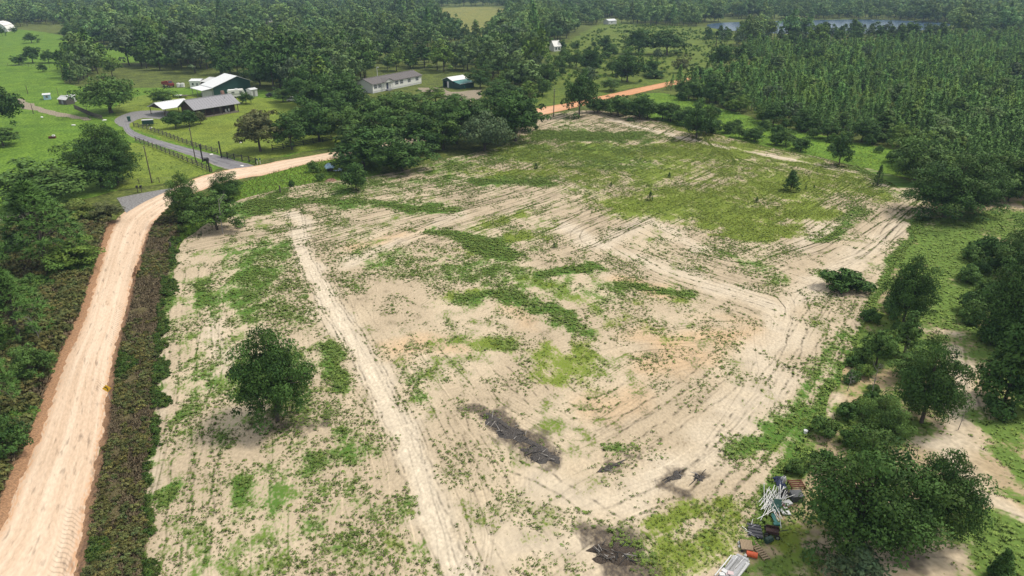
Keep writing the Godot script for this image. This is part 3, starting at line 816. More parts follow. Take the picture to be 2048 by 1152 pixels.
func roads() -> void:
	var left := [Vector2(-38.29, -23.94), Vector2(-39.84, -32.46), Vector2(-40.38, -39.89), Vector2(-41.34, -42.87), Vector2(-42.98, -47.13), Vector2(-45.06, -53.09), Vector2(-50.54, -66.30), Vector2(-53.48, -74.90), Vector2(-58.11, -85.78), Vector2(-61.59, -93.92), Vector2(-67.22, -107.12), Vector2(-70.26, -116.31), Vector2(-70.23, -125.07), Vector2(-68.65, -133.63), Vector2(-66.23, -142.49), Vector2(-61.91, -148.15), Vector2(-57.57, -150.70), Vector2(-53.54, -155.13), Vector2(-47.87, -159.79), Vector2(-42.98, -164.21), Vector2(-37.95, -169.38), Vector2(-30.24, -175.99), Vector2(-22.03, -183.69), Vector2(-14.46, -190.70), Vector2(-3.56, -204.78), Vector2(8.11, -220.88), Vector2(17.49, -229.83), Vector2(26.74, -239.48), Vector2(38.99, -253.21), Vector2(50.28, -266.01), Vector2(62.40, -278.75), Vector2(78.46, -295.62), Vector2(93.30, -311.22), Vector2(104.00, -324.86), Vector2(118.83, -349.60)]
	var right := [Vector2(-26.42, -23.94), Vector2(-30.17, -32.46), Vector2(-31.79, -36.26), Vector2(-33.42, -40.15), Vector2(-34.92, -43.44), Vector2(-36.16, -46.48), Vector2(-38.95, -53.25), Vector2(-45.01, -66.30), Vector2(-48.33, -74.90), Vector2(-52.77, -85.78), Vector2(-55.51, -92.97), Vector2(-60.94, -107.60), Vector2(-62.83, -115.77), Vector2(-63.04, -122.62), Vector2(-62.47, -130.22), Vector2(-60.15, -136.47), Vector2(-56.58, -140.94), Vector2(-53.11, -143.27), Vector2(-50.03, -147.32), Vector2(-45.56, -153.33), Vector2(-40.32, -157.90), Vector2(-35.50, -163.21), Vector2(-28.05, -169.92), Vector2(-20.02, -177.14), Vector2(-12.59, -183.08), Vector2(-1.98, -194.05), Vector2(8.45, -208.60), Vector2(17.53, -219.17), Vector2(26.56, -229.83), Vector2(38.32, -242.53), Vector2(49.32, -255.45), Vector2(61.20, -268.47), Vector2(76.75, -285.56), Vector2(91.46, -301.68), Vector2(102.72, -316.20), Vector2(118.17, -341.61)]
	road_left = even(smooth_line(left, 1.0), 220)
	road_right = even(smooth_line(right, 1.0), 220)
	var rows := []
	for i in 9:
		rows.append(Vector2(i / 8.0, 0.03 * sin(i / 8.0 * PI)))
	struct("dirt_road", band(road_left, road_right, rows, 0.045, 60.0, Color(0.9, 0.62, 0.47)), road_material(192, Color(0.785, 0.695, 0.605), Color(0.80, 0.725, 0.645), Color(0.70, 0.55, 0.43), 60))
	var grey := road_material(64, Color(0.44, 0.44, 0.46), Color(0.50, 0.50, 0.515), Color(0.55, 0.53, 0.5), 64)
	var da := even(smooth_line([Vector2(-60.97, -146.49), Vector2(-66.96, -151.13), Vector2(-71.80, -156.04), Vector2(-78.90, -162.22), Vector2(-90.04, -171.54), Vector2(-99.84, -179.47), Vector2(-105.92, -187.46), Vector2(-110.87, -195.42)], 1.0), 60)
	var db := even(smooth_line([Vector2(-57.31, -150.27), Vector2(-63.35, -155.13), Vector2(-68.42, -159.31), Vector2(-75.97, -164.71), Vector2(-86.62, -172.63), Vector2(-98.68, -182.47), Vector2(-105.59, -190.05), Vector2(-110.30, -198.22)], 1.0), 60)
	var flat := [Vector2(0, 0), Vector2(0.5, 0.01), Vector2(1, 0)]
	struct("driveway", band(da, db, flat, 0.034, 40.0), grey)
	var plain := worn(lin(0.27, 0.27, 0.275), 0.95, 0.35, 4.0, 66)
	struct("parking_pad", sheet(ring([Vector2(-115.84, -201.08), Vector2(-118.40, -211.75), Vector2(-115.92, -216.64), Vector2(-108.11, -216.64), Vector2(-102.45, -208.60), Vector2(-104.09, -204.03), Vector2(-110.00, -205.53), Vector2(-109.72, -198.22), Vector2(-108.62, -192.70), Vector2(-110.72, -194.05)], 0.3), 0.04, 3.0, Rect2(0, 0, 9, 9)), plain)
	struct("paved_apron", sheet(ring([Vector2(-76.18, -126.96), Vector2(-74.03, -129.23), Vector2(-69.69, -132.59), Vector2(-67.24, -134.33), Vector2(-67.10, -126.96), Vector2(-68.56, -122.03), Vector2(-68.28, -116.31), Vector2(-71.09, -119.68)], 0.25), 0.052, 2.0, Rect2(0, 0, 9, 9)), plain)
	var pale := worn(lin(0.42, 0.36, 0.26), 0.97, 0.5, 4.0, 67)
	struct("sandy_drive", sheet(ring([Vector2(-34.71, -262.40), Vector2(-26.87, -262.40), Vector2(-21.48, -253.21), Vector2(-11.74, -257.73), Vector2(-11.18, -236.51), Vector2(-15.63, -231.71), Vector2(-10.44, -227.08), Vector2(-15.22, -225.27), Vector2(-23.06, -240.49), Vector2(-30.90, -248.83)], 0.8), 0.03, 3.0, Rect2(0, 0, 9, 9)), pale)
	struct("sandy_path", sheet(ring([Vector2(-169.53, -232.65), Vector2(-168.65, -239.48), Vector2(-159.97, -230.77), Vector2(-148.01, -220.02), Vector2(-134.76, -210.95), Vector2(-124.05, -204.03), Vector2(-123.84, -201.81), Vector2(-135.93, -207.82), Vector2(-149.04, -216.64), Vector2(-159.81, -223.50)], 0.9), 0.03, 3.0, Rect2(0, 0, 9, 9)), pale)
	struct("bare_patch", sheet(ring([Vector2(-96.75, -115.77), Vector2(-90.34, -116.86), Vector2(-87.63, -118.54), Vector2(-85.87, -115.23), Vector2(-89.58, -113.10), Vector2(-94.08, -112.07)], 0.6), 0.03, 2.0, Rect2(0, 0, 9, 9)), pale)
	# banks of cut clay and the rough verges on top of them
	bank("right", road_right, 6, 118, 1.0, [[-0.3, -0.08], [0.2, 0.2], [0.45, 0.46], [0.8, 0.6]], [[0.8, 0.6], [2.0, 0.7], [3.2, 0.5], [4.3, 0.18], [5.4, -0.12]])
	bank("left", road_left, 6, 112, -1.0, [[-0.4, -0.08], [0.15, 0.25], [0.5, 0.5], [1.0, 0.68]], [[1.0, 0.68], [4.0, 0.95], [9.0, 0.7], [16.0, 0.35], [26.0, -0.1]])


var bank_tops := {}


func bank(which: String, edge: PackedVector2Array, from: int, to: int, side: float, face: Array, top: Array) -> void:
	var ends := [0, edge.size()]
	var last := 0
	for i in edge.size():
		if edge[i].y > Vector2(-63.42, -122.03).y if which == "right" else edge[i].y > Vector2(-69.51, -115.23).y:
			last = i
	var line := PackedVector2Array()
	for i in last + 1:
		line.append(edge[i])
	line = even(line, 420)
	var parts := [["clay_bank", face, M.clay], ["verge", top, turf(Color(0.27, 0.255, 0.18), Color(0.34, 0.32, 0.22), Color(0.43, 0.40, 0.30), 150, 9.0)]]
	for p in parts:
		var st := tool()
		st.set_smooth_group(0)
		var k: int = p[1].size()
		for i in line.size():
			var a := line[maxi(i - 1, 0)]
			var b := line[mini(i + 1, line.size() - 1)]
			var out := (b - a).normalized().orthogonal() * -side
			var fade := smoothstep(0.0, 14.0, 0.5 * float(line.size() - 1 - i)) * (0.85 + 0.5 * noise.get_noise_1d(i * 1.6))
			for r in k:
				var q: Vector2 = line[i] + out * (p[1][r][0] + 0.5 * warp.get_noise_2d(line[i].x * 1.2 + r * 2.0, line[i].y * 1.2))
				st.set_color(Color(1, 1, 1))
				st.add_vertex(Vector3(q.x, 0.04 + p[1][r][1] * fade, q.y))
		for i in line.size() - 1:
			for r in k - 1:
				var a := i * k + r
				for q in ([a, a + k, a + 1, a + 1, a + k, a + k + 1] if side < 0.0 else [a, a + 1, a + k, a + 1, a + k + 1, a + k]):
					st.add_index(q)
		st.generate_normals()
		struct(p[0], st.commit(), p[2])
	bank_tops[which] = line


# ---------------------------------------------------------------- trees

func rnd_dir(r: RandomNumberGenerator) -> Vector3:
	var z := r.randf_range(-1, 1)
	var a := r.randf() * TAU
	var s := sqrt(1.0 - z * z)
	return Vector3(s * cos(a), z, s * sin(a))


# foliage as many small leaf sprays on the skins of uneven clumps [centre, radius]
func foliage(clumps: Array, leaves: int, leaf: float, seed_no: int, tone_spread := 0.35) -> ArrayMesh:
	var r := RandomNumberGenerator.new()
	r.seed = seed_no
	var total := 0.0
	for c in clumps:
		total += c[1] * c[1]
	var v := PackedVector3Array()
	var n := PackedVector3Array()
	var col := PackedColorArray()
	var idx := PackedInt32Array()
	for c in clumps:
		var centre: Vector3 = c[0]
		var rad: float = c[1]
		var count := int(leaves * rad * rad / total)
		var lobe := 1.0 + r.randf_range(-tone_spread, tone_spread)
		var hue := r.randf_range(-0.12, 0.12)
		for k in count:
			var d := rnd_dir(r)
			if d.y < -0.25 and r.randf() < 0.6:
				d.y = -d.y
			var deep := 1.12 - 0.55 * pow(r.randf(), 2.2)
			var p := centre + d * rad * deep * Vector3(1.0, 0.72, 1.0)
			var face := (d * 0.8 + rnd_dir(r) * 0.75 + Vector3(0, 0.35, 0)).normalized()
			if face.dot(d) < 0.0:
				face = -face
			var s := leaf * (r.randf_range(0.55, 1.25) if r.randf() < 0.86 else r.randf_range(1.3, 1.9))
			var t1 := face.cross(rnd_dir(r)).normalized() * s
			var t2 := face.cross(t1) * r.randf_range(0.35, 0.7)
			var at := v.size()
			var shade_n := (face * 0.7 + d * 0.3 + Vector3(0, 0.1, 0)).normalized()
			v.append(p - t1)
			v.append(p + t2 + face * s * 0.2)
			v.append(p + t1)
			v.append(p - t2 + face * s * 0.2)
			var w := lobe * r.randf_range(0.75, 1.25)
			var cc := Color(w * (1.0 + hue + r.randf_range(-0.08, 0.08)), w, w * (1.0 - hue))
			for q in 4:
				n.append(shade_n)
				col.append(cc)
			idx.append_array(PackedInt32Array([at, at + 1, at + 2, at, at + 2, at + 3]))
	return leaf_mesh(v, n, col, idx)


func leaf_mesh(v: PackedVector3Array, n: PackedVector3Array, col: PackedColorArray, idx: PackedInt32Array) -> ArrayMesh:
	var a := []
	a.resize(Mesh.ARRAY_MAX)
	a[Mesh.ARRAY_VERTEX] = v
	a[Mesh.ARRAY_NORMAL] = n
	a[Mesh.ARRAY_COLOR] = col
	a[Mesh.ARRAY_INDEX] = idx
	var m := ArrayMesh.new()
	m.add_surface_from_arrays(Mesh.PRIMITIVE_TRIANGLES, a)
	return m


# needle tufts [centre, outward, radius]: thin blades that spread from a shoot
func needles(tufts: Array, blades: int, width: float, seed_no: int) -> ArrayMesh:
	var r := RandomNumberGenerator.new()
	r.seed = seed_no
	var v := PackedVector3Array()
	var n := PackedVector3Array()
	var col := PackedColorArray()
	var idx := PackedInt32Array()
	for t in tufts:
		var c: Vector3 = t[0]
		var o: Vector3 = t[1]
		var rad: float = t[2]
		var w := r.randf_range(0.7, 1.3)
		for k in blades:
			var d := (rnd_dir(r) + o * 0.75).normalized()
			var tip := c + d * rad * r.randf_range(0.7, 1.15)
			var side := d.cross(rnd_dir(r)).normalized() * width
			var at := v.size()
			v.append(c - side + d * rad * 0.05)
			v.append(c + side + d * rad * 0.05)
			v.append(tip)
			var nn := (d * 0.3 + o * 0.5 + Vector3(0, 0.5, 0)).normalized()
			var ww := w * r.randf_range(0.8, 1.2)
			for q in 3:
				n.append(nn)
				col.append(Color(ww * 1.02, ww, ww * 0.95))
			idx.append_array(PackedInt32Array([at, at + 1, at + 2] if (v[at + 2] - v[at]).cross(side).dot(nn) > 0.0 else [at, at + 2, at + 1]))
	return leaf_mesh(v, n, col, idx)


# clumps of a broad crown
func broad_clumps(w: float, h: float, base: float, lobes: int, seed_no: int, tight := 0.0) -> Array:
	var r := RandomNumberGenerator.new()
	r.seed = seed_no
	var out := []
	var mid := Vector3(0, base + (h - base) * 0.45, 0)
	var ext := Vector3(w * 0.5, (h - base) * 0.52, w * 0.5)
	for i in lobes:
		var f := float(i) / lobes
		var y := 1.0 - 1.62 * f + r.randf_range(-0.12, 0.12)
		y = clampf(y, -0.8, 1.0)
		var a := i * 2.399 + r.randf_range(-0.5, 0.5)
		var s := sqrt(maxf(0.0, 1.0 - y * y))
		var reach := r.randf_range(0.5, 0.92) - tight * 0.1
		reach *= 1.0 + 0.75 * noise.get_noise_3d(cos(a) * s * 14.0 + seed_no * 31.0, y * 14.0, sin(a) * s * 14.0) * (1.0 - tight * 0.6)
		var rad := w * r.randf_range(0.06, 0.15) * (1.0 + tight * 0.35)
		out.append([mid + Vector3(cos(a) * s, y * 0.95, sin(a) * s) * ext * reach, rad])
	for i in int(lobes * 0.16):
		out.append([mid + rnd_dir(r) * ext * 0.4, w * r.randf_range(0.12, 0.18)])
	return out


# upright, narrowing crown
func cone_clumps(w: float, h: float, base: float, lobes: int, seed_no: int) -> Array:
	var r := RandomNumberGenerator.new()
	r.seed = seed_no
	var out := []
	for i in lobes:
		var t := float(i) / lobes
		var a := i * 2.399 + r.randf_range(-0.5, 0.5)
		var reach := w * 0.5 * (1.0 - t * 0.92) * r.randf_range(0.5, 0.85)
		out.append([Vector3(cos(a) * reach, base + (h - base) * (t * 0.93 + 0.03), sin(a) * reach), w * (0.2 - 0.11 * t) * r.randf_range(0.85, 1.2)])
	return out


func pine_tufts(w: float, h: float, base: float, count: int, size: float, seed_no: int, droop := 0.15) -> Array:
	var r := RandomNumberGenerator.new()
	r.seed = seed_no
	var out := []
	for i in count:
		var t := pow(float(i) / count, 0.85)
		var a := i * 2.399 + r.randf_range(-0.6, 0.6)
		var reach := w * 0.5 * (1.0 - pow(t, 1.5) * 0.95) * sqrt(r.randf_range(0.12, 1.0))
		var o := Vector3(cos(a), 0.5 + t, sin(a)).normalized()
		out.append([Vector3(cos(a) * reach, base + (h - base - size) * t - droop * reach + r.randf_range(-0.2, 0.2), sin(a) * reach), o, size * r.randf_range(0.75, 1.2)])
	out.append([Vector3(0, h - size * 0.7, 0), Vector3.UP, size * 1.1])
	return out


# a tapered trunk with limbs towards some of the clumps
func stems(targets: Array, h: float, fork: float, girth: float, limbs: int, seed_no: int, low := -0.5) -> ArrayMesh:
	var r := RandomNumberGenerator.new()
	r.seed = seed_no
	var st := tool()
	var p := Vector3(0, low, 0)
	var spine := [p]
	for i in 4:
		p = Vector3(r.randf_range(-1, 1) * girth * 0.7, lerpf(low, h, (i + 1) / 4.0), r.randf_range(-1, 1) * girth * 0.7)
		spine.append(p)
	for i in 4:
		tube(st, spine[i], spine[i + 1], girth * (1.15 - 0.24 * i), girth * (1.15 - 0.24 * (i + 1)), 7)
	for i in limbs:
		var to: Vector3 = targets[r.randi() % targets.size()][0]
		var t := clampf(fork + r.randf() * 0.3, 0.1, 0.9)
		var from: Vector3 = spine[int(t * 4.0)].lerp(spine[mini(int(t * 4.0) + 1, 4)], fmod(t * 4.0, 1.0))
		if to.y < from.y:
			from.y = lerpf(to.y, from.y, 0.3)
		var bend := from.lerp(to, 0.5) + Vector3(0, 0.12 * from.distance_to(to), 0)
		tube(st, from, bend, girth * 0.42, girth * 0.26, 5)
		tube(st, bend, to, girth * 0.26, girth * 0.08, 5)
	return st.commit()


func bare_stems(h: float, w: float, girth: float, limbs: int, seed_no: int) -> ArrayMesh:
	var r := RandomNumberGenerator.new()
	r.seed = seed_no
	var st := tool()
	var top := Vector3(r.randf_range(-0.1, 0.1) * h, h * 0.9, r.randf_range(-0.1, 0.1) * h)
	var knee := top * 0.5 + Vector3(r.randf_range(-0.06, 0.06) * h, 0, 0)
	tube(st, Vector3(0, -0.4, 0), knee, girth, girth * 0.7, 7)
	tube(st, knee, top, girth * 0.7, girth * 0.25, 6)
	for i in limbs:
		var t := r.randf_range(0.3, 0.98)
		var from := (knee * (t * 2.0)) if t < 0.5 else knee.lerp(top, t * 2.0 - 1.0)
		var a := r.randf() * TAU
		var d := Vector3(cos(a), r.randf_range(0.2, 1.1), sin(a)).normalized()
		var reach := w * 0.5 * r.randf_range(0.5, 1.0)
		var elbow := from + d * reach * 0.55
		var end := elbow + (d + rnd_dir(r) * 0.5).normalized() * reach * 0.5
		tube(st, from, elbow, girth * 0.34, girth * 0.2, 5)
		tube(st, elbow, end, girth * 0.2, girth * 0.06, 4)
		for k in 2:
			tube(st, elbow, elbow + (d + rnd_dir(r) * 0.9).normalized() * reach * 0.4, girth * 0.14, girth * 0.05, 4)
	return st.commit()


# kind -> [trunk, crown, width, height]
func tree_kinds() -> void:
	for i in 2:
		var c := broad_clumps(9.0, 10.5, -0.9, 88, 200 + i)
		kinds["oak_%d" % i] = [stems(c, 6.5, 0.3, 0.26, 34, 210 + i), foliage(c, 26000, 0.12, 220 + i, 0.5), 9.0, 10.5]
	for i in 3:
		var c := broad_clumps(9.0, 10.5, 0.3 - i * 0.4, 56, 230 + i)
		kinds["tree_%d" % i] = [stems(c, 6.5, 0.35, 0.24, 12, 240 + i), foliage(c, 7500, 0.22, 250 + i, 0.48), 9.0, 10.5]
	var live := broad_clumps(12.0, 9.0, 0.8, 70, 260)
	kinds.live_oak = [stems(live, 4.5, 0.3, 0.42, 16, 261), foliage(live, 10000, 0.23, 262), 12.0, 9.0]
	var round_c := broad_clumps(5.0, 5.0, 0.15, 30, 263, 1.0)
	kinds.round_bush = [stems(round_c, 3.0, 0.2, 0.12, 8, 264), foliage(round_c, 6500, 0.15, 265), 5.0, 5.0]
	for i in 2:
		var c := broad_clumps(3.0, 2.2, -0.2, 18, 266 + i, 1.0)
		kinds["shrub_%d" % i] = [stems(c, 1.2, 0.2, 0.05, 9, 268 + i, -0.2), foliage(c, 2600, 0.11, 270 + i), 3.0, 2.2]
	var cone := cone_clumps(4.6, 8.0, 0.4, 42, 272)
	kinds.cedar = [stems(cone, 7.0, 0.2, 0.14, 10, 273), foliage(cone, 9000, 0.14, 274), 4.6, 8.0]
	var conifer := pine_tufts(3.2, 5.5, 0.3, 130, 0.5, 275, 0.3)
	kinds.small_conifer = [stems(conifer, 5.2, 0.1, 0.09, 26, 276), needles(conifer, 16, 0.035, 277), 3.2, 5.5]
	for i in 2:
		var c := pine_tufts(7.0, 14.0, 4.0, 300, 0.75, 280 + i, 0.1)
		kinds["tall_pine_%d" % i] = [stems(c, 13.0, 0.35, 0.2, 46, 282 + i), needles(c, 26, 0.045, 284 + i), 7.0, 14.0]
	var leafy := pine_tufts(4.2, 6.5, 1.0, 60, 0.6, 288, -0.1)
	var sparse := []
	for t in leafy:
		sparse.append([t[0], t[2] * 0.9])
	kinds.open_tree = [stems(leafy, 5.6, 0.2, 0.10, 24, 289), foliage(sparse, 3800, 0.16, 290), 4.2, 6.5]
	for i in 3:
		kinds["snag_%d" % i] = [bare_stems(5.0, 3.6, 0.10, 12, 291 + i), null, 3.6, 5.0]
	# lighter builds for the woods
	for i in 4:
		var c := broad_clumps(9.0, 11.0, 1.6, 34, 300 + i) if i < 3 else cone_clumps(6.5, 12.0, 2.0, 24, 303)
		kinds["wood_%d" % i] = [stems(c, 7.0, 0.35, 0.22, 5, 310 + i), foliage(c, 1900, 0.38, 320 + i, 0.45), 9.0 if i < 3 else 6.5, 11.0 if i < 3 else 12.0]
	for i in 2:
		var c := pine_tufts(5.0, 14.0, 5.0, 70, 1.0, 330 + i)
		kinds["wood_pine_%d" % i] = [stems(c, 13.0, 0.4, 0.17, 6, 332 + i), needles(c, 11, 0.16, 334 + i), 5.0, 14.0]
	for i in 3:
		var c := pine_tufts(2.7, 6.8, 0.5, 46, 0.72, 340 + i, -0.2)
		kinds["young_pine_%d" % i] = [stems(c, 5.8, 0.2, 0.08, 4, 343 + i), needles(c, 11, 0.085, 346 + i), 2.9, 6.4]


var tree_protos := {}


func tree(called: String, kind: String, tone: String, x: float, z: float, w: float, h: float, label: String, category := "tree", group := "", y := 0.0, turn := -1.0) -> Node3D:
	var key := kind + tone + called
	if kind.begins_with("oak") or kind.begins_with("tree"):
		w *= 1.14
	var k: Array = kinds[kind]
	var o: Node3D
	if tree_protos.has(key):
		o = tree_protos[key].duplicate()
		o.name = numbered(called, self)
		for meta in o.get_meta_list():
			o.remove_meta(meta)
		add_child(o)
	else:
		o = Node3D.new()
		o.name = numbered(called, self)
		add_child(o)
		put("trunk" if not called.contains("shrub") and not called.contains("bush") else "stems", k[0], M.grey_bark if kind.begins_with("snag") else M.bark, o)
		if k[1]:
			put("crown" if not called.contains("shrub") and not called.contains("bush") else "foliage", k[1], tones[tone], o)
		tree_protos[key] = o
	o.position = Vector3(x, y, z)
	o.rotation.y = rng.randf() * TAU if turn < 0.0 else turn
	o.scale = Vector3(w / k[2], h / k[3], w / k[2])
	tag(o, label, category, group)
	return o


func hand_trees() -> void:
	# in the field
	tree("oak_tree", "oak_0", "dark", -22.79, -54.68, 6.23, 10.70, "lone dark green oak standing in the sandy field beside the pale wheel track", "tree", "", 0.1, 0.6)
	tree("round_bush", "round_bush", "dark", -30.88, -130.89, 5.36, 6.05, "dense round dark bush on the field edge in front of the oak clump")
	tree("oak_tree", "tree_1", "dark", 73.43, -150.70, 4.50, 7.84, "single small oak on the sandy strip along the far right edge of the field")
	tree("sapling", "open_tree", "dark", 55.43, -131.23, 3.18, 4.37, "thin open sapling standing in the yellow-green upper right of the field")
	tree("conifer", "small_conifer", "dark", 74.15, -134.33, 2.23, 4.75, "small pointed conifer at the right edge of the field")
	tree("low_bush", "shrub_0", "dark", 45.62, -85.13, 6.61, 3.30, "wide low dark bush on the bare sand at the right of the field", "bush")
	for p in [[26.28, -124.76, 1.97, 0], [46.16, -123.53, 1.27, 1], [20.11, -134.33, 1.05, 2], [33.19, -140.56, 1.40, 3], [58.81, -132.25, 0.93, 4], [6.65, -100.58, 1.02, 5], [60.79, -132.93, 0.83, 6], [5.29, -147.32, 1.57, 7]]:
		tree("seedling", "small_conifer", "dark", p[0], p[1], p[2] * 0.75, p[2] * 1.05, "%s in the field" % ["tallest dark pine seedling amid sandy upper rows", "lone dark pine seedling on yellow-green rows left of the thin sapling", "small dark pine seedling at the lower left end of the yellow-green rows", "dark pine seedling in the green patch among yellow-green rows", "dark pine seedling just right of the thin sapling's foot", "pine seedling beside the curved green patch near the middle", "tiny pine seedling farther right of the thin sapling", "pine seedling at the top left of the green band"][p[3]], "seedling")
	# left of the clay road
	tree("pine_tree", "tall_pine_0", "pine", -67.35, -91.13, 12.25, 13.71, "tall open pine left of the road bend, bright needles on a dark trunk", "pine", "", 0.3)
	tree("pine_tree", "tall_pine_1", "pine", -56.64, -68.75, 8.12, 10.12, "bright green pine at the left edge, below the tall open pine", "pine", "", 0.4)
	tree("pine_tree", "tall_pine_0", "pine", -49.25, -54.35, 5.33, 9.84, "pine cut by the left edge beside the near end of the road", "pine", "", 0.4)
	tree("oak_tree", "tree_0", "mid", -86.31, -122.03, 14.76, 8.90, "broad oak on the roadside left of the two tall dark oaks, behind the tall pine")
	tree("oak_tree", "oak_1", "dark", -83.19, -134.33, 10.56, 12.12, "left of two tall dark oaks on the verge by the paved apron")
	tree("oak_tree", "oak_0", "dark", -81.45, -136.84, 8.67, 12.39, "right of two tall dark oaks on the verge by the paved apron")
	tree("scrub_oak", "tree_1", "yellow", -74.56, -112.07, 6.08, 4.51, "yellowish scrub tree beside the paved apron's left end", "tree", "", 0.2)
	tree("scrub_oak", "tree_0", "dull", -70.72, -112.84, 4.71, 3.37, "dull green scrub tree on the road bank nearest to the paved apron", "tree", "", 0.3)
	tree("scrub_oak", "tree_2", "bright", -63.71, -91.13, 6.56, 5.06, "bright leafy scrub tree between the tall pine and the road bank", "tree", "", 0.5)
	tree("scrub_oak", "tree_0", "mid", -50.59, -61.39, 3.72, 4.29, "scrub tree left of the road, level with the lone oak in the field", "tree", "", 0.5)
	tree("scrub_oak", "tree_1", "dark", -44.74, -48.46, 4.01, 5.38, "dark scrub tree lowest at the left edge of the photo", "tree", "", 0.4)
	tree("dead_tree", "snag_0", "dull", -54.29, -68.52, 1.50, 4.30, "pale dead tree with drooping bare limbs left of the road", "dead tree", "", 0.5)
	tree("dead_tree", "snag_1", "dull", -65.58, -89.17, 2.15, 4.16, "grey dead sapling below the tall pine by the road bend", "dead tree", "", 0.5)
	tree("oak_tree", "oak_0", "mid", -56.29, -112.58, 5.05, 9.26, "leafy roadside tree, left of two between the road bend and the field")
	tree("oak_tree", "oak_1", "dark", -54.30, -125.07, 5.73, 5.85, "compact roadside tree, right of two between the road bend and the field")
	tree("oak_tree", "tree_0", "mid", -49.67, -108.57, 7.10, 6.48, "pale green young oak around the grey dead tree by the field corner")
	tree("dead_tree", "snag_2", "dull", -48.09, -106.65, 3.66, 7.07, "grey bare dead tree at the field's upper left corner", "dead tree")
	tree("roadside_shrub", "shrub_0", "mid", -43.10, -145.27, 2.83, 2.76, "shrub on the grass between the road and the blue tarp", "shrub")
	tree("roadside_shrub", "shrub_1", "dark", -44.49, -133.63, 1.42, 1.87, "small dark shrub near the field's corner post", "shrub")
	tree("roadside_shrub", "shrub_1", "mid", -40.11, -138.68, 2.30, 1.92, "shrub beside the pinkish scrap heap", "shrub")
	# pasture and farmstead
	tree("oak_tree", "tree_0", "dark", -136.45, -181.26, 11.68, 15.35, "dark oak cut by the left edge in the pasture")
	tree("oak_tree", "tree_1", "mid", -127.21, -169.92, 7.51, 5.22, "lower tree at the foot of the dark oak on the left edge", "tree")
	tree("live_oak", "live_oak", "mid", -123.24, -213.35, 16.94, 10.99, "broad spreading oak beside the parking pad, left of the brown cabin")
	tree("oak_tree", "tree_2", "mid", -114.73, -228.91, 7.23, 5.42, "small round oak on the lawn behind the white-roofed carport")
	tree("clipped_bush", "round_bush", "dark", -93.41, -190.70, 5.56, 4.79, "left of three dark bushes in front of the carport", "bush")
	tree("clipped_bush", "round_bush", "dark", -90.80, -193.37, 5.91, 4.71, "middle of three dark bushes in front of the carport", "bush")
	tree("clipped_bush", "round_bush", "dull", -89.13, -196.81, 4.01, 3.66, "right of three dark bushes, at the cabin's corner", "bush")
	tree("oak_tree", "tree_1", "brown", -60.95, -164.21, 10.20, 11.54, "brownish oak on the lawn behind the black board fence")
	tree("oak_tree", "tree_0", "dark", -54.02, -166.24, 7.86, 8.83, "oak by the board fence, right of the brownish oak")
	tree("oak_tree", "tree_2", "dark", -49.34, -174.86, 10.79, 11.40, "tall oak with dark trunk before the board fence")
	tree("oak_tree", "tree_1", "mid", -56.96, -183.69, 8.06, 8.16, "leafy oak between the brownish oak and the tall dark oak")
	tree("small_tree", "tree_0", "dark", -87.45, -228.91, 4.27, 3.84, "slim small tree at the right end of the brown cabin")
	tree("small_tree", "tree_2", "mid", -76.42, -232.65, 5.67, 5.50, "small tree by the dark car behind the lawn")
	for p in [[-289.19, -435.05, 6.63, 5.66, 0], [-226.70, -337.75, 7.57, 8.50, 1], [-228.42, -330.27, 5.10, 4.85, 2], [-219.13, -337.75, 6.15, 5.84, 3], [-202.43, -306.38, 3.88, 3.72, 4], [-347.12, -506.78, 4.19, 4.57, 5], [-339.40, -482.99, 4.00, 6.23, 6], [-212.03, -337.75, 6.63, 6.28, 7], [-281.04, -461.26, 9.56, 9.53, 8], [-257.26, -435.05, 10.24, 7.91, 9], [-249.43, -435.05, 8.43, 7.35, 10], [-236.56, -428.94, 11.89, 7.81, 11]]:
		tree("pasture_tree", "tree_%d" % (p[5 - 1] % 3), "dark", p[0], p[1], p[2], p[3], ["round tree alone in the far left pasture, farthest of the three in a line", "tall oval tree in the left pasture below the round tree", "small dark tree left of the oval pasture tree", "dark tree right of the oval pasture tree", "smallest pasture tree, below the oval one", "little tree beside the white domed roof", "little tree in front of the white domed roof", "dark tree at the left end of the pasture's tree belt", "leftmost large tree on the rise behind the pasture", "second large tree on the rise behind the pasture", "third large tree on the rise behind the pasture", "broad tree at the right end of the rise behind the pasture"][p[4]])
	# the clump in the middle, in front of the white house
	var middle := [[-48.72, -187.46, 10.95, 10.13, "tree_0", "dark"], [-33.00, -148.15, 13.29, 10.10, "tree_1", "dark"], [-23.79, -145.68, 11.13, 8.49, "tree_2", "dark"], [-30.32, -156.96, 11.66, 11.02, "tree_0", "dark"], [-22.65, -164.71, 10.96, 10.29, "tree_1", "dark"], [-16.89, -165.73, 8.81, 9.40, "tree_2", "mid"], [-14.18, -172.08, 13.93, 12.10, "tree_0", "dark"], [-6.82, -164.71, 12.42, 9.12, "live_oak", "live"], [1.02, -174.30, 13.32, 14.63, "tree_1", "dark"], [3.56, -187.46, 8.21, 9.34, "tree_2", "dark"], [-40.55, -170.99, 8.81, 10.36, "tree_2", "mid"], [-22.44, -187.46, 10.95, 9.61, "tree_1", "mid"], [-31.44, -183.69, 10.75, 10.22, "tree_0", "mid"], [-38.87, -187.46, 9.03, 9.61, "tree_1", "mid"], [-4.80, -194.05, 9.89, 10.42, "tree_2", "dark"], [-11.50, -187.46, 8.21, 8.82, "tree_0", "mid"], [-27.42, -165.73, 4.90, 8.22, "wood_pine_0", "pine"]]
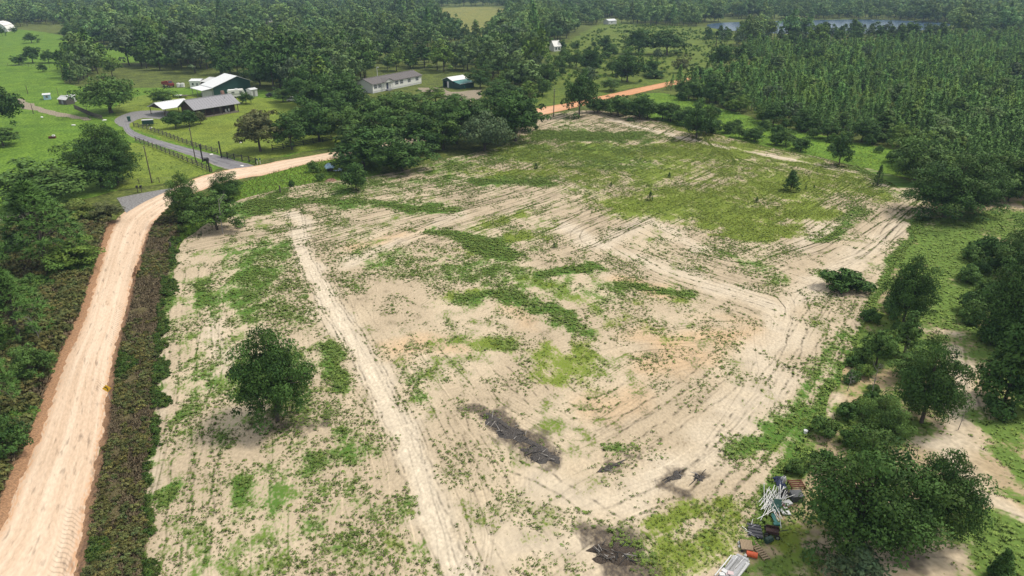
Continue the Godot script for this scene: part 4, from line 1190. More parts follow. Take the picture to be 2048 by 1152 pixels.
	var told := ["tall oak at the left end of the clump, over the board fence", "largest dark oak of the clump, low boughs over the road behind the blue tarp", "rounded oak right of the round bush, low boughs on the field edge", "dark oak between the tarp oak and the white house", "oak over the field edge in the middle of the clump", "bright young tree in the gap where the clay road shows", "tall dark oak in the middle of the clump", "grey-green live oak with a rounded crown at the clump's near right", "large oak at the right end of the clump, beside the far road", "narrow oak behind the clump's right end", "light green tree at the clump's left beside the road", "light green oak in front of the workshop's sandy drive", "mid green tree below the white house's windows", "tree over the left end of the white house", "dark tree right of the sandy drive", "tree below the teal lean-to", "slim pine rising through the middle of the clump"]
	for i in middle.size():
		var p: Array = middle[i]
		tree("clump_tree", p[4], p[5], p[0], p[1], p[2], p[3], told[i])
	var screen := [[-49.38, -204.03, 12.42, 12.81, "dark oak left of the white house"], [-46.20, -211.75, 8.26, 6.55, "small tree at the white house's left gable"], [-56.73, -208.60, 11.17, 13.33, "dark tree between the farmyard and the white house"], [-67.70, -225.27, 10.04, 12.11, "tree behind the parked cars"], [-39.71, -214.99, 8.38, 6.04, "yellow-green tree before the white house's porch"], [-32.18, -216.64, 10.31, 6.68, "tree before the white house's double windows"], [-25.17, -230.77, 7.29, 5.14, "small tree between the white house and the workshop"], [-18.59, -216.64, 6.25, 5.48, "small tree in front of the workshop door"], [-11.94, -262.40, 7.46, 8.57, "tree at the right end of the teal lean-to"], [-3.97, -230.77, 11.59, 7.36, "dark tree right of the workshop"], [-86.59, -262.40, 10.08, 9.98, "tree behind the black car"], [-95.67, -267.24, 9.49, 9.78, "dark tree behind the green barn's right end"]]
	for i in screen.size():
		var p: Array = screen[i]
		tree("yard_tree", "tree_%d" % (i % 3), ["dark", "mid", "dark", "dark", "bright", "mid", "bright", "mid", "dark", "dark", "dark", "dark"][i], p[0], p[1], p[2], p[3], p[4])
	# along the far road and the meadow
	var far := [[20.08, -207.05, 8.39, 13.53, "tall dark tree beside the far road, next to the utility pole", "dark"], [26.50, -213.35, 7.09, 5.70, "round tree right of the tall one by the far road", "dark"], [31.99, -208.60, 8.45, 6.76, "tree on the near side of the far road, second right of the tall one", "mid"], [37.30, -202.55, 7.93, 7.44, "tree at the field's top corner by the sandy strip", "dark"], [45.21, -277.43, 11.40, 13.40, "tall double-headed tree in the middle of the meadow", "dark"], [66.00, -375.82, 16.24, 13.73, "left tree of the dark group at the meadow's far side", "dark"], [80.24, -371.19, 16.57, 13.10, "right tree of the dark group at the meadow's far side", "dark"], [34.75, -306.38, 8.63, 11.43, "upright tree in the meadow right of the small white house", "dark"], [24.05, -323.09, 5.90, 8.60, "slim tree in front of the small white house", "mid"], [28.75, -319.61, 5.84, 7.67, "slim tree right of the small white house's front", "mid"], [13.44, -262.40, 6.72, 11.72, "tree on the meadow's left side by the wood", "mid"], [44.98, -345.56, 5.80, 5.05, "small tree in the meadow's middle", "mid"], [71.95, -353.72, 3.96, 5.16, "little tree below the dark meadow group", "live"], [72.24, -303.23, 5.98, 7.73, "dull tree at the meadow's right beside the road", "dull"], [91.57, -312.86, 11.01, 12.46, "dark round tree at the pine plantation's top left corner", "dark"], [106.38, -326.64, 10.09, 10.40, "dark tree right of the plantation's top left corner", "dark"], [10.84, -244.59, 5.24, 7.07, "slender tree at the roadside left of the pole", "mid"], [58.30, -288.37, 8.15, 3.52, "low dark tree beside the far road", "dark"], [36.03, -255.45, 6.19, 4.57, "tree in the meadow at the far road", "mid"], [47.98, -177.72, 7.04, 10.44, "leafy tree, left of the pair below the plantation's lower edge", "dark"], [51.81, -182.47, 5.61, 8.37, "slim tree, right of the pair below the plantation's lower edge", "mid"], [23.40, -240.49, 5.85, 6.31, "small tree at the meadow's near corner", "mid"]]
	for i in far.size():
		var p: Array = far[i]
		tree("meadow_tree", "tree_%d" % ((i * 2) % 3), p[5], p[0], p[1], p[2], p[3], p[4])
	var spots := scatter(line_poly([Vector2(8.48, -231.71), Vector2(14.89, -297.12), Vector2(27.07, -406.06), Vector2(66.28, -490.68), Vector2(67.48, -349.60), Vector2(68.35, -297.12), Vector2(54.02, -276.11), Vector2(31.64, -252.10)]), 15.0, [], 972)
	for p in spots:
		if near_line(p, road_left, 9.0) or rng.randf() < 0.25:
			continue
		var s := rng.randf_range(0.35, 0.85)
		tree("meadow_sapling", "tree_%d" % (rng.randi() % 3), ["dark", "mid", "live", "mid"][rng.randi() % 4], p.x, p.y, 8.0 * s, 9.5 * s, "young tree dotted over the meadow between the far road and the small white house", "tree", "young trees dotted over the meadow")
	# the right side
	tree("oak_tree", "oak_1", "dark", 77.11, -115.77, 11.60, 11.54, "big dark oak at the field's right corner, nearest of the corner group")
	tree("oak_tree", "oak_0", "dark", 83.80, -118.54, 8.74, 11.39, "dark oak right of the big corner oak")
	tree("oak_tree", "tree_2", "mid", 83.59, -137.93, 9.56, 10.17, "mid green tree behind the big corner oak")
	tree("oak_tree", "tree_1", "mid", 92.58, -125.69, 7.67, 10.60, "thin-stemmed tree right of the corner group")
	tree("oak_tree", "tree_0", "dark", 98.23, -126.96, 7.73, 9.74, "dark tree at the right edge beyond the grassy track")
	tree("oak_tree", "oak_0", "dark", 48.71, -75.17, 4.86, 9.40, "dark oak on the boundary between the sand and the grassy track")
	tree("cedar_tree", "cedar", "dark", 49.57, -57.53, 6.07, 11.62, "tall dark cedar at the right edge beside the sandy track")
	tree("scrub_thicket_tree", "oak_1", "dark", 58.57, -69.92, 7.29, 12.61, "large dark thicket of foliage at the right edge")
	tree("scrub_thicket_tree", "oak_1", "mid", 73.12, -88.47, 8.54, 9.00, "thicket at the right edge above the large one")
	tree("oak_tree", "oak_1", "dark", 39.83, -54.68, 5.45, 9.46, "dark oak in the boundary strip left of the sandy track")
	tree("oak_tree", "open_tree", "mid", 44.68, -67.39, 3.20, 5.76, "slender tree with pale stems in the boundary strip")
	tree("oak_tree", "tree_1", "mid", 40.65, -65.44, 3.57, 4.93, "small leafy tree at the top of the boundary strip's brush")
	tree("oak_tree", "oak_0", "mid", 33.99, -51.28, 3.90, 5.42, "green tree just beyond the big spreading oak, left side")
	tree("oak_tree", "tree_2", "mid", 43.35, -62.36, 4.30, 4.32, "leafy tree between the pale-stemmed tree and the dark boundary oak")
	tree("oak_tree", "oak_1", "dark", 26.08, -38.43, 8.15, 10.79, "big spreading dark oak nearest to the camera, over the junk heap")
	tree("oak_tree", "oak_0", "dark", 32.43, -39.63, 4.95, 8.64, "dark oak joined to the right of the big spreading oak")
	tree("near_shrub", "open_tree", "live", 24.47, -35.46, 3.95, 3.66, "small leafy shrub at the foot of the big oak, on the bottom edge", "shrub")
	tree("near_shrub", "cedar", "dark", 35.15, -35.81, 1.81, 3.01, "dark shrub on the mown lawn at the bottom right", "shrub")
	tree("dead_tree", "snag_0", "dull", 36.83, -58.60, 2.05, 4.99, "bare grey branching dead tree in the boundary strip's brush", "dead tree")
	tree("dead_tree", "snag_1", "dull", 35.10, -60.25, 1.57, 2.81, "leaning grey dead stem left of the branching dead tree", "dead tree")
	tree("dead_tree", "snag_2", "dull", 44.11, -66.08, 1.35, 3.08, "pale bare stems under the slender tree", "dead tree")
	tree("dead_tree", "snag_1", "dull", 42.77, -53.56, 1.44, 3.44, "small bare stem beside the sandy track", "dead tree")
	tree("dead_tree", "snag_2", "dull", 165.27, -375.82, 4.19, 10.34, "pale bare trunk standing before the pond", "dead tree")


# a plain share of ground given as an outline: candidate places on an uneven grid
func scatter(outline: PackedVector2Array, step: float, keep_out: Array, seed_no: int, grow := 0.0) -> PackedVector2Array:
	var r := RandomNumberGenerator.new()
	r.seed = seed_no
	var lo := outline[0]
	var hi := outline[0]
	for p in outline:
		lo = lo.min(p)
		hi = hi.max(p)
	var out := PackedVector2Array()
	var y := hi.y
	while y > lo.y:
		var s := step * (1.0 + grow * maxf(0.0, -y - 250.0) / 1000.0)
		var x := lo.x
		while x < hi.x:
			var p := Vector2(x + r.randf_range(-0.5, 0.5) * s, y + r.randf_range(-0.5, 0.5) * s)
			x += s
			if not Geometry2D.is_point_in_polygon(p, outline):
				continue
			var ok := true
			for k in keep_out:
				if Geometry2D.is_point_in_polygon(p, k):
					ok = false
					break
			if ok:
				out.append(p)
		y -= s
	return out


func whole(kind: String, tone: String) -> ArrayMesh:
	var m := ArrayMesh.new()
	m.add_surface_from_arrays(Mesh.PRIMITIVE_TRIANGLES, kinds[kind][1].surface_get_arrays(0))
	m.surface_set_material(0, tones[tone])
	if kinds[kind][0]:
		m.add_surface_from_arrays(Mesh.PRIMITIVE_TRIANGLES, kinds[kind][0].surface_get_arrays(0))
		m.surface_set_material(1, M.bark)
	return m


func stuff(called: String, label: String, category: String, mesh: Mesh, places: Array, colours: PackedColorArray) -> void:
	var mm := MultiMesh.new()
	mm.transform_format = MultiMesh.TRANSFORM_3D
	mm.use_colors = true
	mm.mesh = mesh
	mm.instance_count = places.size()
	for i in places.size():
		mm.set_instance_transform(i, places[i])
		mm.set_instance_color(i, colours[i])
	var o := MultiMeshInstance3D.new()
	o.name = numbered(called, self)
	o.multimesh = mm
	add_child(o)
	tag(o, label, category)
	o.set_meta("kind", "stuff")


func line_poly(pts: Array) -> PackedVector2Array:
	return PackedVector2Array(pts)


func near_line(p: Vector2, line: PackedVector2Array, gap: float) -> bool:
	for i in range(0, line.size(), 2):
		if absf(line[i].x - p.x) < gap and absf(line[i].y - p.y) < gap:
			return true
	return false


func woods() -> void:
	var wood := line_poly([Vector2(-531.14, -572.16), Vector2(-408.96, -582.85), Vector2(-365.17, -551.88), Vector2(-313.63, -506.78), Vector2(-275.31, -461.26), Vector2(-242.80, -417.20), Vector2(-212.30, -423.00), Vector2(-177.55, -366.67), Vector2(-173.18, -341.61), Vector2(-189.24, -323.09), Vector2(-193.48, -312.86), Vector2(-180.14, -282.80), Vector2(-165.90, -267.24), Vector2(-143.12, -267.24), Vector2(-135.90, -282.80), Vector2(-124.02, -285.56), Vector2(-104.88, -282.80), Vector2(-83.07, -251.00), Vector2(-70.75, -232.65), Vector2(-51.72, -221.75), Vector2(-48.72, -232.65), Vector2(-55.61, -262.40), Vector2(-60.70, -303.23), Vector2(-38.30, -312.86), Vector2(-30.48, -300.14), Vector2(-15.66, -300.14), Vector2(-4.23, -246.70), Vector2(5.98, -231.71), Vector2(11.94, -276.11), Vector2(5.72, -312.86), Vector2(17.08, -371.19), Vector2(29.32, -441.33), Vector2(72.93, -605.44), Vector2(158.65, -542.25), Vector2(139.58, -423.00), Vector2(143.80, -385.41), Vector2(185.88, -395.48), Vector2(258.91, -447.79), Vector2(325.08, -482.99), Vector2(495.71, -523.94), Vector2(1364.41, -1474.77), Vector2(-1342.60, -1474.77)])
	var out := [
		line_poly([Vector2(-90.04, -873.48), Vector2(-8.52, -898.08), Vector2(-5.07, -617.39), Vector2(-11.15, -447.79), Vector2(-26.27, -441.33), Vector2(-34.12, -475.53), Vector2(-53.63, -542.25)]),
		line_poly([Vector2(155.81, -605.44), Vector2(194.43, -623.53), Vector2(250.44, -636.18), Vector2(307.15, -646.01), Vector2(334.10, -629.80), Vector2(358.34, -593.94), Vector2(242.25, -395.48), Vector2(198.25, -395.48), Vector2(223.33, -454.43), Vector2(180.93, -454.43), Vector2(127.42, -498.60)]),
		line_poly([Vector2(-194.57, -572.16), Vector2(-171.13, -561.84), Vector2(-137.08, -468.29), Vector2(-165.37, -475.53)]),
		line_poly([Vector2(-258.22, -411.56), Vector2(-204.16, -406.06), Vector2(-173.53, -357.94), Vector2(-173.18, -341.61), Vector2(-213.92, -337.75)]),
		line_poly([Vector2(-152.26, -611.36), Vector2(-142.27, -642.70), Vector2(-109.52, -523.94), Vector2(-128.73, -506.78)]), line_poly([Vector2(80.08, -629.80), Vector2(93.00, -629.80), Vector2(82.77, -532.94), Vector2(64.46, -532.94)]), line_poly([Vector2(18.38, -435.05), Vector2(37.96, -435.05), Vector2(29.94, -312.86), Vector2(13.43, -312.86)])]
	var places := scatter(wood, 7.6, out, 900, 0.5)
	var spots := []
	for p in places:
		if noise.get_noise_2d(p.x * 0.25, p.y * 0.25) < -0.08 - 0.1 * rng.randf() or near_line(p, road_left, 8.0):
			continue
		spots.append(p)
	spots.sort_custom(func(a: Vector2, b: Vector2) -> bool: return a.y > b.y)
	var names := ["wood_0", "wood_1", "wood_2", "wood_3", "wood_pine_0", "wood_pine_1"]
	var words := ["broad green trees", "dense green trees", "rounded green trees", "upright green trees", "slim pines", "tall pines"]
	var sets := []
	var cols := []
	for k in names:
		sets.append([])
		cols.append(PackedColorArray())
	var single := 0
	for p: Vector2 in spots:
		var patch := noise.get_noise_2d(p.x * 0.12 + 70.0, p.y * 0.12)
		var k := rng.randi() % 3
		if rng.randf() < 0.02 + 0.15 * maxf(0.0, patch):
			k = 4 + rng.randi() % 2
		elif rng.randf() < 0.07:
			k = 3
		var size := (rng.randf_range(0.6, 1.2) if rng.randf() < 0.75 else rng.randf_range(1.15, 1.6)) * (1.0 + 0.25 * patch)
		var tall := size * rng.randf_range(0.85, 1.15)
		var turn := rng.randf() * TAU
		if single < 290:
			single += 1
			var tone: String = ["dark", "wood", "mid", "live", "wood", "bright"][rng.randi() % 6] if k < 4 else "pine"
			tree("wood_tree", names[k], tone, p.x, p.y, kinds[names[k]][2] * size, kinds[names[k]][3] * tall, "%s of the near wood behind the houses, crowded by its like" % ["green broadleaf tree", "slim pine"][0 if k < 4 else 1], "tree", "broadleaf trees of the near wood behind the houses" if k < 4 else "pines of the near wood behind the houses", 0.0, turn)
			continue
		var w := rng.randf_range(0.7, 1.45) * (1.0 + 0.25 * patch)
		var hue := rng.randf_range(-0.14, 0.16) + (0.25 if rng.randf() < 0.05 else 0.0)
		sets[k].append(Transform3D(Basis(Vector3.UP, turn).scaled_local(Vector3(size, tall, size)), Vector3(p.x, 0, p.y)))
		cols[k].append(Color(w * (1.0 + hue), w * (1.0 + maxf(0.0, hue) * 0.6), w * (1.0 - hue * 0.4)))
	for k in names.size():
		stuff("far_wood", "far-off wood of %s spreading to the top of the view" % words[k], "wood", whole(names[k], "wood" if k < 4 else "pine"), sets[k], cols[k])
	print("woods ", spots.size())


func plantation() -> void:
	var outline := line_poly([Vector2(54.77, -260.05), Vector2(62.55, -274.81), Vector2(83.04, -309.59), Vector2(106.60, -349.60), Vector2(132.54, -400.71), Vector2(152.67, -380.56), Vector2(212.99, -417.20), Vector2(268.88, -454.43), Vector2(330.09, -475.53), Vector2(487.75, -515.22), Vector2(154.92, -139.42), Vector2(103.80, -132.25), Vector2(94.50, -125.69), Vector2(90.49, -126.96), Vector2(94.18, -143.27), Vector2(98.53, -163.21), Vector2(94.65, -169.92), Vector2(82.59, -190.05), Vector2(73.32, -213.35), Vector2(65.58, -230.77), Vector2(61.45, -248.83)])
	var places := scatter(outline, 3.0, [], 950, 0.5)
	var spots := []
	for p in places:
		if near_line(p, road_left, 7.0) or noise.get_noise_2d(p.x * 0.5, p.y * 0.5 + 200.0) < -0.45:
			continue
		spots.append(p)
	spots.sort_custom(func(a: Vector2, b: Vector2) -> bool: return a.y > b.y)
	var sets := [[], [], []]
	var cols := [PackedColorArray(), PackedColorArray(), PackedColorArray()]
	var single := 0
	for p: Vector2 in spots:
		var k := rng.randi() % 3
		var size := rng.randf_range(0.6, 1.2) * (1.0 + 0.5 * noise.get_noise_2d(p.x * 0.6 + 90.0, p.y * 0.6))
		var tall := size * rng.randf_range(0.7, 1.15)
		if single < 290 and absf(p.x) < -p.y * 0.78:
			single += 1
			var kind := "young_pine_%d" % k
			tree("young_pine", kind, "young", p.x, p.y, kinds[kind][2] * size, kinds[kind][3] * tall, "young pine in the near rows of the dense plantation on the right", "pine", "young pines of the near plantation rows")
			continue
		var w := rng.randf_range(0.8, 1.5)
		var hue := rng.randf_range(-0.1, 0.2)
		sets[k].append(Transform3D(Basis(Vector3.UP, rng.randf() * TAU).scaled_local(Vector3(size, tall, size)), Vector3(p.x, 0, p.y)))
		cols[k].append(Color(w * (1.0 + hue), w, w * (1.0 - hue)))
	for k in 3:
		stuff("pine_plantation", "dense plantation of young green pines on the right, %s" % ["fuller trees", "slimmer trees", "smaller trees"][k], "plantation", whole("young_pine_%d" % k, "young"), sets[k], cols[k])
	print("plantation ", spots.size())
	# broadleaf trees that grow among the pines and along the plantation's lower edge
	var edge := smooth_line([Vector2(59.53, -240.49), Vector2(65.28, -223.50), Vector2(72.34, -205.53), Vector2(80.07, -183.69), Vector2(87.64, -170.99), Vector2(93.45, -162.71), Vector2(90.96, -143.27), Vector2(89.32, -125.07), Vector2(99.72, -126.32)], 1.0)
	var line := even(edge, 34)
	for i in line.size():
		var p := line[i] + Vector2(rng.randf_range(-3, 3), rng.randf_range(-8, 2))
		var size := rng.randf_range(0.35, 0.75)
		tree("edge_tree", "tree_%d" % (i % 3), ["dark", "mid", "dark", "bright"][rng.randi() % 4], p.x, p.y, 9.0 * size, 9.5 * size, "leafy tree in the hedge along the lower edge of the pine plantation", "tree", "hedge trees along the plantation's lower edge")
	var top := even(smooth_line([Vector2(33.27, -213.35), Vector2(40.81, -204.03), Vector2(46.22, -198.22), Vector2(51.46, -187.46), Vector2(58.50, -178.88), Vector2(66.36, -167.80), Vector2(71.38, -161.73)], 1.0), 30)
	for i in top.size():
		var p := top[i] + Vector2(rng.randf_range(-2, 2), rng.randf_range(-7.0, -1.0))
		var size := rng.randf_range(0.3, 0.62) * (1.2 if i < 16 else 0.8)
		tree("row_tree", "tree_%d" % (i % 3), ["dark", "mid", "dark"][rng.randi() % 3], p.x, p.y, 9.0 * size, 9.0 * size, "small tree in the hedge between the sandy strip and the grass lane", "tree", "hedge trees between the sandy strip and the grass lane")
	for p in scatter(line_poly([Vector2(56.31, -241.50), Vector2(67.64, -214.99), Vector2(78.34, -186.19), Vector2(93.96, -163.71), Vector2(89.90, -145.27), Vector2(80.09, -159.79), Vector2(69.47, -176.56), Vector2(55.22, -202.55)]), 6.5, [], 975):
		if rng.randf() < 0.45:
			continue
		var size := rng.randf_range(0.7, 1.5)
		tree("lane_shrub", "shrub_%d" % (rng.randi() % 2), ["dark", "mid", "mid"][rng.randi() % 3], p.x, p.y, 3.0 * size, 2.4 * size, "shrub dotted over the grass lane below the pine plantation", "shrub", "shrubs on the grass lane below the plantation")
	var inside := scatter(outline, 14.0, [], 960, 0.3)
	var n := 0
	for p in inside:
		if rng.randf() < 0.2 or near_line(p, road_left, 8.0) or n > 230:
			continue
		n += 1
		var size := rng.randf_range(0.5, 1.0)
		tree("plantation_tree", "wood_%d" % (rng.randi() % 4), ["dark", "wood", "mid", "bright", "live"][rng.randi() % 5], p.x, p.y, 8.5 * size, 8.6 * size, "broadleaf tree growing up among the plantation's young pines", "tree", "broadleaf trees among the plantation pines")
	var shore := scatter(line_poly([Vector2(125.23, -482.99), Vector2(202.12, -475.53), Vector2(245.14, -482.99), Vector2(240.33, -447.79), Vector2(275.16, -454.43), Vector2(250.23, -411.56), Vector2(107.40, -411.56)]), 10.5, [], 970)
	for p in shore:
		var size := rng.randf_range(0.45, 0.85) * (1.5 if p.x > 170.0 and p.x < 262.0 and rng.randf() < 0.75 else 1.0)
		tree("shore_tree", ["wood_0", "wood_2", "wood_3", "wood_pine_0"][rng.randi() % 4], ["dark", "mid", "live"][rng.randi() % 3], p.x, p.y, 8.0 * size, 10.0 * size, "tree on the near shore of the pond", "tree", "trees on the near shore of the pond")


func blades(count: int, spread: float, tall: float, width: float, lean: float, seed_no: int) -> ArrayMesh:
	var r := RandomNumberGenerator.new()
	r.seed = seed_no
	var v := PackedVector3Array()
	var n := PackedVector3Array()
	var col := PackedColorArray()
	var idx := PackedInt32Array()
	for i in count:
		var a := r.randf() * TAU
		var o := Vector3(cos(a), 0, sin(a))
		var root := o * spread * r.randf() * 0.5
		var tip := root + o * lean * r.randf_range(0.3, 1.0) + Vector3(0, tall * r.randf_range(0.5, 1.0), 0)
		var side := o.cross(Vector3.UP) * width * r.randf_range(0.7, 1.3)
		var at := v.size()
		var mid := root.lerp(tip, 0.55) + Vector3(0, tall * 0.12, 0)
		v.append_array(PackedVector3Array([root - side * 0.4, mid - side, tip, mid + side]))
		var nn := (o * 0.4 + Vector3(0, 0.9, 0)).normalized()
		var w := r.randf_range(0.75, 1.25)
		for q in 4:
			n.append(nn)
			col.append(Color(w, w, w))
		idx.append_array(PackedInt32Array([at, at + 1, at + 2, at, at + 2, at + 3] if (tip - root).cross(mid - side - root).dot(nn) > 0.0 else [at, at + 2, at + 1, at, at + 3, at + 2]))
	return leaf_mesh(v, n, col, idx)


func with_mat(m: ArrayMesh, material: Material) -> ArrayMesh:
	m.surface_set_material(0, material)
	return m


# weeds and grass tufts over a worked plot, thick where it is green
func plot_growth(plot: Dictionary, tries: int, y: float, called: String, where: String) -> void:
	var area: Rect2 = plot.area
	var k: int = plot.k
	var sets := [[], [], []]
	var cols := [PackedColorArray(), PackedColorArray(), PackedColorArray()]
	var n: int = plot.n
	for i in tries:
		var p := area.position + area.size * Vector2(rng.randf(), rng.randf())
		var g := (p - area.position) / area.size
		var c := mini(int(g.y * k), k - 1) * k + mini(int(g.x * k), k - 1)
		var gr: float = plot.green_grid[c]
		var ol: float = plot.olive_grid[c]
		var most := maxf(gr, ol)
		var cut: float = (plot.line[mini(int(g.y * n), n - 1) * n + mini(int(g.x * n), n - 1)] - 128) / 128.0
		var patch := noise.get_noise_2d(p.x * 3.0, p.y * 3.0)
		var chance: float = plot.base * 0.62 + most * 0.72 - plot.bare_grid[c] * 0.5 + patch * 0.6 + noise.get_noise_2d(p.x * 0.7 + 60.0, p.y * 0.7) * 0.4 - cut * 0.8 - 0.04
		if rng.randf() > chance or not Geometry2D.is_point_in_polygon(p, plot.outline):
			continue
		var kind := 1 if rng.randf() < clampf(ol - gr + 0.15, 0.05, 0.9) else (0 if rng.randf() < 0.75 else 2)
		var size := (rng.randf_range(0.35, 0.85) if rng.randf() < 0.82 else rng.randf_range(0.9, 1.45)) * (0.85 + 0.3 * minf(gr, 1.1)) * (0.8 if kind == 1 else 1.0)
		sets[kind].append(Transform3D(Basis(Vector3.UP, rng.randf() * TAU).scaled_local(Vector3(size, size * rng.randf_range(0.6, 1.2), size)), Vector3(p.x, y + (field_rise(p) if plot == field else 0.0), p.y)))
		var w := rng.randf_range(0.7, 1.3) * lerpf(0.92, 1.0, clampf(most * 1.6, 0, 1)) * (1.2 if plot == yard else 1.0)
		var yel := (0.4 if kind == 1 else 0.0) * rng.randf_range(0.5, 1.2) + rng.randf_range(-0.08, 0.12)
		cols[kind].append(Color(w * (1.0 + yel), w * (1.0 + yel * 0.45), w * (1.0 - yel * 0.25)))
	var shapes := [with_mat(blades(12, 0.24, 0.15, 0.042, 0.17, 400), M.weed), with_mat(blades(14, 0.3, 0.2, 0.022, 0.16, 401), M.weed), with_mat(blades(9, 0.3, 0.12, 0.06, 0.2, 402), M.weed)]
	for q in 3:
		stuff(called, "%s scattered over the %s" % [["broad-leaved green weeds", "yellow-green grass tufts", "low flat weeds"][q], where], "weeds", shapes[q], sets[q], cols[q])
	print(called, " ", sets[0].size(), " ", sets[1].size(), " ", sets[2].size())


func undergrowth() -> void:
	plot_growth(field, 1050000, field_y - 0.01, "field_weeds", "sandy field")
	plot_growth(yard, 150000, 0.03, "yard_weeds", "ground right of the field")
	# rough brush on the verges
	var twigs := with_mat(blades(16, 0.7, 0.6, 0.03, 0.45, 410), M.dry)
	var brush := with_mat(foliage(broad_clumps(1.3, 0.9, -0.1, 9, 411, 1.0), 150, 0.13, 412), tones.dull)
	var leafy := with_mat(foliage(broad_clumps(1.1, 0.8, -0.1, 8, 413, 1.0), 150, 0.11, 414), tones.mid)
	var sets := [[], [], []]
	var cols := [PackedColorArray(), PackedColorArray(), PackedColorArray()]
	for which in ["right", "left"]:
		var line: PackedVector2Array = bank_tops[which]
		var side := 1.0 if which == "right" else -1.0
		for i in (26000 if which == "right" else 26000):
			var f := rng.randf() * (line.size() - 2)
			var a := line[int(f)]
			var b := line[int(f) + 1]
			var out := (b - a).normalized().orthogonal() * -side
			var reach := rng.randf_range(0.7, 6.2) if which == "right" else 0.7 + 24.0 * pow(rng.randf(), 1.4)
			var p := a.lerp(b, fmod(f, 1.0)) + out * reach
			var patch := noise.get_noise_2d(p.x * 1.6 + 500.0, p.y * 1.6)
			var kind := 0
			if which == "right":
				kind = 2 if reach > 4.3 + patch * 0.8 or patch > 0.42 else (1 if rng.randf() < 0.25 + patch * 0.8 else 0)
			else:
				kind = 2 if patch > 0.2 else (1 if patch > 0.0 or rng.randf() < 0.2 else 0)
			if kind > 0 and which == "right" and reach > 4.2 + 2.6 * noise.get_noise_2d(p.x * 4.0, p.y * 4.0 + 30.0) + 0.8:
				continue
			if kind > 0 and rng.randf() < (0.62 if which == "right" else 0.5):
				continue
			var size := rng.randf_range(0.5, 1.1) * (0.66 if which == "right" else 1.25)
			var h := lerpf(0.5, 0.05, clampf((reach - 4.4) / 1.4, 0, 1)) if which == "right" else lerpf(0.75, 0.0, clampf((reach - 3.0) / 20.0, 0, 1))
			sets[kind].append(Transform3D(Basis(Vector3.UP, rng.randf() * TAU).scaled_local(Vector3(size, size * rng.randf_range(0.7, 1.1), size)), Vector3(p.x, h, p.y)))
			var w := rng.randf_range(0.6, 1.3)
			if which == "right" and kind == 2:
				w *= 0.65
			cols[kind].append(Color(w * rng.randf_range(0.85, 1.25), w, w * rng.randf_range(0.8, 1.0)) if kind else Color(w, w * rng.randf_range(0.85, 1.0), w * 0.9))
	for q in 3:
		stuff("verge_brush", ["dry brown brush on the road banks", "dull green brush on the road banks", "leafy green brush on the road banks"][q], "brush", [twigs, brush, leafy][q], sets[q], cols[q])
	# taller shrubs, one by one
	var line: PackedVector2Array = bank_tops.left
	for i in 46:
		var f := rng.randf() * (line.size() - 4)
		var a := line[int(f)]
		var out := (line[int(f) + 1] - a).normalized().orthogonal()
		var p := a + out * rng.randf_range(4.0, 22.0)
		var s := rng.randf_range(0.7, 1.5)
		tree("scrub_shrub", "shrub_%d" % (i % 2), ["mid", "dull", "bright", "dark", "mid"][i % 5], p.x, p.y, 3.0 * s, 2.4 * s, "shrub in the scrub on the left bank of the clay road", "shrub", "shrubs in the scrub left of the clay road", 0.3)
	var strip := smooth_line([Vector2(54.48, -88.47), Vector2(43.86, -73.61), Vector2(37.27, -64.39), Vector2(31.88, -56.84), Vector2(27.39, -50.55), Vector2(24.05, -46.48)], 0.8)
	for i in 26:
		var p := even(strip, 26)[i] + Vector2(rng.randf_range(0.0, 4.5), rng.randf_range(-1, 1))
		var s := rng.randf_range(0.5, 1.0)
		tree("hedge_shrub", "shrub_%d" % (i % 2), ["dark", "mid", "dark", "bright"][i % 4], p.x, p.y, 3.0 * s, 2.2 * s, "shrub in the overgrown fence line along the right edge of the field", "shrub", "shrubs in the fence line right of the field")
	var thick := scatter(line_poly([Vector2(68.88, -95.85), Vector2(84.59, -104.33), Vector2(74.09, -76.24), Vector2(60.03, -62.36), Vector2(55.04, -69.92), Vector2(58.11, -79.03)]), 3.4, [], 980)
	for p in thick:
		var s := rng.randf_range(0.9, 1.5)
		tree("thicket_shrub", "shrub_%d" % (rng.randi() % 2), ["dark", "dark", "mid"][rng.randi() % 3], p.x, p.y, 3.0 * s, 2.4 * s, "dark shrub of the thicket right of the grassy track", "shrub", "shrubs of the thicket right of the grassy track")
	# grass along road sides and in the meadows, as tufts
	var grass := with_mat(blades(12, 0.5, 0.3, 0.03, 0.2, 420), M.weed)
	var tufts := []
	var tint := PackedColorArray()
	for spot in [[line_poly([Vector2(-57.74, -106.65), Vector2(-59.89, -119.68), Vector2(-59.17, -128.90), Vector2(-56.29, -137.20), Vector2(-52.01, -144.87), Vector2(-46.13, -153.33), Vector2(-38.80, -161.73), Vector2(-32.32, -165.73), Vector2(-28.73, -145.27), Vector2(-34.56, -137.20), Vector2(-42.67, -132.93), Vector2(-46.72, -128.24), Vector2(-51.25, -123.23), Vector2(-51.50, -114.16), Vector2(-52.37, -104.79), Vector2(-49.90, -92.04), Vector2(-49.93, -88.47), Vector2(-54.28, -95.85)]), 0.62, 0.03], [line_poly([Vector2(39.07, -202.55), Vector2(55.67, -246.70), Vector2(67.64, -214.99), Vector2(78.34, -186.19), Vector2(93.96, -163.71), Vector2(87.33, -138.68), Vector2(82.35, -143.27), Vector2(73.77, -156.04), Vector2(62.45, -170.99), Vector2(51.78, -188.74)]), 1.6, 0.02], [line_poly([Vector2(-98.23, -173.74), Vector2(-71.44, -153.77), Vector2(-65.19, -146.08), Vector2(-70.41, -138.68), Vector2(-78.55, -132.25), Vector2(-90.30, -151.57)]), 3.2, 0.02]]:
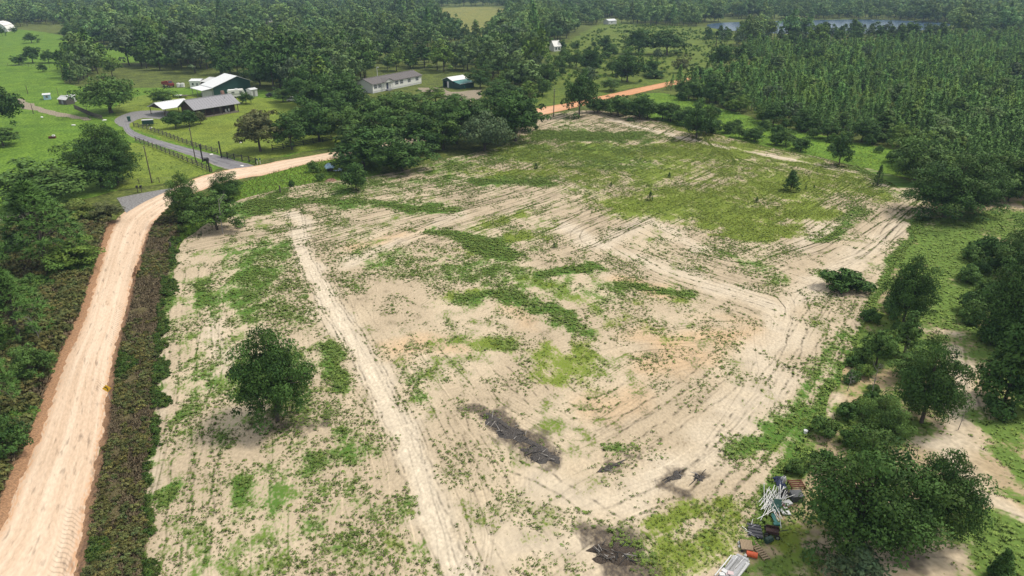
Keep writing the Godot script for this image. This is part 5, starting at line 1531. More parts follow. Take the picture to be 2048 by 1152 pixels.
		for p in scatter(spot[0], spot[1], [], 985):
			var s := rng.randf_range(0.6, 1.4)
			tufts.append(Transform3D(Basis(Vector3.UP, rng.randf() * TAU).scaled_local(Vector3(s, s, s)), Vector3(p.x, spot[2], p.y)))
			var w := rng.randf_range(0.75, 1.35)
			tint.append(Color(w * 1.05, w * 0.95, w * 0.8))
	stuff("roadside_tufts", "grass tufts on the road sides and the lane beyond the field", "grass", grass, tufts, tint)
	# old meadow brush
	var low := with_mat(foliage(broad_clumps(1.6, 1.1, -0.1, 8, 430, 1.0), 60, 0.25, 431), tones.bright)
	var bushes := []
	var btint := PackedColorArray()
	for p in scatter(line_poly([Vector2(7.37, -222.62), Vector2(16.73, -312.86), Vector2(34.02, -423.00), Vector2(74.28, -582.85), Vector2(110.23, -582.85), Vector2(151.00, -515.22), Vector2(111.61, -385.41), Vector2(84.45, -319.61), Vector2(63.25, -282.80), Vector2(39.97, -260.05)]), 3.2, [], 990):
		if noise.get_noise_2d(p.x * 0.8, p.y * 0.8) < 0.0 or near_line(p, road_left, 6.0):
			continue
		var s := rng.randf_range(0.5, 1.5)
		bushes.append(Transform3D(Basis(Vector3.UP, rng.randf() * TAU).scaled_local(Vector3(s, s * 0.8, s)), Vector3(p.x, 0, p.y)))
		var w := rng.randf_range(0.55, 1.2)
		btint.append(Color(w * rng.randf_range(0.8, 1.1), w, w * 0.8))
	stuff("meadow_brush", "low green brush dotted over the meadow beyond the field", "brush", low, bushes, btint)


# ---------------------------------------------------------------- buildings; x runs along the front, -z goes back

# a window as a part: frame with a pane and, if wanted, shutters, on a wall that faces +z
func window(parent: Node, at: Vector3, size: Vector2, frame: Material, shutters := false, turn := 0.0) -> void:
	var f := part_box("window", Vector3(size.x + 0.16, size.y + 0.16, 0.08), at, frame, parent, Vector3(0, turn, 0))
	part_box("pane", Vector3(size.x, size.y, 0.03), Vector3(0, 0, 0.035), M.glass, f)
	part_box("muntin", Vector3(size.x, 0.06, 0.03), Vector3(0, 0, 0.05), frame, f)
	if shutters:
		for s in [-1, 1]:
			part_box("shutter", Vector3(0.34, size.y + 0.1, 0.06), Vector3(s * (size.x * 0.5 + 0.27), 0, 0.01), M.shutter, f)


# two sloping roof slabs with the ridge along x
func gable_roof(parent: Node, x0: float, x1: float, front: float, back: float, eave: float, ridge: float, ridge_z: float, m: Material, called := "roof") -> void:
	var l := x1 - x0
	for s in 2:
		var z := front if s == 0 else back
		var run := absf(ridge_z - z)
		var rise := ridge - eave
		var slope := sqrt(run * run + rise * rise)
		var tilt := atan2(rise, run) * (1.0 if s == 0 else -1.0)
		var r := part_box(called, Vector3(l, 0.12, slope), Vector3((x0 + x1) * 0.5, (eave + ridge) * 0.5, (z + ridge_z) * 0.5), m, parent, Vector3(tilt, 0, 0))
		var ribs := tool()
		for i in int(l / 0.9):
			box(ribs, Vector3(0.05, 0.05, slope - 0.02), Vector3(-l * 0.5 + 0.45 + i * 0.9, 0.08, 0))
		put("roof_rib", ribs.commit(), m, r)
	part_box("ridge_cap", Vector3(l, 0.08, 0.4), Vector3((x0 + x1) * 0.5, ridge + 0.07, ridge_z), m, parent)


func gable_wall(parent: Node, x: float, front: float, back: float, eave: float, ridge: float, ridge_z: float, thick: float, m: Material, called := "gable_wall") -> void:
	var o := prism(PackedVector2Array([Vector2(-front, 0), Vector2(-back, 0), Vector2(-back, eave), Vector2(-ridge_z, ridge), Vector2(-front, eave)]), thick)
	put(called, o, m, parent, Transform3D(Basis(Vector3.UP, PI * 0.5), Vector3(x, 0, 0)))


func place(called: String, label: String, category: String, x: float, z: float, turn: float) -> Node3D:
	return thing(called, label, category, Vector3(x, 0.03, z), turn)


func buildings() -> void:
	cabin()
	white_house()
	workshop()
	green_barn()
	small_buildings()


func cabin() -> void:
	var run := [-93.15, -204.03, 0.91, 13.84]
	var o := place("cabin", "brown timber cabin with long grey metal roof, porch posts and pinkish chimney", "house", run[0], run[1], run[2])
	var l: float = run[3]
	part_box("wall", Vector3(l - 0.6, 2.6, 0.2), Vector3(l * 0.5, 1.3, -1.9), M.wood_dark, o)
	part_box("rear_wall", Vector3(l - 0.6, 2.6, 0.2), Vector3(l * 0.5, 1.3, -8.2), M.wood_dark, o)
	gable_wall(o, 0.3, -1.8, -8.3, 2.6, 4.75, -4.3, 0.2, M.wood_dark)
	gable_wall(o, l - 0.1, -1.8, -8.3, 2.6, 4.75, -4.3, 0.2, M.wood_dark)
	gable_roof(o, -0.7, l + 0.7, 0.35, -8.9, 2.55, 5.0, -4.3, M.roof_grey)
	part_box("porch_floor", Vector3(l, 0.3, 1.9), Vector3(l * 0.5, 0.15, -0.85), M.plank, o)
	for i in 6:
		part_box("porch_post", Vector3(0.16, 2.4, 0.16), Vector3(0.3 + (l - 0.5) * i / 5.0, 1.35, 0.0), M.wood_dark, o)
	part_box("porch_rail", Vector3(l * 0.55, 0.08, 0.08), Vector3(l * 0.3, 0.95, 0.0), M.wood_dark, o)
	for x in [0.24, 0.46, 0.82]:
		window(o, Vector3(l * x, 1.5, -1.78), Vector2(0.9, 1.1), M.wood_grey)
	part_box("door", Vector3(0.95, 2.0, 0.08), Vector3(l * 0.65, 1.3, -1.78), M.plank, o)
	part_box("chimney", Vector3(0.8, 2.2, 0.8), Vector3(l - 1.6, 5.0, -4.9), M.chimney, o)
	part_tube("vent_pipe", Vector3(l - 2.6, 4.2, -2.5), Vector3(l - 2.6, 4.9, -2.5), 0.07, 0.07, M.steel, o)
	for c in [[0.72, -0.5], [0.80, -0.6]]:
		var chair := thing("porch_chair", ["grey chair on the cabin porch, nearer the middle", "grey chair on the cabin porch, nearer the right end"][0 if c[0] < 0.75 else 1], "chair", o.transform * Vector3(l * c[0], 0.3, c[1]), run[2], "")
		part_box("seat", Vector3(0.5, 0.06, 0.5), Vector3(0, 0.42, 0), M.off_white, chair)
		part_box("backrest", Vector3(0.5, 0.6, 0.06), Vector3(0, 0.75, -0.25), M.off_white, chair)
		for s in [[-0.2, -0.2], [0.2, -0.2], [-0.2, 0.2], [0.2, 0.2]]:
			part_box("leg", Vector3(0.05, 0.4, 0.05), Vector3(s[0], 0.2, s[1]), M.off_white, chair)
	var run2 := [-103.85, -207.05, 0.96, 9.65]
	var c := place("carport", "open carport with bright white metal roof joined to the cabin's left end", "carport", run2[0], run2[1], run2[2])
	var w: float = run2[3] - 0.4
	gable_roof(c, -0.5, w, 0.3, -8.3, 2.25, 3.7, -4.0, M.roof_white)
	for x in [0.0, w * 0.5]:
		for z in [-0.1, -7.8]:
			part_box("post", Vector3(0.15, 2.3, 0.15), Vector3(x, 1.15, z), M.wood_dark, c)
	put("gable_panel", prism(PackedVector2Array([Vector2(0.0, 2.25), Vector2(7.9, 2.25), Vector2(4.0, 3.55)]), 0.1), M.wood_dark, c, Transform3D(Basis(Vector3.UP, PI * 0.5), Vector3(0.0, 0, 0.0)))


func white_house() -> void:
	var run := [-49.57, -249.91, 1.02, 27.69]
	var o := place("white_house", "long white single-storey house with grey shingle roof and dark shutters", "house", run[0], run[1], run[2])
	var l: float = run[3]
	part_box("wall", Vector3(l, 2.5, 0.2), Vector3(l * 0.5, 1.85, -0.1), M.white, o)
	part_box("rear_wall", Vector3(l, 2.5, 0.2), Vector3(l * 0.5, 1.85, -8.1), M.white, o)
	part_box("skirting", Vector3(l - 0.1, 0.6, 0.1), Vector3(l * 0.5, 0.3, -0.1), M.off_white, o)
	for x in [0.2, l]:
		gable_wall(o, x, 0.0, -8.2, 3.1, 4.5, -4.1, 0.2, M.off_white)
	gable_roof(o, -0.35, l + 0.35, 0.45, -8.65, 3.05, 4.65, -4.1, M.shingle)
	for x in [0.475, 0.575, 0.735, 0.905]:
		window(o, Vector3(l * x, 2.1, 0.03), Vector2(0.75, 1.15), M.white, true)
	for x in [0.06, 0.14]:
		window(o, Vector3(l * x, 2.1, 0.03), Vector2(0.7, 1.1), M.white, true)
	var gx := l * 0.285
	var porch := PackedVector2Array([Vector2(-2.6, 0), Vector2(2.6, 0), Vector2(0, 1.1)])
	put("porch_gable", prism(porch, 3.6), M.white, o, Transform3D(Basis.IDENTITY, Vector3(gx, 3.1, 0.9)))
	for s in [-1, 1]:
		part_box("porch_roof", Vector3(3.0, 0.1, 4.0), Vector3(gx + s * 1.36, 3.78, -0.8), M.shingle, o, Vector3(0, 0, -s * 0.40))
		part_box("porch_column", Vector3(0.2, 2.6, 0.2), Vector3(gx + s * 2.3, 1.8, 0.75), M.white, o)
	var d := part_box("door", Vector3(0.95, 2.05, 0.08), Vector3(gx, 1.65, 0.03), M.shutter, o)
	part_box("door_handle", Vector3(0.05, 0.12, 0.06), Vector3(0.38, 0, 0.06), M.steel, d)
	part_box("step", Vector3(2.2, 0.5, 1.0), Vector3(gx, 0.25, 0.6), M.grey, o)


func workshop() -> void:
	var run := [-25.97, -264.80, -0.72, 5.40]
	var o := place("workshop", "small dark green metal workshop with white roof and teal lean-to", "workshop", run[0], run[1], run[2])
	var w: float = run[3]
	var long := 7.6
	# gabled front seen between x = 0 and w, open doorway on its left
	put("front_wall", prism(PackedVector2Array([Vector2(2.6, 0), Vector2(w, 0), Vector2(w, 2.7), Vector2(w * 0.5, 3.7), Vector2(0, 2.7), Vector2(0, 0), Vector2(0.5, 0), Vector2(0.5, 2.3), Vector2(2.6, 2.3)]), 0.12), M.green_metal, o)
	part_box("sliding_door", Vector3(0.9, 2.2, 0.08), Vector3(2.9, 1.15, 0.1), M.off_white, o)
	for x in [0.06, w - 0.06]:
		part_box("side_wall", Vector3(0.12, 2.7, long), Vector3(x, 1.35, -long * 0.5 - 0.12), M.green_metal, o)
	part_box("rear_wall", Vector3(w - 0.26, 2.7, 0.12), Vector3(w * 0.5, 1.35, -long - 0.05), M.green_metal, o)
	var slope := sqrt(w * w * 0.25 + 1.0) + 0.3
	for s in [-1, 1]:
		part_box("roof", Vector3(slope, 0.1, long + 0.8), Vector3(w * 0.5 + s * w * 0.26, 3.25, -long * 0.5), M.roof_white, o, Vector3(0, 0, -s * atan2(1.0, w * 0.5)))
	part_box("lean_to_roof", Vector3(4.0, 0.1, long + 0.3), Vector3(w + 1.75, 2.25, -long * 0.5), M.roof_teal, o, Vector3(0, 0, -0.2))
	part_box("lean_to_wall", Vector3(0.1, 1.85, long - 0.2), Vector3(w + 3.5, 0.93, -long * 0.5), M.green_metal, o)
	part_box("lean_to_front", Vector3(3.4, 2.0, 0.1), Vector3(w + 1.7, 1.0, -0.3), M.green_metal, o)
	part_box("leaning_panel", Vector3(0.35, 2.3, 0.06), Vector3(w + 3.9, 1.05, -2.0), M.roof_teal, o, Vector3(0.1, 0, 0.35))
	part_box("gutter", Vector3(0.12, 0.12, long + 0.3), Vector3(w + 3.72, 1.86, -long * 0.5), M.off_white, o)


func green_barn() -> void:
	var run := [-103.59, -243.56, 0.79, 13.57]
	var o := place("metal_barn", "large dark green metal barn with white sloping roof behind the cabin", "barn", run[0], run[1], run[2])
	var l: float = run[3]
	put("gable_wall", prism(PackedVector2Array([Vector2(0, 0), Vector2(l, 0), Vector2(l, 4.0), Vector2(l * 0.66, 5.9), Vector2(0, 3.0)]), 0.15), M.green_metal, o)
	put("rear_wall", prism(PackedVector2Array([Vector2(0, 0), Vector2(l, 0), Vector2(l, 4.0), Vector2(l * 0.66, 5.9), Vector2(0, 3.0)]), 0.15), M.green_metal, o, Transform3D(Basis.IDENTITY, Vector3(0, 0, -9.0)))
	part_box("side_wall", Vector3(0.15, 2.9, 8.7), Vector3(0.1, 1.45, -4.6), M.off_white, o)
	part_box("side_wall", Vector3(0.15, 3.9, 8.7), Vector3(l - 0.1, 1.95, -4.6), M.green_metal, o)
	var a := Vector2(l * 0.66, 2.9)
	part_box("roof", Vector3(a.length() + 0.5, 0.12, 10.0), Vector3(l * 0.33 - 0.2, 4.5, -4.5), M.roof_white, o, Vector3(0, 0, atan2(a.y, a.x)))
	var b := Vector2(l * 0.34, 1.9)
	part_box("roof", Vector3(b.length() + 0.4, 0.12, 10.0), Vector3(l * 0.83 + 0.15, 4.98, -4.5), M.roof_white, o, Vector3(0, 0, -atan2(b.y, b.x)))
	part_box("lean_to_roof", Vector3(4.2, 0.1, 9.6), Vector3(-2.1, 2.6, -4.5), M.roof_white, o, Vector3(0, 0, 0.12))
	for z in [-0.3, -4.5, -8.7]:
		part_box("post", Vector3(0.14, 2.3, 0.14), Vector3(-3.9, 1.15, z), M.grey, o)
	part_box("lean_to_wall", Vector3(3.6, 2.0, 0.1), Vector3(-2.0, 1.0, -1.0), M.off_white, o)


func plain_shed(called: String, label: String, category: String, run: Array, deep: float, tall: float, rise: float, wall: Material, roof: Material, openings: Array) -> Node3D:
	var o := place(called, label, category, run[0], run[1], run[2])
	var l: float = run[3]
	part_box("wall", Vector3(l, tall, 0.1), Vector3(l * 0.5, tall * 0.5, -0.05), wall, o)
	part_box("rear_wall", Vector3(l, tall, 0.1), Vector3(l * 0.5, tall * 0.5, -deep + 0.05), wall, o)
	for x in [0.1, l]:
		gable_wall(o, x, -0.102, -deep + 0.102, tall, tall + rise, -deep * 0.5, 0.1, wall)
	gable_roof(o, -0.2, l + 0.2, 0.2, -deep - 0.2, tall + 0.02, tall + rise + 0.08, -deep * 0.5, roof)
	for w in openings:
		if w[2] > 1.6:
			part_box("door", Vector3(w[1], w[2], 0.06), Vector3(l * w[0], w[2] * 0.5, 0.03), M.grey, o)
		else:
			window(o, Vector3(l * w[0], tall * 0.6, 0.03), Vector2(w[1], w[2]), M.off_white)
	return o


func small_buildings() -> void:
	plain_shed("white_shed", "white shed with a white roof left of the green barn", "shed", [-119.49, -261.22, -0.00, 3.90], 5.0, 2.6, 0.4, M.white, M.roof_white, [[0.3, 0.6, 0.8], [0.7, 0.8, 1.9]])
	plain_shed("grey_roofed_shed", "open shed with pale grey roof between the white shed and the barn", "shed", [-115.21, -261.22, -0.41, 8.77], 9.0, 2.4, 1.0, M.wood_dark, M.off_white, [[0.3, 2.0, 1.9], [0.7, 2.0, 1.9]])
	plain_shed("grey_shed", "small grey shed at the barn's right end", "shed", [-90.17, -242.53, 0.98, 2.49], 2.6, 2.3, 0.3, M.off_white, M.roof_white, [[0.4, 0.8, 1.9]])
	plain_shed("goat_shed", "white-topped blue-grey shelter in the pasture corner, left of two", "shed", [-158.58, -236.51, 0.51, 2.02], 2.4, 1.6, 0.2, M.tarp, M.roof_white, [[0.5, 0.6, 0.5]])
	plain_shed("low_shelter", "low weathered grey shelter in the pasture corner", "shed", [-148.92, -228.91, -0.46, 4.14], 2.8, 1.5, 0.9, M.wood_grey, M.off_white, [[0.5, 0.8, 1.7]])
	plain_shed("white_shelter", "small white-roofed shelter in the pasture corner, right of two", "shed", [-146.95, -231.71, 1.00, 2.26], 2.2, 1.8, 0.3, M.off_white, M.roof_white, [[0.5, 0.6, 0.5]])
	plain_shed("meadow_house", "small white house among the trees left of the meadow", "house", [22.67, -387.88, 0.57, 4.67], 4.5, 2.4, 2.8, M.white, M.white, [[0.3, 0.9, 1.2], [0.7, 0.9, 1.2]])
	plain_shed("far_cottage", "tiny white-roofed building deep in the wood at the top left", "house", [-207.06, -611.36, 0.90, 7.69], 7.0, 3.0, 1.6, M.off_white, M.roof_white, [[0.3, 0.9, 1.2], [0.7, 0.9, 1.2]])
	plain_shed("far_farmhouse", "tiny pale building at the far end of the meadow's upper strip", "house", [77.78, -588.35, 0.66, 9.14], 6.0, 2.6, 1.2, M.off_white, M.roof_white, [[0.4, 0.9, 1.2]])
	var dome := place("domed_building", "white domed roof cut by the top left edge", "greenhouse", Vector2(-368.18, -523.94).x, Vector2(-368.18, -523.94).y, 0.3)
	var st := tool()
	for i in 12:
		var a := PI * i / 12.0
		var b := PI * (i + 1) / 12.0
		var p := [Vector3(7.0 * cos(a), 6.4 * sin(a), 9), Vector3(7.0 * cos(b), 6.4 * sin(b), 9), Vector3(7.0 * cos(b), 6.4 * sin(b), -9), Vector3(7.0 * cos(a), 6.4 * sin(a), -9)]
		for k in [0, 1, 2, 0, 2, 3]:
			st.add_vertex(p[k])
	st.generate_normals()
	put("roof", st.commit(), M.white, dome)
	var end := PackedVector2Array()
	for i in 13:
		end.append(Vector2(6.9 * cos(PI * i / 12.0), 6.3 * sin(PI * i / 12.0)))
	put("end_wall", prism(end, 0.15), M.off_white, dome, Transform3D(Basis.IDENTITY, Vector3(0, 0, 8.9)))
	part_box("door", Vector3(2.0, 2.4, 0.1), Vector3(0, 1.2, 8.98), M.grey, dome)
	for i in 7:
		var a := PI * (i + 0.5) / 7.0
		part_box("rib", Vector3(0.12, 0.12, 18.1), Vector3(7.05 * cos(a), 6.45 * sin(a), 0), M.grey, dome)


# ---------------------------------------------------------------- vehicles

func wheel(parent: Node, at: Vector3, r: float, wide := 0.22) -> void:
	var t := CylinderMesh.new()
	t.top_radius = r
	t.bottom_radius = r
	t.height = wide
	t.radial_segments = 16
	var w := put("wheel", t, M.tyre, parent, Transform3D(Basis(Vector3(0, 0, 1), PI * 0.5).rotated(Vector3.UP, PI * 0.5), at))
	var h := CylinderMesh.new()
	h.top_radius = r * 0.55
	h.bottom_radius = r * 0.55
	h.height = wide + 0.03
	h.radial_segments = 12
	put("rim", h, M.steel, w)


func car(called: String, label: String, category: String, x: float, z: float, turn: float, paint_m: Material, pickup := false) -> void:
	var o := place(called, label, category, x, z, turn)
	var side := PackedVector2Array([Vector2(-2.25, 0.35), Vector2(2.25, 0.35), Vector2(2.3, 0.7), Vector2(2.1, 0.92), Vector2(1.1, 1.0), Vector2(-2.2, 1.0), Vector2(-2.3, 0.7)])
	put("body", prism(side, 1.78), paint_m, o, Transform3D(Basis.IDENTITY, Vector3(0, 0, 0.89)))
	var roof := PackedVector2Array([Vector2(-0.6, 1.0), Vector2(1.0, 1.0), Vector2(0.45, 1.62), Vector2(-0.5, 1.65)]) if pickup else PackedVector2Array([Vector2(-1.9, 1.0), Vector2(1.05, 1.0), Vector2(0.4, 1.48), Vector2(-1.2, 1.5)])
	put("cabin_glass", prism(roof, 1.5), M.glass, o, Transform3D(Basis.IDENTITY, Vector3(0, 0, 0.75)))
	part_box("roof", Vector3(0.98 if pickup else 1.6, 0.06, 1.5), Vector3(-0.02 if pickup else -0.4, 1.66 if pickup else 1.51, 0), paint_m, o)
	if pickup:
		part_box("bed", Vector3(1.5, 0.04, 1.5), Vector3(-1.4, 1.02, 0), M.black, o)
	for s in [-1, 1]:
		for q in [-1.4, 1.4]:
			wheel(o, Vector3(q, 0.34, s * 0.82), 0.34)
		part_box("headlight", Vector3(0.06, 0.16, 0.36), Vector3(2.26, 0.76, s * 0.62), M.white, o)
		part_box("tail_light", Vector3(0.06, 0.16, 0.3), Vector3(-2.28, 0.8, s * 0.65), M.red, o)
	part_box("bumper", Vector3(0.1, 0.18, 1.7), Vector3(2.32, 0.45, 0), M.grey, o)


func vehicles() -> void:
	car("car", "black car parked behind the lawn at the edge of the wood", "car", Vector2(-82.89, -242.53).x, Vector2(-82.89, -242.53).y, 0.5, M.black)
	car("car", "white car on the grass between the small trees right of the lawn", "car", Vector2(-73.03, -233.61).x, Vector2(-73.03, -233.61).y, 0.15, M.white)
	car("pickup_truck", "navy blue pickup beside the white car right of the lawn", "pickup", Vector2(-69.55, -230.77).x, Vector2(-69.55, -230.77).y, 0.2, M.navy, true)
	# red grain truck
	var t := place("farm_truck", "old dark red farm truck parked on the pasture before the wood", "truck", Vector2(-129.29, -264.80).x, Vector2(-129.29, -264.80).y, -0.55)
	put("cab", prism(PackedVector2Array([Vector2(0.6, 0.6), Vector2(2.4, 0.6), Vector2(2.5, 1.4), Vector2(1.7, 1.5), Vector2(1.4, 2.3), Vector2(0.6, 2.3)]), 1.9), M.red, t, Transform3D(Basis.IDENTITY, Vector3(0, 0, 0.95)))
	part_box("windscreen", Vector3(0.06, 0.7, 1.5), Vector3(1.62, 1.9, 0), M.glass, t, Vector3(0, 0, 0.36))
	part_box("bed_floor", Vector3(3.0, 0.12, 2.1), Vector3(-1.0, 0.95, 0), M.red, t)
	for s in [-1, 1]:
		part_box("bed_side", Vector3(3.0, 0.9, 0.08), Vector3(-1.0, 1.45, s * 1.02), M.red, t)
	part_box("tailgate", Vector3(0.08, 0.9, 1.95), Vector3(-2.46, 1.45, 0), M.red, t)
	for s in [-0.85, 0.85]:
		for q in [-1.5, 1.7]:
			wheel(t, Vector3(q, 0.45, s), 0.45)
	# camper trailer
	var c := place("camper_trailer", "white camper trailer with a grey stripe behind the cabin", "trailer", Vector2(-95.00, -241.50).x, Vector2(-95.00, -241.50).y, 0.5)
	put("body", prism(PackedVector2Array([Vector2(-2.6, 0.5), Vector2(2.6, 0.5), Vector2(2.8, 1.3), Vector2(2.3, 2.7), Vector2(-2.5, 2.7), Vector2(-2.8, 2.2)]), 2.3), M.white, c, Transform3D(Basis.IDENTITY, Vector3(0, 0, 1.15)))
	part_box("stripe", Vector3(5.3, 0.2, 0.02), Vector3(0, 1.3, 1.165), M.grey, c)
	window(c, Vector3(-1.2, 1.9, 1.16), Vector2(0.9, 0.5), M.off_white)
	window(c, Vector3(1.3, 1.9, 1.16), Vector2(0.8, 0.5), M.off_white)
	part_box("roof_unit", Vector3(0.9, 0.3, 0.8), Vector3(0.2, 2.86, 0), M.off_white, c)
	for s in [-1.0, 1.0]:
		wheel(c, Vector3(-0.3, 0.36, s), 0.36)
	part_tube("drawbar", Vector3(2.6, 0.5, 0), Vector3(3.8, 0.45, 0), 0.06, 0.06, M.black, c)
	# flat trailer with a white panel on it
	var f := place("flat_trailer", "low flat trailer beside the small oak behind the carport", "trailer", Vector2(-114.35, -241.50).x, Vector2(-114.35, -241.50).y, 0.1)
	part_box("deck", Vector3(4.6, 0.12, 2.0), Vector3(0, 0.65, 0), M.wood_grey, f)
	part_box("frame", Vector3(4.4, 0.14, 0.12), Vector3(0, 0.52, 0.9), M.black, f)
	part_tube("drawbar", Vector3(2.2, 0.55, 0), Vector3(3.6, 0.5, 0), 0.06, 0.06, M.black, f)
	for s in [-1.05, 1.05]:
		wheel(f, Vector3(-0.4, 0.34, s), 0.34)
	var panel := thing("white_sheet", "white sheet panel lying on the flat trailer", "panel", f.transform * Vector3(-0.8, 0.72, 0), 0.12)
	part_box("board", Vector3(2.2, 0.08, 1.7), Vector3(0, 0.05, 0), M.white, panel)
	part_box("batten", Vector3(2.2, 0.06, 0.1), Vector3(0, 0.12, 0.5), M.off_white, panel)
	# small box trailer by the pad
	var b := place("box_trailer", "small dark trailer with a white lid beside the parking pad", "trailer", Vector2(-103.00, -194.74).x, Vector2(-103.00, -194.74).y, 0.35)
	part_box("box", Vector3(2.8, 1.1, 1.6), Vector3(0, 0.95, 0), M.green_metal, b)
	part_box("lid", Vector3(2.9, 0.14, 1.7), Vector3(0, 1.58, 0), M.off_white, b, Vector3(-0.06, 0, 0))
	for s in [-0.9, 0.9]:
		wheel(b, Vector3(0, 0.34, s), 0.34)
	part_tube("drawbar", Vector3(1.4, 0.45, 0), Vector3(2.4, 0.4, 0), 0.05, 0.05, M.black, b)


# ---------------------------------------------------------------- fences, poles, signs

func rail_fence(called: String, label: String, pts: Array, gap: float, tall: float, rails: int, m: Material, thick: float) -> void:
	var line := smooth_line(pts, 0.5)
	var c := Curve2D.new()
	for p in line:
		c.add_point(p)
	var total := c.get_baked_length()
	var n := int(total / gap)
	var o := thing(called, label, "fence", Vector3(line[0].x, 0.03, line[0].y))
	var last := Vector3.ZERO
	var post := BoxMesh.new()
	post.size = Vector3(thick * 1.3, tall + 0.15, thick * 1.3)
	for i in n + 1:
		var q := c.sample_baked(total * i / n) - line[0]
		var lean := rng.randf_range(-0.05, 0.05)
		put("post", post, m, o, Transform3D(Basis(Vector3(0, 0, 1), lean), Vector3(q.x, (tall + 0.15) * 0.5, q.y)))
		if i:
			var now := Vector3(q.x, 0, q.y)
			for r in rails:
				var y := tall * (r + 0.75) / (rails + 0.1)
				var d := now - last
				part_box("rail", Vector3(d.length(), 0.15, thick * 0.4), (now + last) * 0.5 + Vector3(0, y, 0) + d.normalized().cross(Vector3.UP) * thick * 0.9, m, o, Vector3(0, atan2(-d.z, d.x), 0))
		last = Vector3(q.x, 0, q.y)


func wire_fence(called: String, label: String, pts: Array, gap: float, tall: float, m: Material) -> void:
	var line := smooth_line(pts, 0.5)
	var c := Curve2D.new()
	for p in line:
		c.add_point(p)
	var total := c.get_baked_length()
	var n := int(total / gap)
	var o := thing(called, label, "fence", Vector3(line[0].x, 0.03, line[0].y))
	var post := CylinderMesh.new()
	post.top_radius = 0.06
	post.bottom_radius = 0.07
	post.height = tall
	post.radial_segments = 6
	var wires := []
	for k in 3:
		wires.append(tool())
	var last := Vector3.ZERO
	for i in n + 1:
		var q := c.sample_baked(total * i / n) - line[0]
		put("post", post, m, o, Transform3D(Basis(Vector3(0, 0, 1), rng.randf_range(-0.06, 0.06)), Vector3(q.x, tall * 0.5, q.y)))
		var now := Vector3(q.x, 0, q.y)
		if i:
			for k in 3:
				tube(wires[k], last + Vector3(0, tall * (0.3 + 0.3 * k), 0), now + Vector3(0, tall * (0.3 + 0.3 * k), 0), 0.012, 0.012, 3)
		last = now
	for k in 3:
		put("wire", wires[k].commit(), M.grey, o)


func pole(label: String, x: float, z: float, h: float, r: float, arm := true) -> void:
	var o := thing("utility_pole", label, "utility pole", Vector3(x, 0, z))
	part_tube("shaft", Vector3(0, -0.3, 0), Vector3(0.05, h, 0), r, r * 0.7, M.pole, o)
	if arm:
		part_tube("insulator", Vector3(0.05, h, 0), Vector3(0.05, h + 0.18, 0), 0.05, 0.03, M.grey, o)
		part_box("bracket", Vector3(0.5, 0.08, 0.08), Vector3(0.05, h - 0.35, 0.12), M.steel, o)


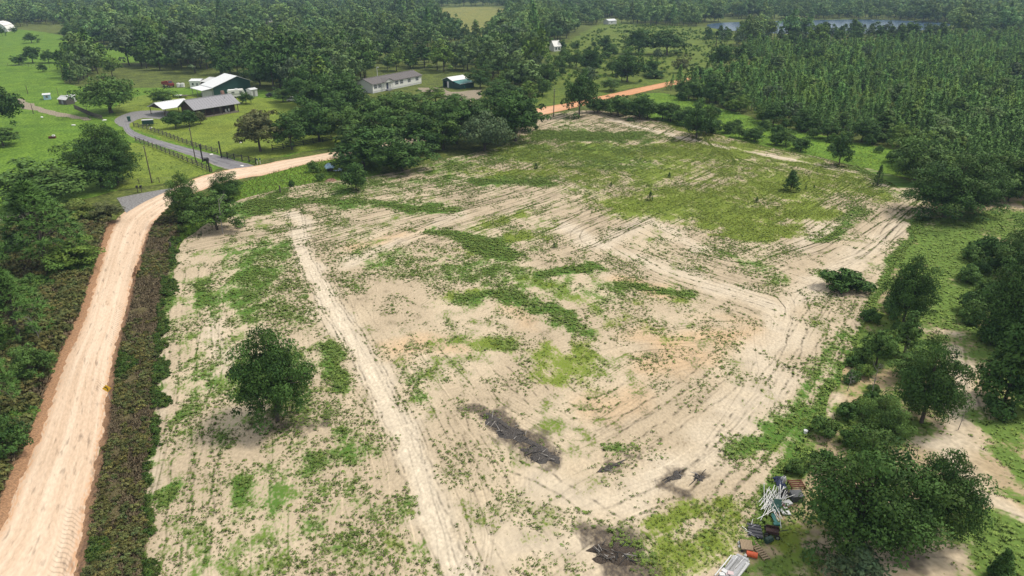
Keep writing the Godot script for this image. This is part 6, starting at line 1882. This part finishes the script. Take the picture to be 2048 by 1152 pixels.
func fences_and_poles() -> void:
	rail_fence("rail_fence", "weathered rail fence along the lower side of the driveway", [Vector2(-96.62, -174.86), Vector2(-90.39, -169.38), Vector2(-82.74, -162.22), Vector2(-75.46, -155.13), Vector2(-69.81, -149.84), Vector2(-65.30, -145.27)], 2.5, 1.15, 3, M.wood_grey, 0.12)
	rail_fence("rail_fence", "weathered rail fence along the upper side of the driveway", [Vector2(-106.43, -193.37), Vector2(-101.11, -189.39), Vector2(-92.12, -181.26), Vector2(-83.06, -172.63), Vector2(-75.17, -165.73), Vector2(-70.61, -162.22)], 2.5, 1.15, 3, M.wood_grey, 0.12)
	rail_fence("board_fence", "black four-board fence at the driveway gate", [Vector2(-68.47, -158.84), Vector2(-65.01, -156.50), Vector2(-61.45, -154.67), Vector2(-58.16, -152.44)], 2.4, 1.35, 4, M.wood_black, 0.14)
	rail_fence("board_fence", "dark board fence along the road under the oaks", [Vector2(-58.64, -165.73), Vector2(-55.59, -167.80), Vector2(-52.61, -170.45), Vector2(-49.05, -173.74), Vector2(-44.98, -178.30)], 2.4, 1.2, 3, M.wood_black, 0.12)
	rail_fence("slat_pen", "short grey slatted pen below the spreading oak", [Vector2(-138.50, -220.02), Vector2(-131.86, -213.35), Vector2(-125.58, -207.05), Vector2(-120.28, -202.55)], 0.9, 1.2, 1, M.wood_grey, 0.14)
	wire_fence("wire_fence", "thin wire fence on wooden posts along the paved apron", [Vector2(-80.41, -135.04), Vector2(-77.14, -136.47), Vector2(-73.88, -137.20), Vector2(-69.36, -138.68)], 3.0, 1.1, M.pole)
	wire_fence("wire_fence", "wire fence with dark posts across the pasture at the left edge", [Vector2(-239.35, -326.64), Vector2(-230.18, -326.64), Vector2(-218.74, -323.09), Vector2(-207.53, -319.61)], 4.0, 1.2, M.pole)
	pole("wooden pole at the driveway between the two rail fences", -72.35, -153.77, 7.86, 0.13)
	pole("wooden pole on the verge lawn right of the two tall dark oaks", -74.51, -137.20, 7.70, 0.13)
	pole("utility pole beside the far clay road, left of the tall dark tree", 12.40, -206.29, 8.27, 0.15)
	pole("pole in the pasture at the sandy path's upper end", -171.92, -248.83, 2.93, 0.11, false)
	pole("pole in the pasture below the sandy path", -146.40, -211.75, 3.15, 0.11, false)
	pole("thin pole between the two pasture shelters", -158.53, -244.59, 2.71, 0.09, false)
	pole("thin pole beside the slatted pen", -126.50, -206.29, 4.24, 0.09, false)
	pole("thin pole among the plantation's pines at the right", 50.17, -181.26, 4.72, 0.08, false)
	var lamp := thing("yard_light", "pale pole with a lamp head behind the white house", "lamp post", Vector3(Vector2(-49.41, -260.05).x, 0, Vector2(-49.41, -260.05).y))
	part_tube("shaft", Vector3(0, 0, 0), Vector3(0, 7.6, 0), 0.12, 0.09, M.off_white, lamp)
	part_box("lamp_head", Vector3(0.8, 0.22, 0.4), Vector3(0.3, 7.7, 0), M.off_white, lamp)
	var told := ["tall black gate post at the left of the driveway gate", "tall black gate post at the near end of the driveway's lower fence", "tall black gate post at the left end of the black board fence"]
	var where := [[-70.94, -154.22, 3.92], [-65.90, -145.68, 2.99], [-68.29, -158.37, 3.77]]
	for i in 3:
		var p: Array = where[i]
		var o := thing("gate_post", told[i], "gate post", Vector3(p[0], 0, p[1]), 0.0, "black gate posts at the driveway")
		part_box("shaft", Vector3(0.24, p[2], 0.24), Vector3(0, p[2] * 0.5, 0), M.wood_black, o)
		part_box("cap", Vector3(0.32, 0.08, 0.32), Vector3(0, p[2] + 0.04, 0), M.wood_black, o)
	var posts := [[-53.34, -99.31, 1.43, "dark wooden post on the grassy bank above the road bend"], [-45.56, -129.55, 1.62, "thick dark wooden post at the field's top left corner"]]
	for p in posts:
		var o := thing("fence_post", p[3], "post", Vector3(p[0], 0.1, p[1]))
		part_tube("shaft", Vector3(0, -0.3, 0), Vector3(0.04, p[2], 0), 0.17, 0.15, M.pole, o)
		part_tube("top", Vector3(0.04, p[2], 0), Vector3(0.045, p[2] + 0.05, 0), 0.15, 0.09, M.pole, o)
	curve_sign()


func curve_sign() -> void:
	var at := [-40.85, -58.06, 2.40]
	var o := thing("road_sign", "yellow diamond road sign with black curved arrow beside the clay road", "road sign", Vector3(at[0], 0.2, at[1]), 0.12)
	part_box("post", Vector3(0.06, 2.0, 0.05), Vector3(0, 0.8, -0.04), M.steel, o)
	part_box("plate", Vector3(0.62, 0.62, 0.02), Vector3(0, 1.55, 0), M.yellow, o, Vector3(0, 0, PI * 0.25))
	var st := tool()
	var path := [Vector2(0.06, -0.24), Vector2(0.07, -0.12), Vector2(0.05, 0.0), Vector2(0.0, 0.09), Vector2(-0.07, 0.15)]
	for i in path.size() - 1:
		var a: Vector2 = path[i]
		var b: Vector2 = path[i + 1]
		var d := b - a
		box(st, Vector3(d.length() + 0.04, 0.085, 0.012), Vector3((a.x + b.x) * 0.5, 1.55 + (a.y + b.y) * 0.5, 0.017 + i * 0.001), Vector3(0, 0, d.angle()))
	put("arrow_shaft", st.commit(), M.black, o)
	put("arrow_head", prism(PackedVector2Array([Vector2(-0.2, 0.2), Vector2(-0.11, 0.06), Vector2(0.0, 0.22)]), 0.012), M.black, o, Transform3D(Basis.IDENTITY, Vector3(0, 1.55, 0.03)))


# ---------------------------------------------------------------- small things

func barrel(parent: Node, called: String, a: Vector3, b: Vector3, r: float, m: Material) -> void:
	part_tube(called, a, b, r, r, m, parent, 14)
	var d := (b - a).normalized()
	for t in [0.02, 0.35, 0.65, 0.98]:
		var c := a.lerp(b, t)
		part_tube("hoop", c - d * 0.02, c + d * 0.02, r * 1.05, r * 1.05, m, parent, 14)


func heap(seed_no: int, w: float, d: float, h: float) -> ArrayMesh:
	var r := RandomNumberGenerator.new()
	r.seed = seed_no
	var st := tool()
	var rings := 7
	var spokes := 22
	for i in rings + 1:
		var f := float(i) / rings
		for k in spokes:
			var a := TAU * k / spokes
			var wob := 1.0 + 1.1 * noise.get_noise_2d(cos(a) * 26.0 + seed_no * 9.0, sin(a) * 26.0)
			var y := h * (1.0 - f * f) * r.randf_range(0.55, 1.15) if i < rings else -0.06
			st.add_vertex(Vector3(cos(a) * w * 0.5 * f * wob, y, sin(a) * d * 0.5 * f * wob))
	for i in rings:
		for k in spokes:
			var a := i * spokes + k
			var b := i * spokes + (k + 1) % spokes
			for q in [a, b, a + spokes, b, b + spokes, a + spokes]:
				st.add_index(q)
	st.generate_normals()
	return st.commit()


func burn_pile(label: String, x: float, z: float, w: float, d: float, h: float, turn: float, sticks: int, seed_no: int, m: Material) -> void:
	var o := thing("burn_pile", label, "ash heap", Vector3(x, field_y + field_rise(Vector2(x, z)) - 0.02, z), turn)
	put("heap", heap(seed_no, w, d, h), m, o)
	var r := RandomNumberGenerator.new()
	r.seed = seed_no + 1
	for i in sticks:
		var p := Vector3(r.randf_range(-0.4, 0.4) * w, h * r.randf_range(0.3, 0.9), r.randf_range(-0.4, 0.4) * d)
		var q := p + Vector3(r.randf_range(-1, 1), r.randf_range(-0.05, 0.25), r.randf_range(-1, 1)) * r.randf_range(0.5, 1.1)
		part_tube("stick", p, q, 0.05, 0.025, [M.black, M.wood_grey, M.grey_bark][i % 3], o, 5)


func small_things() -> void:
	burn_pile("long dark ash heap with charred sticks in the lower middle of the field", Vector2(-0.67, -53.40).x, Vector2(-0.67, -53.40).y, 6.6, 2.4, 0.26, -0.75, 34, 500, M.ash)
	burn_pile("dark ash and brush heap at the right end of the long ash heap", Vector2(2.63, -49.70).x, Vector2(2.63, -49.70).y, 3.6, 1.9, 0.24, -0.4, 22, 502, M.ash)
	burn_pile("narrow dark ash streak right of the ash heaps", Vector2(8.77, -48.05).x, Vector2(8.77, -48.05).y, 3.4, 0.7, 0.16, 0.5, 5, 504, M.ash)
	burn_pile("left of the two small black ash spots in the lower right of the field", Vector2(14.05, -46.68).x, Vector2(14.05, -46.68).y, 2.2, 0.8, 0.18, 0.7, 5, 506, M.ash)
	burn_pile("right of the two small black ash spots in the lower right of the field", Vector2(16.19, -46.55).x, Vector2(16.19, -46.55).y, 1.1, 0.9, 0.25, 0.2, 6, 508, M.ash)
	burn_pile("brown heap of old brush at the bottom of the field", Vector2(7.69, -38.14).x, Vector2(7.69, -38.14).y, 3.2, 2.2, 0.3, 0.1, 34, 510, worn(lin(0.11, 0.085, 0.065), 1.0, 0.6, 0.9, 70))
	# gate side: mail boxes and a paper box
	for i in 2:
		var q: Vector2 = [Vector2(-57.67, -152.00), Vector2(-57.14, -152.44)][i]
		var o := thing("mailbox", ["left of two pale roadside boxes on posts by the black board fence", "right of two pale roadside boxes on posts by the black board fence"][i], "mailbox", Vector3(q.x, 0.03, q.y), 0.4, "pair of roadside boxes")
		part_box("post", Vector3(0.12, 1.0, 0.12), Vector3(0, 0.5, 0), M.white, o)
		part_box("box", Vector3(0.34, 0.3, 0.6), Vector3(0, 1.14, 0), M.green_metal, o)
		part_box("flag", Vector3(0.03, 0.2, 0.08), Vector3(0.19, 1.2, 0.1), M.red, o)
	var m := thing("mailbox_stand", "dark twin mailbox stand on the grass above the paved apron", "mailbox", Vector3(Vector2(-73.71, -130.55).x, 0.03, Vector2(-73.71, -130.55).y), 0.3)
	for s in [-0.35, 0.35]:
		part_box("post", Vector3(0.12, 1.05, 0.12), Vector3(s, 0.52, 0), M.pole, m)
		part_box("box", Vector3(0.36, 0.32, 0.6), Vector3(s, 1.2, 0), M.black, m)
	part_box("crossbar", Vector3(1.0, 0.08, 0.12), Vector3(0, 0.95, 0), M.pole, m)
	var g := thing("gate_motor", "black box on a short post beside the driveway's lower gate post", "gate opener", Vector3(Vector2(-69.48, -152.88).x, 0.03, Vector2(-69.48, -152.88).y), 0.2)
	part_box("housing", Vector3(1.1, 0.55, 0.5), Vector3(0, 0.85, 0), M.black, g)
	part_box("leg", Vector3(0.2, 0.6, 0.2), Vector3(0, 0.3, 0), M.black, g)
	part_box("arm", Vector3(1.6, 0.1, 0.1), Vector3(-0.4, 1.3, 0), M.wood_black, g)
	var told := ["white painted stone at the edge of the driveway's mouth", "white stone beside the driveway near the black gate post", "white stone lying on the lawn near the brownish oak", "white slab in the pasture below the sandy path", "white slab in the pasture left of the two tall oaks", "white boulder at the driveway by the parking pad", "white flat stone on the grass beside the dark trailer"]
	var at := [Vector2(-60.57, -150.27), Vector2(-71.59, -160.76), Vector2(-69.16, -173.18), Vector2(-140.39, -206.29), Vector2(-124.25, -194.74), Vector2(-119.30, -201.81), Vector2(-100.36, -190.70)]
	for i in told.size():
		var s := SphereMesh.new()
		s.radius = 0.5
		s.height = 0.7
		s.radial_segments = 9
		s.rings = 5
		var o := put("white_stone", s, M.white, self, Transform3D(Basis(Vector3.UP, i * 0.8).scaled_local(Vector3(0.9 + 0.1 * i, 0.55, 0.7)), Vector3(at[i].x, 0.12, at[i].y)))
		tag(o, told[i], "stone")
	var bin := thing("wheeled_bin", "dark green wheeled bin standing by the parking pad", "bin", Vector3(Vector2(-111.24, -200.36).x, 0.04, Vector2(-111.24, -200.36).y), 0.3)
	put("body", prism(PackedVector2Array([Vector2(-0.3, 0.1), Vector2(0.3, 0.1), Vector2(0.42, 1.3), Vector2(-0.42, 1.3)]), 0.7), M.bin_green, bin, Transform3D(Basis.IDENTITY, Vector3(0, 0, 0.35)))
	part_box("lid", Vector3(0.92, 0.08, 0.8), Vector3(0, 1.35, 0), M.bin_green, bin, Vector3(0.05, 0, 0))
	for s in [-0.3, 0.3]:
		wheel(bin, Vector3(s, 0.13, -0.36), 0.13, 0.08)
	var tank := thing("white_tank", "white upright tank pair beside the red truck", "tank", Vector3(Vector2(-124.59, -264.80).x, 0.03, Vector2(-124.59, -264.80).y), 0.1)
	for s in [-0.75, 0.75]:
		part_tube("drum", Vector3(s, 0, 0), Vector3(s, 1.35, 0), 0.7, 0.7, M.white, tank, 14)
		part_tube("cap", Vector3(s, 1.35, 0), Vector3(s, 1.5, 0), 0.3, 0.25, M.off_white, tank, 10)
	var trough := thing("feed_trough", "small orange-brown trough with pale salt block on the left pasture", "trough", Vector3(Vector2(-120.17, -178.30).x, 0.03, Vector2(-120.17, -178.30).y), 0.2)
	part_box("trough", Vector3(1.6, 0.5, 0.7), Vector3(0, 0.3, 0), M.rust, trough)
	part_box("salt_block", Vector3(0.6, 0.4, 0.5), Vector3(0.4, 0.7, 0), M.white, trough)
	var bucket := thing("white_bucket", "small white bucket in the fence line right of the field", "bucket", Vector3(Vector2(27.79, -52.78).x, 0.1, Vector2(27.79, -52.78).y))
	part_tube("shell", Vector3.ZERO, Vector3(0, 0.42, 0), 0.15, 0.19, M.white, bucket, 12)
	part_tube("rim", Vector3(0, 0.42, 0), Vector3(0, 0.45, 0), 0.2, 0.2, M.off_white, bucket, 12)
	var rusty := thing("rusty_drum", "rusty orange drum lying in the brush of the right fence line", "drum", Vector3(Vector2(30.90, -54.51).x, 0.3, Vector2(30.90, -54.51).y))
	barrel(rusty, "shell", Vector3(-0.25, 0, 0), Vector3(0.3, 0.05, 0.1), 0.17, M.rust)
	var clay := put("clay_lump", heap(520, 1.2, 1.0, 1.5), M.clay, self, Transform3D(Basis.IDENTITY, Vector3(Vector2(-53.83, -89.87).x, 0.05, Vector2(-53.83, -89.87).y)))
	tag(clay, "upright orange clay lump on the road's right bank", "clay lump")
	# scrap by the round bush
	var tp := thing("blue_tarp", "pale blue tarp thrown over a dark frame under the oak clump's left end", "tarp", Vector3(Vector2(-39.91, -146.49).x, 0.03, Vector2(-39.91, -146.49).y), 0.4)
	part_box("crate", Vector3(1.2, 1.1, 1.0), Vector3(0, 0.55, 0), M.black, tp)
	put("cover", heap(530, 1.9, 1.7, 0.9), M.tarp, tp, Transform3D(Basis.IDENTITY, Vector3(-0.1, 0.85, 0)))
	var dk := thing("scrap_wood", "grey scrap boards spilled right of the blue tarp", "scrap", Vector3(Vector2(-38.27, -146.49).x, 0.05, Vector2(-38.27, -146.49).y), 0.2)
	for i in 7:
		part_box("board", Vector3(2.2 - 0.15 * i, 0.05, 0.22), Vector3(0.1 * i, 0.1 + 0.05 * i, -0.4 + 0.14 * i), M.plank if i % 2 else M.tarp, dk, Vector3(0.1, i * 0.35, 0.12))
	var pk := thing("scrap_heap", "pinkish brown scrap heap left of the round dark bush", "scrap", Vector3(Vector2(-37.53, -137.93).x, 0.05, Vector2(-37.53, -137.93).y), 0.1)
	put("rubble", heap(531, 2.6, 1.4, 0.7), worn(lin(0.36, 0.22, 0.16), 0.95, 0.4, 0.8, 71), pk)
	part_box("charred_board", Vector3(2.4, 0.08, 0.3), Vector3(0, 0.12, 0.8), M.black, pk, Vector3(0, 0.1, 0.05))


# ---------------------------------------------------------------- the junk heap at the bottom right

func junk() -> void:
	# white pipes
	var q := Vector2(21.56, -43.56)
	var base := Vector3(q.x, 0.05, q.y)
	var o := thing("pipe_bundle", "loose bundle of thin white pipes fanned over the junk heap", "pipes", base)
	for i in 40:
		var a := 1.05 + rng.randf_range(-0.75, 0.75) * (0.35 if i < 26 else 1.0)
		var d := Vector3(cos(a), 0, -sin(a))
		var mid := Vector3(rng.randf_range(-0.7, 0.7), 0.35 + 0.012 * i, rng.randf_range(-0.6, 0.6))
		if i >= 33:
			mid += Vector3(-0.7, -0.15, 1.4)
		var half := rng.randf_range(0.9, 1.7)
		part_tube("pipe", mid - d * half + Vector3(0, -0.2, 0), mid + d * half, 0.026, 0.026, M.white if i % 3 else M.off_white, o, 6)
	var p := Vector2(22.83, -45.98)
	var bag := thing("black_bag", "dark plastic sheeting bundled at the top of the junk heap", "bag", Vector3(p.x, 0.02, p.y))
	put("bundle", heap(540, 1.5, 1.3, 0.7), M.navy, bag)
	put("fold", heap(541, 0.6, 0.5, 0.5), M.steel, bag, Transform3D(Basis.IDENTITY, Vector3(0.35, 0.45, 0.1)))
	p = Vector2(22.77, -44.62)
	var bag2 := thing("black_bag", "black bag lying right of the white pipes", "bag", Vector3(p.x, 0.02, p.y))
	put("bundle", heap(542, 1.0, 1.3, 0.55), M.black, bag2)
	p = Vector2(24.17, -45.54)
	var rack := thing("rusty_rack", "rusty slatted rack at the top right of the junk heap", "rack", Vector3(p.x, 0.05, p.y), 0.05)
	for i in 4:
		part_box("slat", Vector3(1.2, 0.06, 0.12), Vector3(0, 0.4, -0.36 + 0.24 * i), M.rust, rack)
	for s in [-0.55, 0.55]:
		part_box("rail", Vector3(0.08, 0.1, 0.9), Vector3(s, 0.33, 0), M.rust, rack)
		for z in [-0.4, 0.4]:
			part_box("leg", Vector3(0.08, 0.3, 0.08), Vector3(s, 0.15, z), M.rust, rack)
	p = Vector2(23.60, -44.03)
	var bin := thing("grey_tote", "dark grey box below the rusty rack", "box", Vector3(p.x, 0.05, p.y), 0.05)
	part_box("box", Vector3(0.9, 0.6, 0.8), Vector3(0, 0.3, 0), mat(lin(0.06, 0.065, 0.075), 0.7), bin)
	part_box("lid", Vector3(0.96, 0.06, 0.86), Vector3(0, 0.63, 0), mat(lin(0.08, 0.085, 0.095), 0.7), bin)
	p = Vector2(22.59, -43.33)
	var pk := thing("folded_blanket", "faded pink and grey folded bundle beside the pipes", "bundle", Vector3(p.x, 0.05, p.y), 0.2)
	part_box("fold", Vector3(0.7, 0.18, 0.6), Vector3(0, 0.1, 0), mat(lin(0.5, 0.26, 0.24), 0.9), pk)
	part_box("fold", Vector3(0.62, 0.16, 0.5), Vector3(0.04, 0.28, 0.02), M.off_white, pk, Vector3(0, 0.15, 0.05))
	p = Vector2(22.22, -42.64)
	for i in 2:
		var pan := thing("white_board", ["left white board lying below the pink bundle", "right white board lying below the pink bundle"][i], "board", Vector3(p.x - 0.25 + i * 0.4, 0.05, p.y), 0.15 - 0.1 * i)
		part_box("board", Vector3(0.28, 0.06, 0.95), Vector3(0, 0.1, 0), M.off_white, pan, Vector3(0.05, 0, 0))
		part_box("edge_strip", Vector3(0.3, 0.05, 0.06), Vector3(0, 0.13, 0.48), M.grey, pan)
	p = Vector2(21.37, -42.53)
	var ch := thing("green_chair", "toppled dark green garden chair below the white pipes", "chair", Vector3(p.x, 0.3, p.y), -0.5)
	part_box("seat", Vector3(0.6, 0.06, 0.55), Vector3(0, 0.2, 0), M.bin_green, ch, Vector3(0.5, 0, 0.2))
	part_box("backrest", Vector3(0.6, 0.7, 0.06), Vector3(0.05, 0.4, -0.4), M.bin_green, ch, Vector3(-0.7, 0, 0.2))
	for s in [[-0.25, 0.25], [0.3, 0.25], [-0.25, -0.2], [0.3, -0.2]]:
		part_box("leg", Vector3(0.06, 0.5, 0.06), Vector3(s[0], 0.0, s[1] + 0.1), M.bin_green, ch, Vector3(0.5, 0, 0.2))
	for s in [-0.32, 0.32]:
		part_box("armrest", Vector3(0.07, 0.05, 0.6), Vector3(s, 0.42, 0.05), M.bin_green, ch, Vector3(0.5, 0, 0.2))
	p = Vector2(21.01, -41.75)
	var tp := thing("teal_post", "flat teal plastic post lying below the green chair", "post", Vector3(p.x, 0.08, p.y))
	part_box("shaft", Vector3(0.28, 0.12, 1.1), Vector3(0, 0.06, 0), M.roof_teal, tp)
	part_box("foot", Vector3(0.5, 0.14, 0.25), Vector3(0, 0.07, 0.6), M.roof_teal, tp)
	# dark rolls
	p = Vector2(19.08, -40.36)
	for i in 4:
		var r := thing("dark_roll", ["top dark roll of the stack of four on the ground", "second dark roll from the top of the stack of four", "third dark roll from the top of the stack of four", "bottom dark roll of the stack, next to the pallet"][i], "roll", Vector3(p.x - 0.06 * i, 0.22, p.y - 0.5 + 0.34 * i), -0.28)
		part_tube("roll", Vector3(-0.52, 0, 0), Vector3(0.52, 0, 0), 0.17, 0.17, mat(lin(0.028, 0.03, 0.04), 0.55), r, 14)
		part_tube("core", Vector3(-0.54, 0, 0), Vector3(0.54, 0, 0), 0.06, 0.06, M.grey, r, 8)
	p = Vector2(18.61, -40.36)
	var sc := thing("metal_scrap", "pale twisted metal frame left of the dark rolls", "scrap", Vector3(p.x, 0.05, p.y))
	for i in 9:
		var a := rng.randf() * TAU
		var c := Vector3(rng.randf_range(-0.3, 0.3), rng.randf_range(0.05, 0.4), rng.randf_range(-0.5, 0.5))
		part_tube("bar", c, c + Vector3(cos(a), 0.3, sin(a)) * 0.5, 0.025, 0.025, M.off_white if i % 2 else M.steel, sc, 5)
	p = Vector2(20.26, -40.15)
	var cart := thing("red_cart", "dark red tangled cart frame right of the dark rolls", "cart", Vector3(p.x, 0.05, p.y), -0.3)
	part_box("tray", Vector3(0.95, 0.08, 0.7), Vector3(0, 0.35, 0), worn(lin(0.05, 0.022, 0.02), 0.8, 0.4, 0.4, 72), cart)
	for s in [-0.4, 0.4]:
		part_box("side", Vector3(0.95, 0.2, 0.04), Vector3(0, 0.5, s * 0.85), worn(lin(0.07, 0.03, 0.026), 0.9, 0.5, 0.4, 73), cart)
		for x in [-0.4, 0.4]:
			wheel(cart, Vector3(x, 0.2, s * 1.1), 0.2, 0.1)
	part_tube("handle", Vector3(0.55, 0.5, 0), Vector3(1.1, 0.9, 0.1), 0.03, 0.03, M.black, cart)
	p = Vector2(19.71, -39.33)
	var gb := thing("green_barrow", "dark green tub tipped on its side below the red cart", "tub", Vector3(p.x, 0.3, p.y), 0.4)
	barrel(gb, "shell", Vector3(-0.28, 0, 0), Vector3(0.3, 0.05, 0), 0.24, mat(lin(0.012, 0.04, 0.03), 0.6))
	# pallets
	p = Vector2(17.76, -38.63)
	var crate := thing("pallet", "square wooden pallet raised flat on dark blocks", "pallet", Vector3(p.x, 0.03, p.y), -0.16)
	for i in 8:
		part_box("plank", Vector3(0.095, 0.03, 0.98), Vector3(-0.38 + 0.109 * i, 0.52 + 0.004 * (i % 3), 0), M.wood_pale, crate)
	for z in [-0.42, 0.0, 0.42]:
		part_box("bearer", Vector3(0.86, 0.1, 0.09), Vector3(0, 0.45, z), M.wood_pale, crate)
	for s in [[-0.34, -0.4], [0.34, -0.4], [-0.34, 0.4], [0.34, 0.4]]:
		part_box("block", Vector3(0.16, 0.4, 0.16), Vector3(s[0], 0.2, s[1]), M.black, crate)
	p = Vector2(18.74, -38.48)
	var lp := thing("pallet", "long narrow pallet of cross slats lying right of the square pallet", "pallet", Vector3(p.x, 0.06, p.y), 0.34)
	for i in 9:
		part_box("slat", Vector3(0.6, 0.03, 0.12), Vector3(0, 0.12 + 0.004 * (i % 2), -0.84 + 0.21 * i), M.wood_pale, lp)
	for s in [-0.26, 0.26]:
		part_box("bearer", Vector3(0.07, 0.1, 1.86), Vector3(s, 0.05, 0), M.wood_pale, lp)
	p = Vector2(17.98, -37.99)
	var ob := thing("orange_barrel", "orange plastic barrel lying under the pallets", "barrel", Vector3(p.x, 0.25, p.y), -0.3)
	barrel(ob, "shell", Vector3(-0.36, 0, 0), Vector3(0.42, 0, 0.05), 0.22, M.orange)
	for s in 3:
		var w: Vector2 = [Vector2(17.38, -39.12), Vector2(17.48, -37.85), Vector2(17.30, -38.73)][s]
		var jug := thing("white_jug", ["white jug left of the square pallet, upper", "white jug by the orange barrel", "white jug left of the square pallet, lower"][s], "jug", Vector3(w.x, 0.05, w.y))
		part_tube("body", Vector3.ZERO, Vector3(0, 0.26, 0), 0.1, 0.1, M.white, jug, 10)
		part_tube("neck", Vector3(0, 0.26, 0), Vector3(0, 0.36, 0), 0.09, 0.03, M.white, jug, 10)
	# stack of metal sheeting
	p = Vector2(16.01, -36.26)
	var sh := thing("sheet_stack", "stack of grey and white metal sheets at the bottom edge below the pallets", "metal sheets", Vector3(p.x, 0.03, p.y), -0.72)
	for i in 3:
		part_box("bearer", Vector3(1.2, 0.25, 0.12), Vector3(0, 0.12, -1.3 + 1.3 * i), M.black, sh)
	for i in 9:
		part_box("sheet", Vector3(rng.randf_range(0.55, 1.15), 0.02, rng.randf_range(2.6, 3.5)), Vector3(rng.randf_range(-0.12, 0.12), 0.27 + 0.028 * i, rng.randf_range(-0.2, 0.3)), [M.grey, M.off_white, M.grey][i % 3] if i % 4 else M.steel, sh, Vector3(0, rng.randf_range(-0.06, 0.06), 0))
	for i in 12:
		var x := rng.randf_range(-0.65, 0.6)
		var l := rng.randf_range(1.0, 1.7)
		part_box("strip", Vector3(rng.randf_range(0.04, 0.09), 0.03, l * 2.0), Vector3(x, 0.55 + 0.012 * i, rng.randf_range(-0.3, 0.4)), [M.off_white, M.grey, M.steel, M.grey][i % 4], sh, Vector3(0, rng.randf_range(-0.1, 0.1), 0))
	for i in 6:
		part_box("offcut", Vector3(0.3, 0.03, 0.4), Vector3(rng.randf_range(-0.35, 0.35), 0.72 + 0.02 * i, rng.randf_range(0.5, 1.3)), [M.off_white, mat(lin(0.5, 0.4, 0.42), 0.8), M.grey][i % 3], sh, Vector3(0.05, rng.randf() * 3.0, 0.06))
